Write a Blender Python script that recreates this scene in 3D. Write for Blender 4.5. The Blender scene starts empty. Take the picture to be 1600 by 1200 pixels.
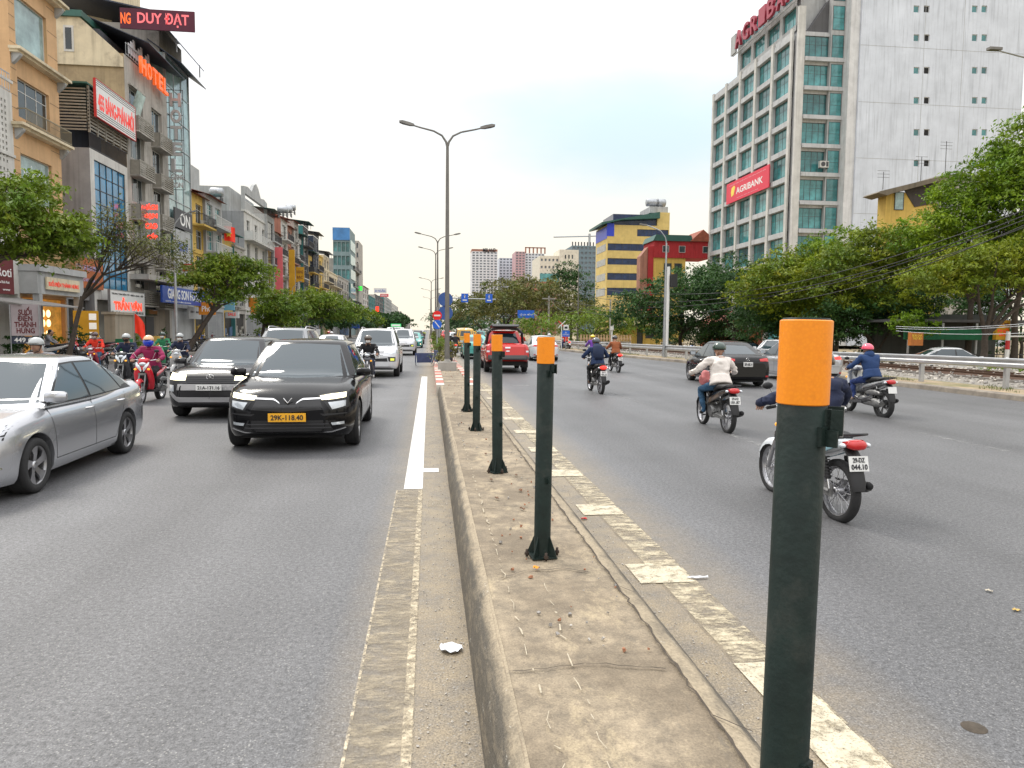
import bpy, bmesh, math, random
from math import sin, cos, pi, radians, sqrt
from mathutils import Vector, Matrix, noise
from mathutils.bvhtree import BVHTree
random.seed(7)
S = bpy.context.scene
COL = S.collection
# ---------------------------------------------------------------- camera
YAW, PITCH, ROLL, FPX, CAMH = radians(6.6), radians(4.3), radians(0.5), 1120.0, 1.8
CAMR = Matrix.Rotation(-YAW, 3, 'Z') @ Matrix.Rotation(pi/2-PITCH, 3, 'X') @ Matrix.Rotation(ROLL, 3, 'Z')
cd = bpy.data.cameras.new('camera'); cam = bpy.data.objects.new('camera', cd); COL.objects.link(cam)
cam.matrix_world = Matrix.Translation((0, 0, CAMH)) @ CAMR.to_4x4()
cd.lens = FPX/1600*36; cd.sensor_width = 36; cd.clip_end = 6000; cd.clip_start = 0.05
S.camera = cam
# ---------------------------------------------------------------- view
S.view_settings.view_transform = 'Standard'; S.view_settings.look = 'None'
S.view_settings.exposure = 0.15; S.view_settings.gamma = 1
# ---------------------------------------------------------------- world: overcast sky over a Nishita base
SUN_EL, SUN_AZ = radians(52), radians(-35)      # azimuth from +Y towards +X
w = bpy.data.worlds.new('World'); S.world = w; w.use_nodes = True
nt = w.node_tree; nt.nodes.clear(); N = nt.nodes; L = nt.links
def nn(t, **k):
    n = N.new(t)
    for a, v in k.items(): setattr(n, a, v)
    return n
out = nn('ShaderNodeOutputWorld'); mixs = nn('ShaderNodeMixShader')
sky = nn('ShaderNodeTexSky', sky_type='NISHITA', sun_disc=False, sun_elevation=SUN_EL, sun_rotation=SUN_AZ)
b1 = nn('ShaderNodeBackground'); b1.inputs[1].default_value = 0.12; L.new(sky.outputs[0], b1.inputs[0])
b2 = nn('ShaderNodeBackground'); b2.inputs[1].default_value = 1.0
tc = nn('ShaderNodeTexCoord'); sep = nn('ShaderNodeSeparateXYZ'); L.new(tc.outputs['Generated'], sep.inputs[0])
ramp = nn('ShaderNodeValToRGB'); cr = ramp.color_ramp
L.new(sep.outputs[2], ramp.inputs[0])
stops = [(0.0, (1.0, .92, .76)), (.09, (1.0, .94, .80)), (.20, (1.01, .98, .91)), (.30, (1.08, 1.08, 1.08)), (.50, (1.35, 1.35, 1.35)), (1.0, (2.3, 2.3, 2.32))]
while len(cr.elements) < len(stops): cr.elements.new(.5)
for e, (p_, c_) in zip(cr.elements, stops): e.position = p_; e.color = (*c_, 1)
# thin blue gap in the cloud, up and to the right of the road's vanishing point
gd = Vector((.305, .925, .262)).normalized()
vs_ = nn('ShaderNodeVectorMath', operation='SUBTRACT'); L.new(tc.outputs['Generated'], vs_.inputs[0]); vs_.inputs[1].default_value = gd
mp = nn('ShaderNodeMapping'); mp.inputs['Rotation'].default_value = (0, radians(9), 0); mp.inputs['Scale'].default_value = (2.6, 2.0, 9.5)
L.new(vs_.outputs[0], mp.inputs[0]); ln = nn('ShaderNodeVectorMath', operation='LENGTH'); L.new(mp.outputs[0], ln.inputs[0])
nz = nn('ShaderNodeTexNoise'); nz.inputs['Scale'].default_value = 3.2; nz.inputs['Detail'].default_value = 6; nz.inputs['Roughness'].default_value = .5
m3_ = nn('ShaderNodeMapping'); m3_.inputs['Scale'].default_value = (1, 1, 2.6); L.new(tc.outputs['Generated'], m3_.inputs[0]); L.new(m3_.outputs[0], nz.inputs['Vector'])
ad = nn('ShaderNodeMath', operation='MULTIPLY_ADD'); L.new(nz.outputs[0], ad.inputs[0]); ad.inputs[1].default_value = 1.3; L.new(ln.outputs[1], ad.inputs[2])
mu = nn('ShaderNodeMapRange', interpolation_type='SMOOTHSTEP'); L.new(ad.outputs[0], mu.inputs[0]); mu.inputs[1].default_value = 1.75; mu.inputs[2].default_value = .75; mu.inputs[3].default_value = 0; mu.inputs[4].default_value = 1
mx = nn('ShaderNodeMix', data_type='RGBA', blend_type='MULTIPLY'); L.new(mu.outputs[0], mx.inputs[0]); L.new(ramp.outputs[0], mx.inputs[6])
mx.inputs[7].default_value = (.70, .86, .98, 1)
L.new(mx.outputs[2], b2.inputs[0])
mixs.inputs[0].default_value = .96
L.new(b1.outputs[0], mixs.inputs[1]); L.new(b2.outputs[0], mixs.inputs[2]); L.new(mixs.outputs[0], out.inputs[0])
# ---------------------------------------------------------------- sun behind thin cloud
sd = bpy.data.lights.new('sun', 'SUN'); sd.energy = 1.7; sd.angle = radians(14); sd.color = (1, .95, .86)
so = bpy.data.objects.new('sun', sd); COL.objects.link(so)
dv = Vector((sin(SUN_AZ)*cos(SUN_EL), cos(SUN_AZ)*cos(SUN_EL), sin(SUN_EL)))
so.rotation_euler = dv.to_track_quat('Z', 'Y').to_euler(); so.location = (0, 0, 60)

# ---------------------------------------------------------------- measuring helpers (pixels of the 1600x1200 photograph to metres)
CP = Vector((0, 0, CAMH))
def ray(px, py): return CAMR @ Vector(((px-800)/FPX, (600-py)/FPX, -1))
def at(px, py, Y):
    d = ray(px, py); return CP + d*(Y/d.y)
def gnd(px, py, z=0.0):
    d = ray(px, py); return CP + d*((z-CAMH)/d.z)
def atx(px, py, X):
    d = ray(px, py); return CP + d*(X/d.x)
# ---------------------------------------------------------------- materials
MATS = {}
def mat(name, col, rough=.6, metal=0, var=.12, vs=3.0, bump=0, bs=40, streak=0, emit=0, coat=0, spec=.5, col2=None, dirt=None, transl=0):
    """Principled material; var = brightness variation, streak = vertical rain streaks, dirt = blotches of col2"""
    if name in MATS: return MATS[name]
    m = bpy.data.materials.new(name); m.use_nodes = True; t = m.node_tree; ns = t.nodes; ls = t.links
    b = ns['Principled BSDF']; b.inputs['Roughness'].default_value = rough; b.inputs['Metallic'].default_value = metal
    b.inputs['Specular IOR Level'].default_value = spec
    if coat: b.inputs['Coat Weight'].default_value = coat; b.inputs['Coat Roughness'].default_value = .04
    c = (*col, 1)
    tcn = ns.new('ShaderNodeTexCoord'); src = None
    if var or dirt or streak:
        n1 = ns.new('ShaderNodeTexNoise'); n1.inputs['Scale'].default_value = vs; n1.inputs['Detail'].default_value = 6; n1.inputs['Roughness'].default_value = .65
        ls.new(tcn.outputs['Object'], n1.inputs['Vector'])
        mr = ns.new('ShaderNodeMapRange'); mr.inputs[1].default_value = .3; mr.inputs[2].default_value = .7
        mr.inputs[3].default_value = 1-var; mr.inputs[4].default_value = 1+var*.6
        ls.new(n1.outputs[0], mr.inputs[0])
        vm = ns.new('ShaderNodeVectorMath'); vm.operation = 'SCALE'; vm.inputs[0].default_value = col; ls.new(mr.outputs[0], vm.inputs['Scale'])
        src = vm.outputs[0]
        if col2:
            n2 = ns.new('ShaderNodeTexNoise'); n2.inputs['Scale'].default_value = vs*.45; n2.inputs['Detail'].default_value = 8; n2.inputs['Roughness'].default_value = .7
            ls.new(tcn.outputs['Object'], n2.inputs['Vector'])
            m2 = ns.new('ShaderNodeMapRange'); dd = dirt or .5; m2.inputs[1].default_value = .62-dd*.25; m2.inputs[2].default_value = .75-dd*.15
            ls.new(n2.outputs[0], m2.inputs[0])
            mm = ns.new('ShaderNodeMix'); mm.data_type = 'RGBA'; ls.new(m2.outputs[0], mm.inputs[0]); ls.new(src, mm.inputs[6]); mm.inputs[7].default_value = (*col2, 1)
            src = mm.outputs[2]
        if streak:
            mpn = ns.new('ShaderNodeMapping'); mpn.inputs['Scale'].default_value = (2.2, 2.2, .12); ls.new(tcn.outputs['Object'], mpn.inputs[0])
            n3 = ns.new('ShaderNodeTexNoise'); n3.inputs['Scale'].default_value = 1.6; n3.inputs['Detail'].default_value = 5; ls.new(mpn.outputs[0], n3.inputs['Vector'])
            m3 = ns.new('ShaderNodeMapRange'); m3.inputs[1].default_value = .5; m3.inputs[2].default_value = .78; m3.inputs[3].default_value = 1; m3.inputs[4].default_value = 1-streak
            ls.new(n3.outputs[0], m3.inputs[0])
            v3 = ns.new('ShaderNodeVectorMath'); v3.operation = 'SCALE'; ls.new(src, v3.inputs[0]); ls.new(m3.outputs[0], v3.inputs['Scale']); src = v3.outputs[0]
        ls.new(src, b.inputs['Base Color'])
    else: b.inputs['Base Color'].default_value = c
    if bump:
        n4 = ns.new('ShaderNodeTexNoise'); n4.inputs['Scale'].default_value = bs; n4.inputs['Detail'].default_value = 5
        ls.new(tcn.outputs['Object'], n4.inputs['Vector'])
        bp = ns.new('ShaderNodeBump'); bp.inputs['Strength'].default_value = bump; bp.inputs['Distance'].default_value = .02
        ls.new(n4.outputs[0], bp.inputs['Height']); ls.new(bp.outputs[0], b.inputs['Normal'])
    if emit:
        b.inputs['Emission Color'].default_value = c; b.inputs['Emission Strength'].default_value = emit
    MATS[name] = m; return m
def vary_objects(m, amt=.25):
    """per-object brightness variation"""
    t = m.node_tree; b = t.nodes['Principled BSDF']; l = b.inputs['Base Color'].links
    oi = t.nodes.new('ShaderNodeObjectInfo'); mr = t.nodes.new('ShaderNodeMapRange'); mr.inputs[3].default_value = 1-amt; mr.inputs[4].default_value = 1+amt
    t.links.new(oi.outputs['Random'], mr.inputs[0]); v = t.nodes.new('ShaderNodeVectorMath'); v.operation = 'SCALE'
    if l: t.links.new(l[0].from_socket, v.inputs[0])
    else: v.inputs[0].default_value = b.inputs['Base Color'].default_value[:3]
    t.links.new(mr.outputs[0], v.inputs['Scale']); t.links.new(v.outputs[0], b.inputs['Base Color']); return m
def paint(name, col, rough=.22, metal=0): return mat('paint_'+name, col, rough, metal, var=.05, vs=1.5, coat=.8, spec=.5)
M_black = mat('black_plastic', (.018, .018, .02), .5, var=.2, vs=9)
M_dark = mat('dark_void', (.012, .012, .013), .8, var=0)
M_rub = mat('rubber', (.022, .022, .023), .85, var=.25, vs=14, bump=.2)
M_chrome = mat('chrome', (.75, .75, .76), .12, 1, var=0)
M_alu = mat('aluminium', (.5, .5, .52), .32, 1, var=.15, vs=8)
M_steel = mat('galvanised', (.42, .44, .46), .42, .7, var=.2, vs=5, streak=.15)
M_glass = mat('car_glass', (.02, .038, .05), .04, 0, var=0, spec=.9)
M_red = mat('lens_red', (.55, .01, .01), .15, var=0, coat=.6)
M_redlit = mat('lens_red_lit', (1, .03, .02), .2, var=0, emit=1.6)
M_lens = mat('lens_clear', (.62, .66, .7), .08, .3, var=0, coat=1)
M_lit = mat('lamp_lit', (1, .90, .58), .2, var=0, emit=3.2)
M_amber = mat('lens_amber', (1, .42, .03), .2, var=0, emit=.6)
M_white = mat('white_plate', (.78, .78, .76), .45, var=.06, vs=20)
M_yel = mat('yellow_plate', (.85, .42, .02), .45, var=.05, vs=20)
M_ink = mat('ink_black', (.02, .02, .025), .6, var=0)
M_conc = mat('concrete', (.36, .34, .31), .85, var=.22, vs=1.2, bump=.35, bs=25, streak=.3)
M_skin = mat('skin', (.42, .24, .16), .55, var=.06, vs=12)
def winglass(name, col, rough=.07, mt=.0):
    m = mat(name, col, rough, mt, var=.6, vs=.8, spec=.8, bump=.03, bs=1.2); return m  # brightness noise puts uneven dark and bright reflections into the glass colour
M_wg = winglass('window_glass_dark', (.035, .045, .05)); vary_objects(M_wg, .6)
M_wteal = winglass('window_glass_teal', (.06, .235, .245), .09); vary_objects(M_wteal, .35)
M_wblue = winglass('window_glass_blue', (.03, .22, .42), .1)
M_wpale = winglass('window_glass_pale', (.32, .46, .46), .12); vary_objects(M_wpale, .25)
M_fr = mat('frame_white', (.6, .6, .58), .5, var=.1)
M_frd = mat('frame_dark', (.05, .05, .055), .5, var=.1)

# ---------------------------------------------------------------- mesh builder
class MB:
    def __init__(s): s.v = []; s.f = []; s.m = []; s.sm = []
    def add(s, vs, fs, m=0, smooth=False, T=None):
        o = len(s.v)
        if T is not None: vs = [T @ Vector(q) for q in vs]
        s.v += [tuple(q) for q in vs]
        for f in fs: s.f.append(tuple(i+o for i in f)); s.m.append(m); s.sm.append(smooth)
        return s
    def box(s, x0, x1, y0, y1, z0, z1, m=0, T=None):
        if x0 > x1: x0, x1 = x1, x0
        if y0 > y1: y0, y1 = y1, y0
        if z0 > z1: z0, z1 = z1, z0
        return s.add([(x, y, z) for z in (z0, z1) for y in (y0, y1) for x in (x0, x1)],
                     [(0, 2, 3, 1), (4, 5, 7, 6), (0, 1, 5, 4), (2, 6, 7, 3), (0, 4, 6, 2), (1, 3, 7, 5)], m, T=T)
    def prism(s, pts, d0, d1, axis='y', m=0, T=None):
        """polygon pts extruded from d0 to d1 along axis; pts are (x,z) for y, (y,z) for x, (x,y) for z"""
        def P(a, b, d): return (a, d, b) if axis == 'y' else ((d, a, b) if axis == 'x' else (a, b, d))
        n = len(pts); A = sum(pts[i][0]*pts[(i+1) % n][1]-pts[(i+1) % n][0]*pts[i][1] for i in range(n))
        if (A > 0) == (axis == 'y'): pts = pts[::-1]
        if d0 > d1: d0, d1 = d1, d0
        vs = [P(a, b, d0) for a, b in pts]+[P(a, b, d1) for a, b in pts]
        fs = [tuple(range(n))[::-1], tuple(range(n, 2*n))]+[(i, (i+1) % n, n+(i+1) % n, n+i) for i in range(n)]
        return s.add(vs, fs, m, T=T)
    def tube(s, pts, r, n=8, m=0, caps=True, sy=1.0, smooth=True, T=None):
        """tube through pts; r number or list; sy squashes the section along its second axis"""
        pts = [Vector(p) for p in pts]; k = len(pts)
        rs = r if isinstance(r, (list, tuple)) else [r]*k
        vs = []; fs = []; up = None
        for i, p in enumerate(pts):
            t = (pts[min(i+1, k-1)]-pts[max(i-1, 0)]).normalized()
            if up is None:
                up = Vector((0, 0, 1)) if abs(t.z) < .9 else Vector((0, 1, 0))
            a = t.cross(up)
            if a.length < 1e-4: a = t.cross(Vector((1, 0, 0)))
            a.normalize(); b = a.cross(t).normalized(); up = b
            rr = rs[i]; ra, rb = (rr if isinstance(rr, (tuple, list)) else (rr, rr*sy))
            for j in range(n):
                th = 2*pi*j/n; vs.append(p+a*cos(th)*ra+b*sin(th)*rb)
        for i in range(k-1):
            for j in range(n):
                j2 = (j+1) % n; fs.append((i*n+j, (i+1)*n+j, (i+1)*n+j2, i*n+j2))
        o = len(s.f); s.add(vs, fs, m, smooth, T)
        if caps: s.add([vs[j] for j in range(n)], [tuple(range(n))], m, False, T); s.add([vs[(k-1)*n+j] for j in range(n)], [tuple(range(n))[::-1]], m, False, T)
        return s
    def lathe(s, prof, c=(0, 0, 0), axis='z', n=20, m=0, smooth=True, a0=0, a1=2*pi, T=None):
        """prof: list of (r, h) along axis"""
        full = abs(a1-a0-2*pi) < 1e-6; nn_ = n if full else n+1
        vs = []; fs = []
        for r, h in prof:
            for j in range(nn_):
                th = a0+(a1-a0)*j/n; u, v_ = r*cos(th), r*sin(th)
                p = (u, v_, h) if axis == 'z' else ((h, u, v_) if axis == 'x' else (v_, h, u))
                vs.append((p[0]+c[0], p[1]+c[1], p[2]+c[2]))
        for i in range(len(prof)-1):
            for j in range(n):
                j2 = (j+1) % nn_; fs.append((i*nn_+j, i*nn_+j2, (i+1)*nn_+j2, (i+1)*nn_+j))
        return s.add(vs, fs, m, smooth, T)
    def ell(s, c, r, nu=14, nv=9, m=0, T=None, v0=-pi/2, v1=pi/2):
        if isinstance(r, (int, float)): r = (r, r, r)
        vs = []; fs = []
        for i in range(nv+1):
            ph = v0+(v1-v0)*i/nv
            for j in range(nu):
                th = 2*pi*j/nu; vs.append((c[0]+r[0]*cos(ph)*cos(th), c[1]+r[1]*cos(ph)*sin(th), c[2]+r[2]*sin(ph)))
        for i in range(nv):
            for j in range(nu): fs.append((i*nu+j, i*nu+(j+1) % nu, (i+1)*nu+(j+1) % nu, (i+1)*nu+j))
        return s.add(vs, fs, m, True, T)
    def loft(s, secs, m=0, closed=True, caps=True, smooth=True, T=None, flip=False):
        n = len(secs[0]); vs = [p for q in secs for p in q]; fs = []
        for i in range(len(secs)-1):
            for j in range(n if closed else n-1):
                j2 = (j+1) % n; f = (i*n+j, i*n+j2, (i+1)*n+j2, (i+1)*n+j); fs.append(f[::-1] if flip else f)
        if caps: fs.append(tuple(range(n))[::-1]); fs.append(tuple(range((len(secs)-1)*n, len(secs)*n)))
        return s.add(vs, fs, m, smooth, T)
    def mesh(s, name, mats, sharp=None):
        me = bpy.data.meshes.new(name); me.from_pydata(s.v, [], s.f)
        for m_ in (mats if isinstance(mats, (list, tuple)) else [mats]): me.materials.append(m_)
        if s.f:
            me.polygons.foreach_set('material_index', s.m); me.polygons.foreach_set('use_smooth', s.sm)
        me.validate(); me.update()
        if sharp: me.set_sharp_from_angle(angle=radians(sharp))
        return me
    def build(s, name, mats, parent=None, loc=None, rotz=None, sharp=None, **tagk):
        return ob(name, s.mesh(name, mats, sharp), parent, loc, rotz, **tagk)
def ob(name, me, parent=None, loc=None, rotz=None, **tagk):
    o = bpy.data.objects.new(name, me); COL.objects.link(o)
    if parent is not None: o.parent = parent
    if loc is not None: o.location = loc
    if rotz is not None: o.rotation_euler = (0, 0, rotz)
    tag(o, **tagk); return o
def tag(o, label=None, cat=None, group=None, kind=None):
    if label: o['label'] = label
    if cat: o['category'] = cat
    if group: o['group'] = group
    if kind: o['kind'] = kind
    return o
def thing(name, label, cat, loc=(0, 0, 0), rotz=0, group=None):
    o = bpy.data.objects.new(name, None); o.empty_display_size = .3; COL.objects.link(o); o.location = loc; o.rotation_euler = (0, 0, rotz)
    return tag(o, label, cat, group)
KIDS = {}
def dup(root, loc=None, rotz=None, label=None, group=None, swap=None, scale=None):
    """copy a thing with its parts and sub-parts; swap = {material: material} on object-level slots"""
    def cp(o, par):
        c = o.copy(); COL.objects.link(c)
        if par is not None: c.parent = par
        if swap and o.type == 'MESH':
            for i, sl in enumerate(o.material_slots):
                if sl.material in swap: c.material_slots[i].link = 'OBJECT'; c.material_slots[i].material = swap[sl.material]
        for ch in KIDMAP.get(o, ()): cp(ch, c)
        return c
    KIDMAP = {}
    for o in S.objects:
        if o.parent: KIDMAP.setdefault(o.parent, []).append(o)
    r = cp(root, None)
    if loc is not None: r.location = loc
    if rotz is not None: r.rotation_euler = (0, 0, rotz)
    if scale: r.scale = (scale,)*3
    if label: r['label'] = label
    if group: r['group'] = group
    return r
TXT = {}
def textmesh(s, w, h, depth=.01, bold=0.0, m=None):
    """lettering fitted into w x h, standing in the xz plane, facing -y, centred"""
    cu = bpy.data.curves.new('t', 'FONT'); cu.body = s; cu.size = 1; cu.align_x = 'CENTER'; cu.align_y = 'CENTER'; cu.offset = bold; cu.extrude = .02
    cu.resolution_u = 3; cu.space_line = .85
    o = bpy.data.objects.new('t', cu); COL.objects.link(o)
    dg = bpy.context.evaluated_depsgraph_get(); me = bpy.data.meshes.new_from_object(o.evaluated_get(dg))
    bpy.data.objects.remove(o); bpy.data.curves.remove(cu)
    xs = [v.co.x for v in me.vertices]; ys = [v.co.y for v in me.vertices]
    if not xs: return me
    cx, cy = (min(xs)+max(xs))/2, (min(ys)+max(ys))/2; sx, sy = w/(max(xs)-min(xs)), h/(max(ys)-min(ys))
    for v in me.vertices: v.co = ((v.co.x-cx)*sx, -v.co.z/.02*depth*.5, (v.co.y-cy)*sy)
    me.materials.clear(); me.materials.append(m or M_ink)
    for p in me.polygons: p.material_index = 0
    me.update(); return me
def letter(parent, s, x, y, z, w, h, m, depth=.01, bold=0.0, name='lettering'):
    o = ob(name, textmesh(s, w, h, depth, bold, m), parent, (x, y-depth*.5-.002, z)); return o
def interp(keys, t):
    """smooth (monotone cubic) interpolation of (t, v) keys sorted by t"""
    n = len(keys)
    if t <= keys[0][0]: return keys[0][1]
    if t >= keys[-1][0]: return keys[-1][1]
    d = [(keys[i+1][1]-keys[i][1])/(keys[i+1][0]-keys[i][0]) for i in range(n-1)]
    for i in range(n-1):
        if t <= keys[i+1][0]:
            h = keys[i+1][0]-keys[i][0]; u = (t-keys[i][0])/h
            def sl(k):
                if k == 0: return d[0]
                if k == n-1: return d[-1]
                return 0 if d[k-1]*d[k] <= 0 else 2*d[k-1]*d[k]/(d[k-1]+d[k])
            a, b = sl(i)*h, sl(i+1)*h; p, q = keys[i][1], keys[i+1][1]
            return (2*u**3-3*u*u+1)*p+(u**3-2*u*u+u)*a+(-2*u**3+3*u*u)*q+(u**3-u*u)*b
# ================================================================= ground, roads, median
def node_mat(name, fn):
    m = bpy.data.materials.new(name); m.use_nodes = True; fn(m, m.node_tree.nodes, m.node_tree.links, m.node_tree.nodes['Principled BSDF']); MATS[name] = m; return m
def _noise(ns, ls, vec, sc, det=4, ro=.55, scale=None):
    if scale:
        q = ns.new('ShaderNodeMapping'); q.inputs['Scale'].default_value = scale; ls.new(vec, q.inputs[0]); vec = q.outputs[0]
    n = ns.new('ShaderNodeTexNoise'); n.inputs['Scale'].default_value = sc; n.inputs['Detail'].default_value = det; n.inputs['Roughness'].default_value = ro; ls.new(vec, n.inputs['Vector']); return n.outputs[0]
def _mr(ns, ls, v, a, b, c=0, d=1):
    n = ns.new('ShaderNodeMapRange'); ls.new(v, n.inputs[0])
    for i, x in enumerate((a, b, c, d)): n.inputs[i+1].default_value = x
    return n.outputs[0]
def _math(ns, ls, op, a, b):
    n = ns.new('ShaderNodeMath'); n.operation = op
    for i, x in enumerate((a, b)):
        if isinstance(x, (int, float)): n.inputs[i].default_value = x
        else: ls.new(x, n.inputs[i])
    return n.outputs[0]
def _mix(ns, ls, f, a, b, bt='MIX'):
    n = ns.new('ShaderNodeMix'); n.data_type = 'RGBA'; n.blend_type = bt
    for i, x in ((0, f), (6, a), (7, b)):
        if isinstance(x, (int, float)): n.inputs[i].default_value = x
        elif isinstance(x, tuple): n.inputs[i].default_value = (*x, 1)
        else: ls.new(x, n.inputs[i])
    return n.outputs[2]
def asphalt(m, ns, ls, b, base=(.108, .108, .112), dust=(.31, .245, .155), edges=((.1, .42), (1.45, .62)), dustmax=.85):
    tc = ns.new('ShaderNodeTexCoord').outputs['Object']
    sp = ns.new('ShaderNodeSeparateXYZ'); ls.new(tc, sp.inputs[0]); X = sp.outputs[0]
    fine = _noise(ns, ls, tc, 95, 2, .75); grit = _noise(ns, ls, tc, 30, 3, .9); big = _noise(ns, ls, tc, .5, 5, .6); lane = _noise(ns, ls, tc, .7, 3, .5, (1, .03, 1))
    k = _math(ns, ls, 'MULTIPLY', _mr(ns, ls, fine, .33, .67, .55, 1.46), _mr(ns, ls, big, .3, .7, .86, 1.12))
    k = _math(ns, ls, 'MULTIPLY', k, _mr(ns, ls, lane, .32, .68, .76, 1.22))
    k = _math(ns, ls, 'MULTIPLY', k, _mr(ns, ls, grit, .35, .65, .6, 1.4))
    v = ns.new('ShaderNodeVectorMath'); v.operation = 'SCALE'; v.inputs[0].default_value = base; ls.new(k, v.inputs['Scale'])
    # dust gathers beside the kerbs
    tot = None
    for c, wd in edges:
        d = _math(ns, ls, 'ABSOLUTE', _math(ns, ls, 'SUBTRACT', X, c), 0)
        f = _mr(ns, ls, d, wd*.3, wd*1.6, 1, 0)
        tot = f if tot is None else _math(ns, ls, 'MAXIMUM', tot, f)
    f = _math(ns, ls, 'MULTIPLY', tot, _mr(ns, ls, _noise(ns, ls, tc, 3.5, 6, .75), .3, .62, .35, 1))
    f = _math(ns, ls, 'MULTIPLY', f, dustmax)
    dv_ = ns.new('ShaderNodeVectorMath'); dv_.operation = 'SCALE'; dv_.inputs[0].default_value = dust; ls.new(_mr(ns, ls, fine, .33, .67, .5, 1.45), dv_.inputs['Scale'])
    c = _mix(ns, ls, f, v.outputs[0], dv_.outputs[0])
    # pale stone chips
    vo = ns.new('ShaderNodeTexVoronoi'); vo.inputs['Scale'].default_value = 38; ls.new(tc, vo.inputs['Vector'])
    c = _mix(ns, ls, _math(ns, ls, 'MULTIPLY', _mr(ns, ls, vo.outputs[0], .12, .2, 1, 0), .6), c, (.34, .33, .31))
    # oil drips and tyre darkening
    c = _mix(ns, ls, _mr(ns, ls, _noise(ns, ls, tc, 1.3, 6, .7), .64, .74, 0, .35), c, (.05, .05, .052))
    ls.new(c, b.inputs['Base Color'])
    ls.new(_mr(ns, ls, grit, .2, .8, .62, .42), b.inputs['Roughness'])
    bp = ns.new('ShaderNodeBump'); bp.inputs['Strength'].default_value = .35; bp.inputs['Distance'].default_value = .006
    ls.new(_math(ns, ls, 'ADD', fine, grit), bp.inputs['Height']); ls.new(bp.outputs[0], b.inputs['Normal'])
M_asph = node_mat('asphalt', lambda m, n, l, b: asphalt(m, n, l, b))
def concrete_top(m, ns, ls, b):
    tc = ns.new('ShaderNodeTexCoord').outputs['Object']
    fine = _noise(ns, ls, tc, 110, 3, .7); med = _noise(ns, ls, tc, 7, 7, .72); big = _noise(ns, ls, tc, 1.1, 6, .65)
    c = _mix(ns, ls, _mr(ns, ls, med, .38, .66), (.20, .165, .12), (.42, .34, .235))
    c = _mix(ns, ls, _mr(ns, ls, big, .42, .6, 0, .8), c, (.165, .13, .09))
    c = _mix(ns, ls, _mr(ns, ls, _noise(ns, ls, tc, 2.3, 7, .75, (1, .55, 1)), .56, .68, 0, .7), c, (.52, .42, .27))
    c = _mix(ns, ls, _mr(ns, ls, _noise(ns, ls, tc, 5.5, 8, .8, (2.2, .5, 1)), .60, .70, 0, .6), c, (.13, .12, .10))
    k = _mr(ns, ls, fine, .3, .7, .72, 1.22); v = ns.new('ShaderNodeVectorMath'); v.operation = 'SCALE'; ls.new(c, v.inputs[0]); ls.new(k, v.inputs['Scale'])
    ls.new(v.outputs[0], b.inputs['Base Color']); b.inputs['Roughness'].default_value = .85
    bp = ns.new('ShaderNodeBump'); bp.inputs['Strength'].default_value = .6; bp.inputs['Distance'].default_value = .012
    ls.new(_math(ns, ls, 'ADD', _math(ns, ls, 'MULTIPLY', fine, .5), med), bp.inputs['Height']); ls.new(bp.outputs[0], b.inputs['Normal'])
M_med = node_mat('median_concrete', concrete_top)
def kerb_face(m, ns, ls, b):
    tc = ns.new('ShaderNodeTexCoord').outputs['Object']
    a = _noise(ns, ls, tc, 6, 7, .75, (1, .6, 2.5)); fine = _noise(ns, ls, tc, 70, 3, .7)
    gz_ = ns.new('ShaderNodeSeparateXYZ'); ls.new(tc, gz_.inputs[0])
    c = _mix(ns, ls, _mr(ns, ls, _math(ns, ls, 'ADD', a, _mr(ns, ls, gz_.outputs[2], .235, .287, -.15, .2)), .35, .68), (.10, .088, .07), (.36, .295, .205))
    c = _mix(ns, ls, _mr(ns, ls, _noise(ns, ls, tc, 16, 6, .8, (1, .35, 1)), .63, .69, 0, .8), c, (.55, .52, .45))
    v = ns.new('ShaderNodeVectorMath'); v.operation = 'SCALE'; ls.new(c, v.inputs[0]); ls.new(_mr(ns, ls, fine, .3, .7, .7, 1.2), v.inputs['Scale'])
    ls.new(v.outputs[0], b.inputs['Base Color']); b.inputs['Roughness'].default_value = .8
    bp = ns.new('ShaderNodeBump'); bp.inputs['Strength'].default_value = .5; bp.inputs['Distance'].default_value = .012
    ls.new(_math(ns, ls, 'ADD', fine, a), bp.inputs['Height']); ls.new(bp.outputs[0], b.inputs['Normal'])
M_kerb = node_mat('kerb_concrete', kerb_face)
def worn(name, col, lo, hi, sc, scale=(1, 1, 1), rough=.6):
    def fn(m, ns, ls, b):
        tc = ns.new('ShaderNodeTexCoord').outputs['Object']
        a = _noise(ns, ls, tc, sc, 8, .8, scale); f = _mr(ns, ls, a, lo, hi)
        f = _math(ns, ls, 'MULTIPLY', f, _mr(ns, ls, _noise(ns, ls, tc, 80, 3, .7), .34, .44, .35, 1))
        v = ns.new('ShaderNodeVectorMath'); v.operation = 'SCALE'; v.inputs[0].default_value = col; ls.new(_mr(ns, ls, _noise(ns, ls, tc, 9, 5), .3, .7, .8, 1.1), v.inputs['Scale'])
        ls.new(v.outputs[0], b.inputs['Base Color']); ls.new(f, b.inputs['Alpha']); b.inputs['Roughness'].default_value = rough
    return node_mat(name, fn)
M_lineW = worn('road_paint_white', (.74, .73, .70), .22, .30, 5)
M_lineWorn = worn('road_paint_worn', (.44, .37, .26), .44, .68, 8, (.6, 1.3, 1))
M_lineY = worn('road_paint_cream', (.58, .50, .35), .44, .60, 7, (.7, 1.2, 1))
M_ghost = worn('road_tar_ghost', (.27, .225, .16), .38, .85, 3)
M_lineYs = worn('road_paint_cream_solid', (.60, .53, .39), .34, .5, 8)
M_lineFaint = worn('road_paint_faint', (.36, .36, .35), .48, .66, 4, (.6, 1, 1))
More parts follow.
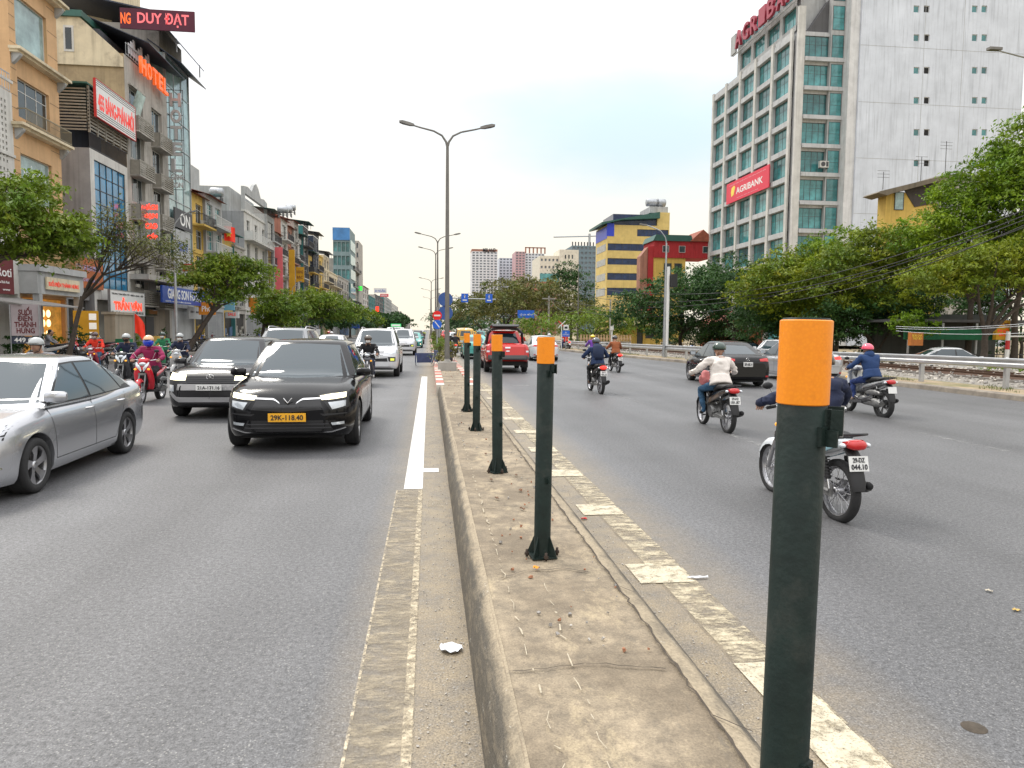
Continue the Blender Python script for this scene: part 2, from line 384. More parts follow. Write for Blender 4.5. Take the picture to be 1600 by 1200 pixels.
M_earth = mat('earth', (.20, .16, .11), .95, var=.3, vs=.4, bump=.4, bs=6, col2=(.12, .13, .06), dirt=.5)
M_pave = mat('paving', (.24, .215, .19), .85, var=.25, vs=2, bump=.3, bs=15, col2=(.14, .13, .12), dirt=.5)

def sheet(name, x0, x1, y0, y1, z, m, ny=1, nx=1):
    b = MB(); vs = [(x0+(x1-x0)*i/nx, y0+(y1-y0)*j/ny, z) for j in range(ny+1) for i in range(nx+1)]
    b.add(vs, [(j*(nx+1)+i, j*(nx+1)+i+1, (j+1)*(nx+1)+i+1, (j+1)*(nx+1)+i) for j in range(ny) for i in range(nx)])
    return b.build(name, m, kind='structure')
sheet('ground', -1500, 1500, -60, 3000, -.5, M_earth)
sheet('road', -15.2, 17.2, -12, 1600, 0, M_asph)
# pavement on the shop side
MB().box(-40, -15.2, -12, 1500, -.6, .15).build('pavement', M_pave, kind='structure')
# right-hand verge with its kerb, following the bend of the road edge
KX = [(-12, 16.6), (15, 15.9), (24, 15.9), (34, 15.3), (45, 13.8), (60, 11.9), (80, 11.0), (150, 10.4), (400, 10.4)]
def kx(y): return interp(KX, y)
b = MB(); ys = [-12+i*2 for i in range(60)]+[110+i*20 for i in range(16)]
secs = []
for y in ys:
    k = kx(y); secs.append([(k-.02, y, -.01), (k, y, .13), (k+.03, y, .155), (k+.28, y, .16)])
b.loft(secs, closed=False, caps=False, flip=True); b.build('kerb', mat('kerb_stone', (.30, .26, .21), .85, var=.3, vs=2, bump=.4, bs=20, col2=(.15, .13, .11), dirt=.5), kind='structure', sharp=30)
b = MB(); b.loft([[(kx(y)+.28, y, .155), (kx(y)+1.6, y, .16), (kx(y)+7.3, y, .16), (kx(y)+8.6, y, -.3), (60, y, -.3), (300, y, -.3)] for y in ys], closed=False, caps=False, flip=True)
b.build('verge', mat('verge_soil', (.34, .26, .17), .95, var=.3, vs=1.2, bump=.5, bs=9, col2=(.13, .14, .045), dirt=.62), kind='structure')
# the median: rounded kerbs and a slab between them
PROF = [(.225, -.005), (.234, .07), (.247, .15), (.268, .215), (.297, .258), (.325, .278), (.35, .286)]
PROR = [(1.12, .282), (1.19, .272), (1.245, .235), (1.265, .15), (1.275, -.005)]
def wob(y, k): return .006*noise.noise(Vector((k, y*.8, 0)))+.0025*noise.noise(Vector((k, y*5, 3)))
ys = [-4+.12*i for i in range(300)]+[32+2*i for i in range(60)]+[160+20*i for i in range(30)]
def medsec(P, k): return [[(x+wob(y, k)*(1 if 0 < z else .4), y, z+wob(y+9, k)*.5*(z > 0)) for x, z in P] for y in ys]
MB().loft(medsec(PROF, 1), closed=False, caps=False, flip=True).build('median_kerb', M_kerb, kind='structure', sharp=60)
MB().loft(medsec(PROR, 5), closed=False, caps=False, flip=True).build('median_kerb', M_kerb, kind='structure', sharp=60)
MB().loft([[(x, y, .280+.010*noise.noise(Vector((x*2, y*1.4, 0)))*.6+.003*noise.noise(Vector((x*9, y*9, 0)))) for x in [.335+i*.079 for i in range(11)]] for y in ys], closed=False, caps=False, flip=True).build('median_top', M_med, kind='structure')
# cracks and slab joints
def crack(pts, w_=.008, z=.2955, seed=1):
    rnd = random.Random(seed); P = []
    for (x0, y0), (x1, y1) in zip(pts, pts[1:]):
        n = max(2, int(math.hypot(x1-x0, y1-y0)/.05))
        for i in range(n): t = i/n; P.append((x0+(x1-x0)*t+rnd.gauss(0, .006), y0+(y1-y0)*t+rnd.gauss(0, .006)))
    vs = []
    for i, (x, y) in enumerate(P):
        a = P[max(i-1, 0)]; c = P[min(i+1, len(P)-1)]; dx, dy = c[0]-a[0], c[1]-a[1]; l = math.hypot(dx, dy) or 1; h = w_*(.4+rnd.random())/2
        vs += [(x-dy/l*h, y+dx/l*h, z), (x+dy/l*h, y-dx/l*h, z)]
    return vs, [(2*i, 2*i+1, 2*i+3, 2*i+2) for i in range(len(P)-1)]
M_crack = mat('crack_dark', (.075, .06, .045), .95, var=.3, vs=30); M_scuff = mat('scuff_pale', (.46, .40, .30), .9, var=.3, vs=30)
b = MB()
for i, pts in enumerate([[(1.105, 1.5), (1.11, 4), (1.12, 9), (1.11, 16)], [(.36, 3.05), (.7, 3.1), (1.1, 3.0)], [(.42, 4.25), (.6, 4.38), (.85, 4.4), (1.05, 4.28)], [(.42, 6.0), (.75, 6.05), (.9, 6.0)],
                         [(.42, 8.6), (1.1, 8.7)], [(.42, 11.9), (1.1, 12)], [(.42, 15), (1.1, 15.1)], [(1.12, 4.05), (1.22, 3.9)], [(1.11, 2.6), (1.25, 2.45)], [(.42, 1.9), (1.1, 1.95)]]):
    b.add(*crack(pts, .012 if i == 0 else .007, .2935 if i == 0 else .2915, i))
b.build('median_cracks', M_crack, kind='structure')
b = MB(); rnd = random.Random(77)
for X_, y0_, y1_ in ((.455, 1.5, 9), (.68, 1.6, 4.1), (.44, 9, 18)):
    y = y0_
    while y < y1_:
        l_ = rnd.uniform(.04, .22); xx = X_+(.10*(4.1-y)*-.3 if X_ > .6 else 0)+rnd.gauss(0, .004)
        b.add(*crack([(xx, y), (xx+rnd.gauss(0, .006), y+l_)], rnd.uniform(.003, .008), .2935, int(y*100))); y += l_+rnd.uniform(.0, .10)
b.build('median_scratches', M_scuff, kind='structure')
# markings
def strip(b, x0, x1, y0, y1, z=.004, m=0, ex=0): return b.add([(x0, y0, z), (x1, y0, z), (x1+ex, y1, z), (x0+ex, y1, z)], [(0, 1, 2, 3)], m)
b = MB(); strip(b, -.285, -.075, 8.05, 27.5); strip(b, -.10, .12, 9.0, 9.25, .0045); b.build('road_marking', M_lineW, kind='structure')
b = MB(); strip(b, -.36, -.07, 1.2, 8.0, .002); b.build('road_marking', M_ghost, kind='structure'); b = MB(); strip(b, -.12, -.075, 1.2, 8.0, .0055); strip(b, -.365, -.35, 1.2, 8.0, .0055); b.build('road_marking', worn('road_paint_edge', (.60, .51, .36), .42, .60, 16), kind='structure')
b = MB(); strip(b, -.35, -.07, 1.2, 8.0); strip(b, -.02, .15, 7.2, 7.5); strip(b, -.4, -.1, 27.7, 29); b.build('road_marking', M_lineWorn, kind='structure')
b = MB(); strip(b, 1.64, 1.93, 1.5, 24, .002); b.build('road_marking', M_ghost, kind='structure'); b = MB(); strip(b, 1.66, 1.92, 1.5, 24); b.build('road_marking', M_lineY, kind='structure')
b = MB()
for y in (4.85, 6.75, 8.6, 10.4, 12.3, 14.2, 16.2, 18.5, 21): strip(b, 1.50, 1.72, y, y+.42, .008); strip(b, 1.72, 1.90, y, y+.35, .008)
strip(b, 1.64, 1.9, 2.6, 3.6, .008); b.build('road_marking', M_lineYs, kind='structure')
b = MB()
for X0 in (5.2, 8.8, 12.2):
    for k in range(14): strip(b, X0, X0+.12, 9+k*8.5, 12+k*8.5)
for X0 in (-4.6, -8.0):
    for k in range(12): strip(b, X0, X0+.12, 6+k*8.5, 9+k*8.5)
strip(b, 2.6, 4.6, 23, 23.4); strip(b, 1.9, 2.3, 30, 60); strip(b, -7.6, -4.5, 8.2, 8.32, ex=1)
b.build('road_marking', M_lineFaint, kind='structure')
# painted red and white kerb stones farther on
b = MB(); MR = mat('kerb_red', (.46, .16, .12), .8, var=.3, vs=5); MW = mat('kerb_white', (.58, .54, .47), .8, var=.25, vs=5)
for k in range(150):
    y = 19.5+k*.8
    for x0, x1 in ((.19, .41), (1.1, 1.3)): b.box(x0, x1, y, y+.79, .0, .30+.01*(k % 3), m=(k % 2))
b.build('painted_kerb', [MW, MR], kind='structure')
# ballast and rails behind the guardrail
rnd = random.Random(5); b = MB()
def stone(b, x, y, z, r, rnd, m=0):
    T = Matrix.Translation((x, y, z)) @ Matrix.Rotation(rnd.random()*6, 4, 'Z') @ Matrix.Rotation(rnd.random()*3, 4, 'X')
    c = [(-1, -1, -.6), (1, -.9, -.5), (.9, 1, -.6), (-.9, .9, -.5), (-.6, -.7, .6), (.7, -.6, .7), (.5, .7, .5), (-.7, .6, .7)]
    b.add([Vector(q)*r*rnd.uniform(.7, 1.1) for q in c], [(0, 3, 2, 1), (4, 5, 6, 7), (0, 1, 5, 4), (1, 2, 6, 5), (2, 3, 7, 6), (3, 0, 4, 7)], m, T=T)
for k in range(5200):
    y = 16+54*rnd.random()**1.5; k0 = kx(y); x = k0+1.9+rnd.random()*5.0
    stone(b, x, y, .18+.16*min(1, (x-k0-1.9)/1.2)*rnd.random()+.1*min(1, (x-k0-1.9)/1.2), rnd.uniform(.03, .07), rnd, rnd.randrange(3))
b.build('ballast_stones', [mat('stone_a', (.42, .39, .35), .9), mat('stone_b', (.30, .28, .26), .9), mat('stone_c', (.52, .48, .42), .9)], label='grey crushed stone ballast along the railway', cat='ballast', kind='stuff')
b = MB(); b.loft([[(kx(y)+1.7, y, .15), (kx(y)+2.7, y, .30), (kx(y)+6.0, y, .30), (kx(y)+7.2, y, .15)] for y in range(10, 90, 2)], closed=False, caps=False, flip=True)
b.build('ballast_bank', mat('ballast_bed', (.26, .24, .21), .95, var=.45, vs=9, bump=1, bs=18), kind='structure')
r_ = thing('railway_track', 'rusty brown railway rails on grey ballast behind the guardrail', 'railway track', (0, 0, 0))
for dx in (3.0, 4.0):
    b = MB(); b.loft([[(kx(y)+dx-.035, y, .5), (kx(y)+dx-.035, y, .46), (kx(y)+dx-.01, y, .44), (kx(y)+dx-.07, y, .34), (kx(y)+dx+.07, y, .34), (kx(y)+dx+.01, y, .44), (kx(y)+dx+.035, y, .46), (kx(y)+dx+.035, y, .5)] for y in range(10, 90, 2)], smooth=False)
    b.build('rail', mat('rail_rust', (.10, .055, .035), .7, .3), r_)
for k in range(90):
    y = 12+k*.62; MB().box(kx(y)+2.5, kx(y)+4.5, y, y+.24, .26, .35).build('sleeper', mat('sleeper', (.22, .2, .18), .9), r_) if k < 90 else None

# ================================================================= building kit (local frame: x along the front, front face at y=0 looking to -y, z up)
def panel(mb, x0, x1, z0, z1, ops, y=0, dep=.2, m=0, mr=None):
    """front wall with real openings ops=[(xa,xb,za,zb)]; reveals dep deep"""
    xs = sorted({x0, x1} | {v for o in ops for v in o[:2]}); zs = sorted({z0, z1} | {v for o in ops for v in o[2:]})
    for i in range(len(xs)-1):
        for j in range(len(zs)-1):
            cx, cz = (xs[i]+xs[i+1])/2, (zs[j]+zs[j+1])/2
            if not any(o[0] < cx < o[1] and o[2] < cz < o[3] for o in ops):
                mb.add([(xs[i], y, zs[j]), (xs[i+1], y, zs[j]), (xs[i+1], y, zs[j+1]), (xs[i], y, zs[j+1])], [(0, 1, 2, 3)], m)
    for a, b_, c, d in ops:
        mm = m if mr is None else mr
        mb.add([(a, y, c), (b_, y, c), (b_, y, d), (a, y, d), (a, y+dep, c), (b_, y+dep, c), (b_, y+dep, d), (a, y+dep, d)],
               [(0, 4, 5, 1), (1, 5, 6, 2), (2, 6, 7, 3), (3, 7, 4, 0)], mm)
def shell(mb, W, D, z0, z1, ops, dep=.2, m=0, ms=None):
    panel(mb, 0, W, z0, z1, ops, 0, dep, m)
    ms = m if ms is None else ms
    mb.add([(0, 0, z0), (W, 0, z0), (W, D, z0), (0, D, z0), (0, 0, z1), (W, 0, z1), (W, D, z1), (0, D, z1)],
           [(0, 4, 7, 3), (1, 2, 6, 5), (2, 3, 7, 6), (4, 5, 6, 7)], ms)
    if ops: mb.box(.02, W-.02, dep+.0, D-.02, z0+.02, z1-.02, m if ms is None else ms)
WC = {}
def window(par, x, z, w_, h, y=0, nx=2, nz=1, fm=None, gm=None, dep=.2, t=.05, top=0):
    fm = fm or M_fr; gm = gm or M_wg; key = (round(w_, 2), round(h, 2), nx, nz, fm.name, gm.name, t, top)
    if key not in WC:
        b = MB(); b.box(0, w_, 0, .06, 0, t); b.box(0, w_, 0, .06, h-t, h); b.box(0, t, 0, .06, t, h-t); b.box(w_-t, w_, 0, .06, t, h-t)
        for i in range(1, nx): b.box(w_*i/nx-t*.4, w_*i/nx+t*.4, .004, .055, t, h-t)
        for i in range(1, nz): b.box(t, w_-t, .008, .05, h*i/nz-t*.35, h*i/nz+t*.35)
        if top: b.box(t, w_-t, .008, .05, h*top-t*.35, h*top+t*.35)
        g = MB(); g.box(t*.5, w_-t*.5, .025, .04, t*.5, h-t*.5)
        WC[key] = (b.mesh('window', fm), g.mesh('pane', gm))
    f, g = WC[key]; o = ob('window', f, par, (x, y+dep*.6, z)); ob('pane', g, o); return o
def railing(par, x0, x1, y, z, h=.9, sp=.14, m=None, style='bars', side=.0):
    b = MB(); b.box(x0, x1, y, y+.04, z+h-.05, z+h); b.box(x0, x1, y, y+.04, z+.05, z+.09)
    if style == 'bars':
        n = max(2, int((x1-x0)/sp))
        for i in range(n+1): xx = x0+(x1-x0-.02)*i/n; b.box(xx, xx+.02, y+.01, y+.03, z, z+h-.05)
    elif style == 'slats':
        k = 0
        while .14*k < h-.1: b.box(x0, x1, y+.005, y+.03, z+.09+.14*k, z+.16+.14*k); k += 1
        for xx in (x0, (x0+x1)/2, x1-.05): b.box(xx, xx+.05, y-.01, y+.05, z, z+h)
    elif style == 'solid': b.box(x0, x1, y+.005, y+.035, z, z+h-.05)
    if side: b.box(x0, x0+.04, y+.04, y+side, z+h-.05, z+h); b.box(x1-.04, x1, y+.04, y+side, z+h-.05, z+h)
    if side and style in ('solid', 'slats'): b.box(x0, x0+.04, y+.04, y+side, z, z+h-.06); b.box(x1-.04, x1, y+.04, y+side, z, z+h-.06)
    return b.build('railing', m or M_frd, par)
def acunit(par, x, y, z, s=1):
    key = 'ac'
    if key not in WC:
        b = MB(); b.box(0, .8, 0, .3, 0, .55); b.lathe([(.2, -.012), (.19, -.012), (.17, -.01), (0, -.01)], (.28, 0, .28), 'y', 16, 1); b.box(.55, .76, -.01, 0, .08, .48, 1)
        b.box(.05, .1, 0, .35, -.08, 0, 1); b.box(.7, .75, 0, .35, -.08, 0, 1); WC[key] = b.mesh('air_conditioner', [mat('ac_white', (.55, .55, .52), .5, var=.2), M_frd])
    return ob('air_conditioner', WC[key], par, (x, y, z))
def signboard(name, label, W, H, D, m, texts, loc, rotz, mf=None, group=None, frame=.04, posts=None):
    """board centred on loc; texts=[(string, x, z, w, h, material, bold)]"""
    t = thing(name, label, 'sign', loc, rotz, group); b = MB(); b.box(-W/2, W/2, 0, D, -H/2, H/2); b.build('board', m, t)
    if mf:
        b = MB(); f = frame; b.box(-W/2-f, W/2+f, -.02, D+.01, H/2, H/2+f); b.box(-W/2-f, W/2+f, -.02, D+.01, -H/2-f, -H/2); b.box(-W/2-f, -W/2, -.02, D+.01, -H/2, H/2); b.box(W/2, W/2+f, -.02, D+.01, -H/2, H/2); b.build('frame', mf, t)
    for q in texts: letter(t, q[0], q[1], 0, q[2], q[3], q[4], q[5], bold=q[6] if len(q) > 6 else 0)
    return t
# ================================================================= cars (local frame: +y forward, x to the right, z up, origin on the ground)
def resample(P, n):
    P = [Vector((a, b)) for a, b in P]; Ls = [0]
    for a, b in zip(P, P[1:]): Ls.append(Ls[-1]+(b-a).length)
    out_ = []
    for i in range(n+1):
        t = Ls[-1]*i/n; j = 0
        while j < len(P)-2 and Ls[j+1] < t: j += 1
        u = (t-Ls[j])/max(1e-9, Ls[j+1]-Ls[j]); out_.append(P[j].lerp(P[j+1], min(1, u)))
    return out_
DIRS = {'f': (lambda a, b: Vector((a, 9, b)), Vector((0, -1, 0))), 'b': (lambda a, b: Vector((a, -9, b)), Vector((0, 1, 0))),
        'r': (lambda a, b: Vector((9, a, b)), Vector((-1, 0, 0))), 'l': (lambda a, b: Vector((-9, a, b)), Vector((1, 0, 0))),
        't': (lambda a, b: Vector((a, b, 9)), Vector((0, 0, -1)))}
def patch(bvh, mb, top, bot, d, m=0, nu=10, nv=4, off=.004, thick=.02):
    fn, rd = DIRS[d]; A = resample(top, nu); B = resample(bot, nu); vs = []
    for j in range(nv+1):
        for i in range(nu+1):
            q = B[i].lerp(A[i], j/nv); o_ = fn(q.x, q.y); h = bvh.ray_cast(o_, rd)
            if h[0] is None:
                cx_, cy_ = (0 if d in 'fbt' else (A[nu//2].x+B[nu//2].x)/2), (A[nu//2].y+B[nu//2].y)/2; p = None
                for k_ in range(1, 40):
                    u_ = k_/40; h2 = bvh.ray_cast(fn(q.x+(cx_-q.x)*u_, q.y+(cy_-q.y)*u_), rd)
                    if h2[0] is not None: p = h2[0]; break
                if p is None: p = fn(q.x, q.y)+rd*7
            else: p = h[0]
            vs.append(p-rd*off)
    fs = [(j*(nu+1)+i, j*(nu+1)+i+1, (j+1)*(nu+1)+i+1, (j+1)*(nu+1)+i) for j in range(nv) for i in range(nu)]
    ring = [i for i in range(nu+1)]+[j*(nu+1)+nu for j in range(1, nv+1)]+[nv*(nu+1)+i for i in range(nu-1, -1, -1)]+[j*(nu+1) for j in range(nv-1, 0, -1)]
    n0 = len(vs); vs += [vs[k]+rd*thick for k in ring]; R = len(ring)
    sk = [(ring[k], n0+k, n0+(k+1) % R, ring[(k+1) % R]) for k in range(R)]
    # orient outward
    a, b_, c = vs[fs[0][0]], vs[fs[0][1]], vs[fs[0][2]]
    if (b_-a).cross(c-a).dot(rd) > 0: fs = [f[::-1] for f in fs]
    mb.add(vs, fs, m, True); o = len(mb.v)-len(vs)
    for f in sk: mb.f.append(tuple(q+o for q in f)); mb.m.append(m); mb.sm.append(False)
SIDEF = [(0, .93), (.10, .975), (.3, .995), (.5, 1.0), (.66, .992), (.8, .972), (.9, .945), (.96, .905), (1.0, .845)]
def mirror(P): return [(-a, b) for a, b in P]
WHC = {}
def wheelmeshes(r, wd, style, near):
    key = (r, wd, style, near)
    if key in WHC: return WHC[key]
    n = 28 if near else 16; h = wd/2; ri = r*.69
    t = MB(); t.lathe([(ri, -h*.8), (ri*1.05, -h), (r*.93, -h), (r*.985, -h*.82), (r, -h*.55), (r, h*.55), (r*.985, h*.82), (r*.93, h), (ri*1.05, h), (ri, h*.8)], axis='x', n=n)
    if near:
        for gx in (-.45, 0, .45): t.lathe([(r*1.001, gx*h-.006), (r*1.001, gx*h+.006)], axis='x', n=n, m=1)
    f = MB(); f.lathe([(ri, -h*.75), (ri*.96, -h*.3), (ri*.94, h*.6), (ri*.99, h*.86), (ri*1.02, h*.88), (ri*1.02, h*.8)], axis='x', n=n, m=1)
    f.lathe([(ri*.95, h*.15), (ri*.3, h*.2), (0, h*.2)], axis='x', n=n, m=2)       # dark brake area
    f.lathe([(ri*.55, h*.28), (ri*.2, h*.3), (0, h*.3)], axis='x', n=n, m=3)      # disc
    k = {'ten': 10, 'five': 5, 'six': 6, 'twist': 5}[style]
    for i in range(k):
        a = 2*pi*i/k; wd0 = .05 if style == 'ten' else .075; tw = .28 if style == 'twist' else 0
        for s_ in ((-.10, .10) if style in ('five', 'twist') else (0,)):
            q = []
            for rr, aa, hw, hh in ((ri*.18, a+s_*.5, wd0*.42, h*.62), (ri*.6, a+s_+tw*.6, wd0*.34, h*.78), (ri*.99, a+s_*1.6+tw, wd0*.45, h*.84)):
                c = Vector((hh, cos(aa)*rr, sin(aa)*rr)); tn = Vector((0, -sin(aa), cos(aa)))
                q.append([tuple(c-tn*hw), tuple(c+tn*hw), tuple(c+tn*hw-Vector((h*.25, 0, 0))), tuple(c-tn*hw-Vector((h*.25, 0, 0)))])
            f.loft(q, m=0, smooth=False)
    f.lathe([(ri*.24, h*.5), (ri*.22, h*.7), (ri*.1, h*.74), (0, h*.74)], axis='x', n=12, m=0)
    WHC[key] = (t.mesh('tyre', [M_rub, M_dark]), f.mesh('rim', [M_alu, mat('rim_edge', (.33, .33, .34), .3, .8), M_dark, mat('brake_disc', (.2, .19, .18), .4, .8)]))
    return WHC[key]
def SPEC(**k): return k
MODELS = {
 'sedan': SPEC(L=4.42, W=1.73, tr=.31, af=1.34, ar=-1.21, clr=.19, top=[(-2.21, .80), (-2.16, .97), (-1.95, 1.03), (-1.2, .995), (0, .93), (.95, .92), (1.5, .86), (1.95, .76), (2.13, .68), (2.21, .56)],
      w=[(-2.21, .60), (-2.12, .74), (-1.8, .84), (-1, .865), (1, .865), (1.6, .85), (1.95, .78), (2.12, .66), (2.21, .44)], bot=[(-2.21, .36), (-2.05, .25), (-1.7, .2), (1.8, .18), (2.1, .19), (2.21, .27)],
      g=(1.14, .22, -1.90, -.72, .91, 1.475, .80, .54), yB=-.14, Cb=-1.20, Ct=-.86, quarter=(-1.50, -1.22), fall=.085),
 'suv': SPEC(L=4.75, W=1.93, tr=.365, af=1.52, ar=-1.43, clr=.22, top=[(-2.37, .86), (-2.3, 1.06), (-2.0, 1.12), (0, 1.05), (1.1, 1.06), (1.6, 1.02), (2.05, .95), (2.27, .86), (2.37, .70)],
      w=[(-2.37, .70), (-2.25, .84), (-1.9, .94), (-1, .965), (1, .965), (1.7, .95), (2.1, .86), (2.28, .72), (2.37, .52)], bot=[(-2.37, .42), (-2.2, .32), (-1.8, .24), (1.9, .24), (2.25, .25), (2.37, .33)],
      g=(1.26, .42, -2.28, -1.62, 1.02, 1.655, .87, .62), yB=-.22, Cb=-1.42, Ct=-1.25, quarter=(-1.92, -1.46)),
 'crossover': SPEC(L=4.30, W=1.79, tr=.34, af=1.36, ar=-1.25, clr=.24, top=[(-2.15, .86), (-2.08, 1.04), (-1.8, 1.08), (0, 1.03), (.95, 1.06), (1.5, 1.03), (1.9, .97), (2.08, .88), (2.15, .74)],
      w=[(-2.15, .66), (-2.05, .79), (-1.7, .87), (-1, .895), (1, .895), (1.6, .885), (1.95, .82), (2.08, .72), (2.15, .56)], bot=[(-2.15, .42), (-2.0, .32), (-1.6, .25), (1.7, .25), (2.05, .26), (2.15, .32)],
      g=(1.12, .38, -2.05, -1.55, 1.01, 1.635, .82, .60), yB=-.2, Cb=-1.28, Ct=-1.12, quarter=(-1.72, -1.32)),
 'bigsuv': SPEC(L=4.78, W=1.86, tr=.385, af=1.45, ar=-1.30, clr=.30, top=[(-2.39, .95), (-2.33, 1.12), (-2.0, 1.18), (0, 1.14), (1.0, 1.17), (1.6, 1.14), (2.05, 1.06), (2.3, .96), (2.39, .80)],
      w=[(-2.39, .74), (-2.28, .86), (-1.9, .92), (-1, .93), (1, .93), (1.7, .92), (2.1, .86), (2.3, .74), (2.39, .58)], bot=[(-2.39, .46), (-2.2, .38), (-1.8, .32), (1.9, .32), (2.25, .34), (2.39, .42)],
      g=(1.15, .45, -2.32, -1.98, 1.11, 1.80, .85, .63), yB=-.25, Cb=-1.30, Ct=-1.22, quarter=(-2.0, -1.36)),
 'pickup': SPEC(L=5.3, W=1.88, tr=.385, af=1.62, ar=-1.48, clr=.33, top=[(-2.65, 1.10), (-2.62, 1.20), (-2.3, 1.22), (-.9, 1.18), (0, 1.13), (1.2, 1.13), (1.8, 1.09), (2.3, 1.02), (2.55, .94), (2.65, .78)],
      w=[(-2.65, .84), (-2.6, .89), (-1.9, .93), (-1, .93), (1.2, .93), (2.0, .91), (2.4, .84), (2.58, .72), (2.65, .58)], bot=[(-2.65, .60), (-2.5, .52), (-2.2, .45), (1.9, .36), (2.45, .36), (2.65, .42)],
      g=(1.35, .62, -.98, -.78, 1.10, 1.78, .84, .62), yB=.02, Cb=-.78, Ct=-.66, quarter=None),
 'van': SPEC(L=4.9, W=1.88, tr=.33, af=1.6, ar=-1.5, clr=.25, top=[(-2.45, 1.0), (-2.4, 1.15), (0, 1.15), (1.4, 1.15), (1.9, 1.08), (2.3, .95), (2.45, .7)],
      w=[(-2.45, .86), (-2.3, .92), (-1, .94), (1.5, .94), (2.0, .9), (2.35, .78), (2.45, .62)], bot=[(-2.45, .4), (-2.2, .3), (1.9, .28), (2.45, .34)],
      g=(1.75, 1.1, -2.42, -2.25, 1.1, 1.95, .88, .74), yB=.3, Cb=-1.0, Ct=-.98, quarter=(-2.1, -1.06)),
}
def carbody(sp, near):
    L, W = sp['L'], sp['W']; mb = MB(); Ra = sp['tr']+.055; clr = sp['clr']
    ys = set(); n = 70 if near else 34
    for i in range(n+1): ys.add(round(-L/2+L*i/n, 4))
    for wy in (sp['af'], sp['ar']):
        for a in range(0, 19 if near else 11): ys.add(round(wy+Ra*cos(pi*a/(18 if near else 10)), 4))
    for e in (.01, .03, .06, .1): ys.add(round(L/2-e, 4)); ys.add(round(-L/2+e, 4))
    ys = sorted(ys); secs = []
    for y in ys:
        zt, hw, zb0 = interp(sp['top'], y), interp(sp['w'], y), interp(sp['bot'], y); za = zb0
        for wy in (sp['af'], sp['ar']):
            if abs(y-wy) < Ra: za = max(za, sp['tr']+sqrt(Ra*Ra-(y-wy)**2))
        half = [(0, za)]+[(hw*.55, za), (hw*.86, za)]
        nl = 15 if near else 9
        for k in range(nl):
            u = k/(nl-1); z = zb0+(zt-zb0)*u; zz = max(z, min(za, zt-.03))
            half.append((hw*interp(SIDEF, (zz-zb0)/(zt-zb0)), zz))
        cr_ = .035*min(1, (L/2-abs(y))/.4)
        half += [(hw*.70, zt+cr_*.35), (hw*.5, zt+cr_*.7), (hw*.25, zt+cr_*.93), (0, zt+cr_)]
        sec = []
        for x, z in half+[(-x, z) for x, z in half[-2:0:-1]]:
            t = max(0, min(1, (abs(y)-(L/2-.45))/.45)); t = t*t*(3-2*t)
            zc = .52 if sp is MODELS['sedan'] else .62
            sec.append((x, y-math.copysign(1, y)*t*.10*(max(0, (z-zc))/.4)**2*(1 if y > 0 else .5)-math.copysign(1, y)*t*.09*(max(0, zc-.12-z)/.3)**2, z))
        secs.append(sec)
    mb.loft(secs, flip=True)
    # greenhouse
    yfb, yft, yrb, yrt, zb, zr, wb, wt = sp['g']; lv = 11 if near else 7; slices = []; nf, nsd = (12, 14) if near else (6, 6)
    def peri(f, ins=0, z=None):
        e = f**1.12
        yf = yfb+(yft-yfb)*e-ins; yr = yrb+(yrt-yrb)*(f**1.15)+ins; hw = wb+(wt-wb)*f**1.25-ins
        zz = zb+(zr-zb)*f if z is None else z; P = []
        for i in range(nf): x = hw*(1-2*i/nf); u = abs(x/hw); P.append((x, yf-.10*u*u-.05*u**8, zz))
        for i in range(nsd): P.append((-hw, (yf-.15)+(yr+.10-(yf-.15))*i/nsd, zz))
        for i in range(nf): x = -hw*(1-2*i/nf); u = abs(x/hw); P.append((x, yr+.06*u*u+.04*u**8, zz))
        for i in range(nsd): P.append((hw, (yr+.10)+(yf-.15-(yr+.10))*i/nsd, zz))
        # sides bulge in plan, roof falls towards the back
        Q = []
        ym = (yfb+yrb)/2; hl = (yfb-yrb)/2
        for x, y, z_ in P:
            b_ = 1-.035*((y-ym)/hl)**2-.03*max(0, (ym-y)/hl)**2; dz = -sp.get('fall', .045)*f*(((y-(yft-.45))/1.45)**2)
            Q.append((x*b_, y, z_+max(dz, -.12)))
        return Q
    for j in range(lv): slices.append(peri(.93*j/(lv-1)))
    for a in (.35, .7, 1.0): slices.append(peri(.93+.07*sin(a*pi/2), .075*(1-cos(a*pi/2))))
    top = slices[-1]; cy = (yft+yrt)/2
    for k in (.85, .6, .3, .02): slices.append([(x*k, cy+(y-cy)*k, z+.028*(1-k*k)) for x, y, z in top])
    mb.loft(slices, flip=True)
    return mb
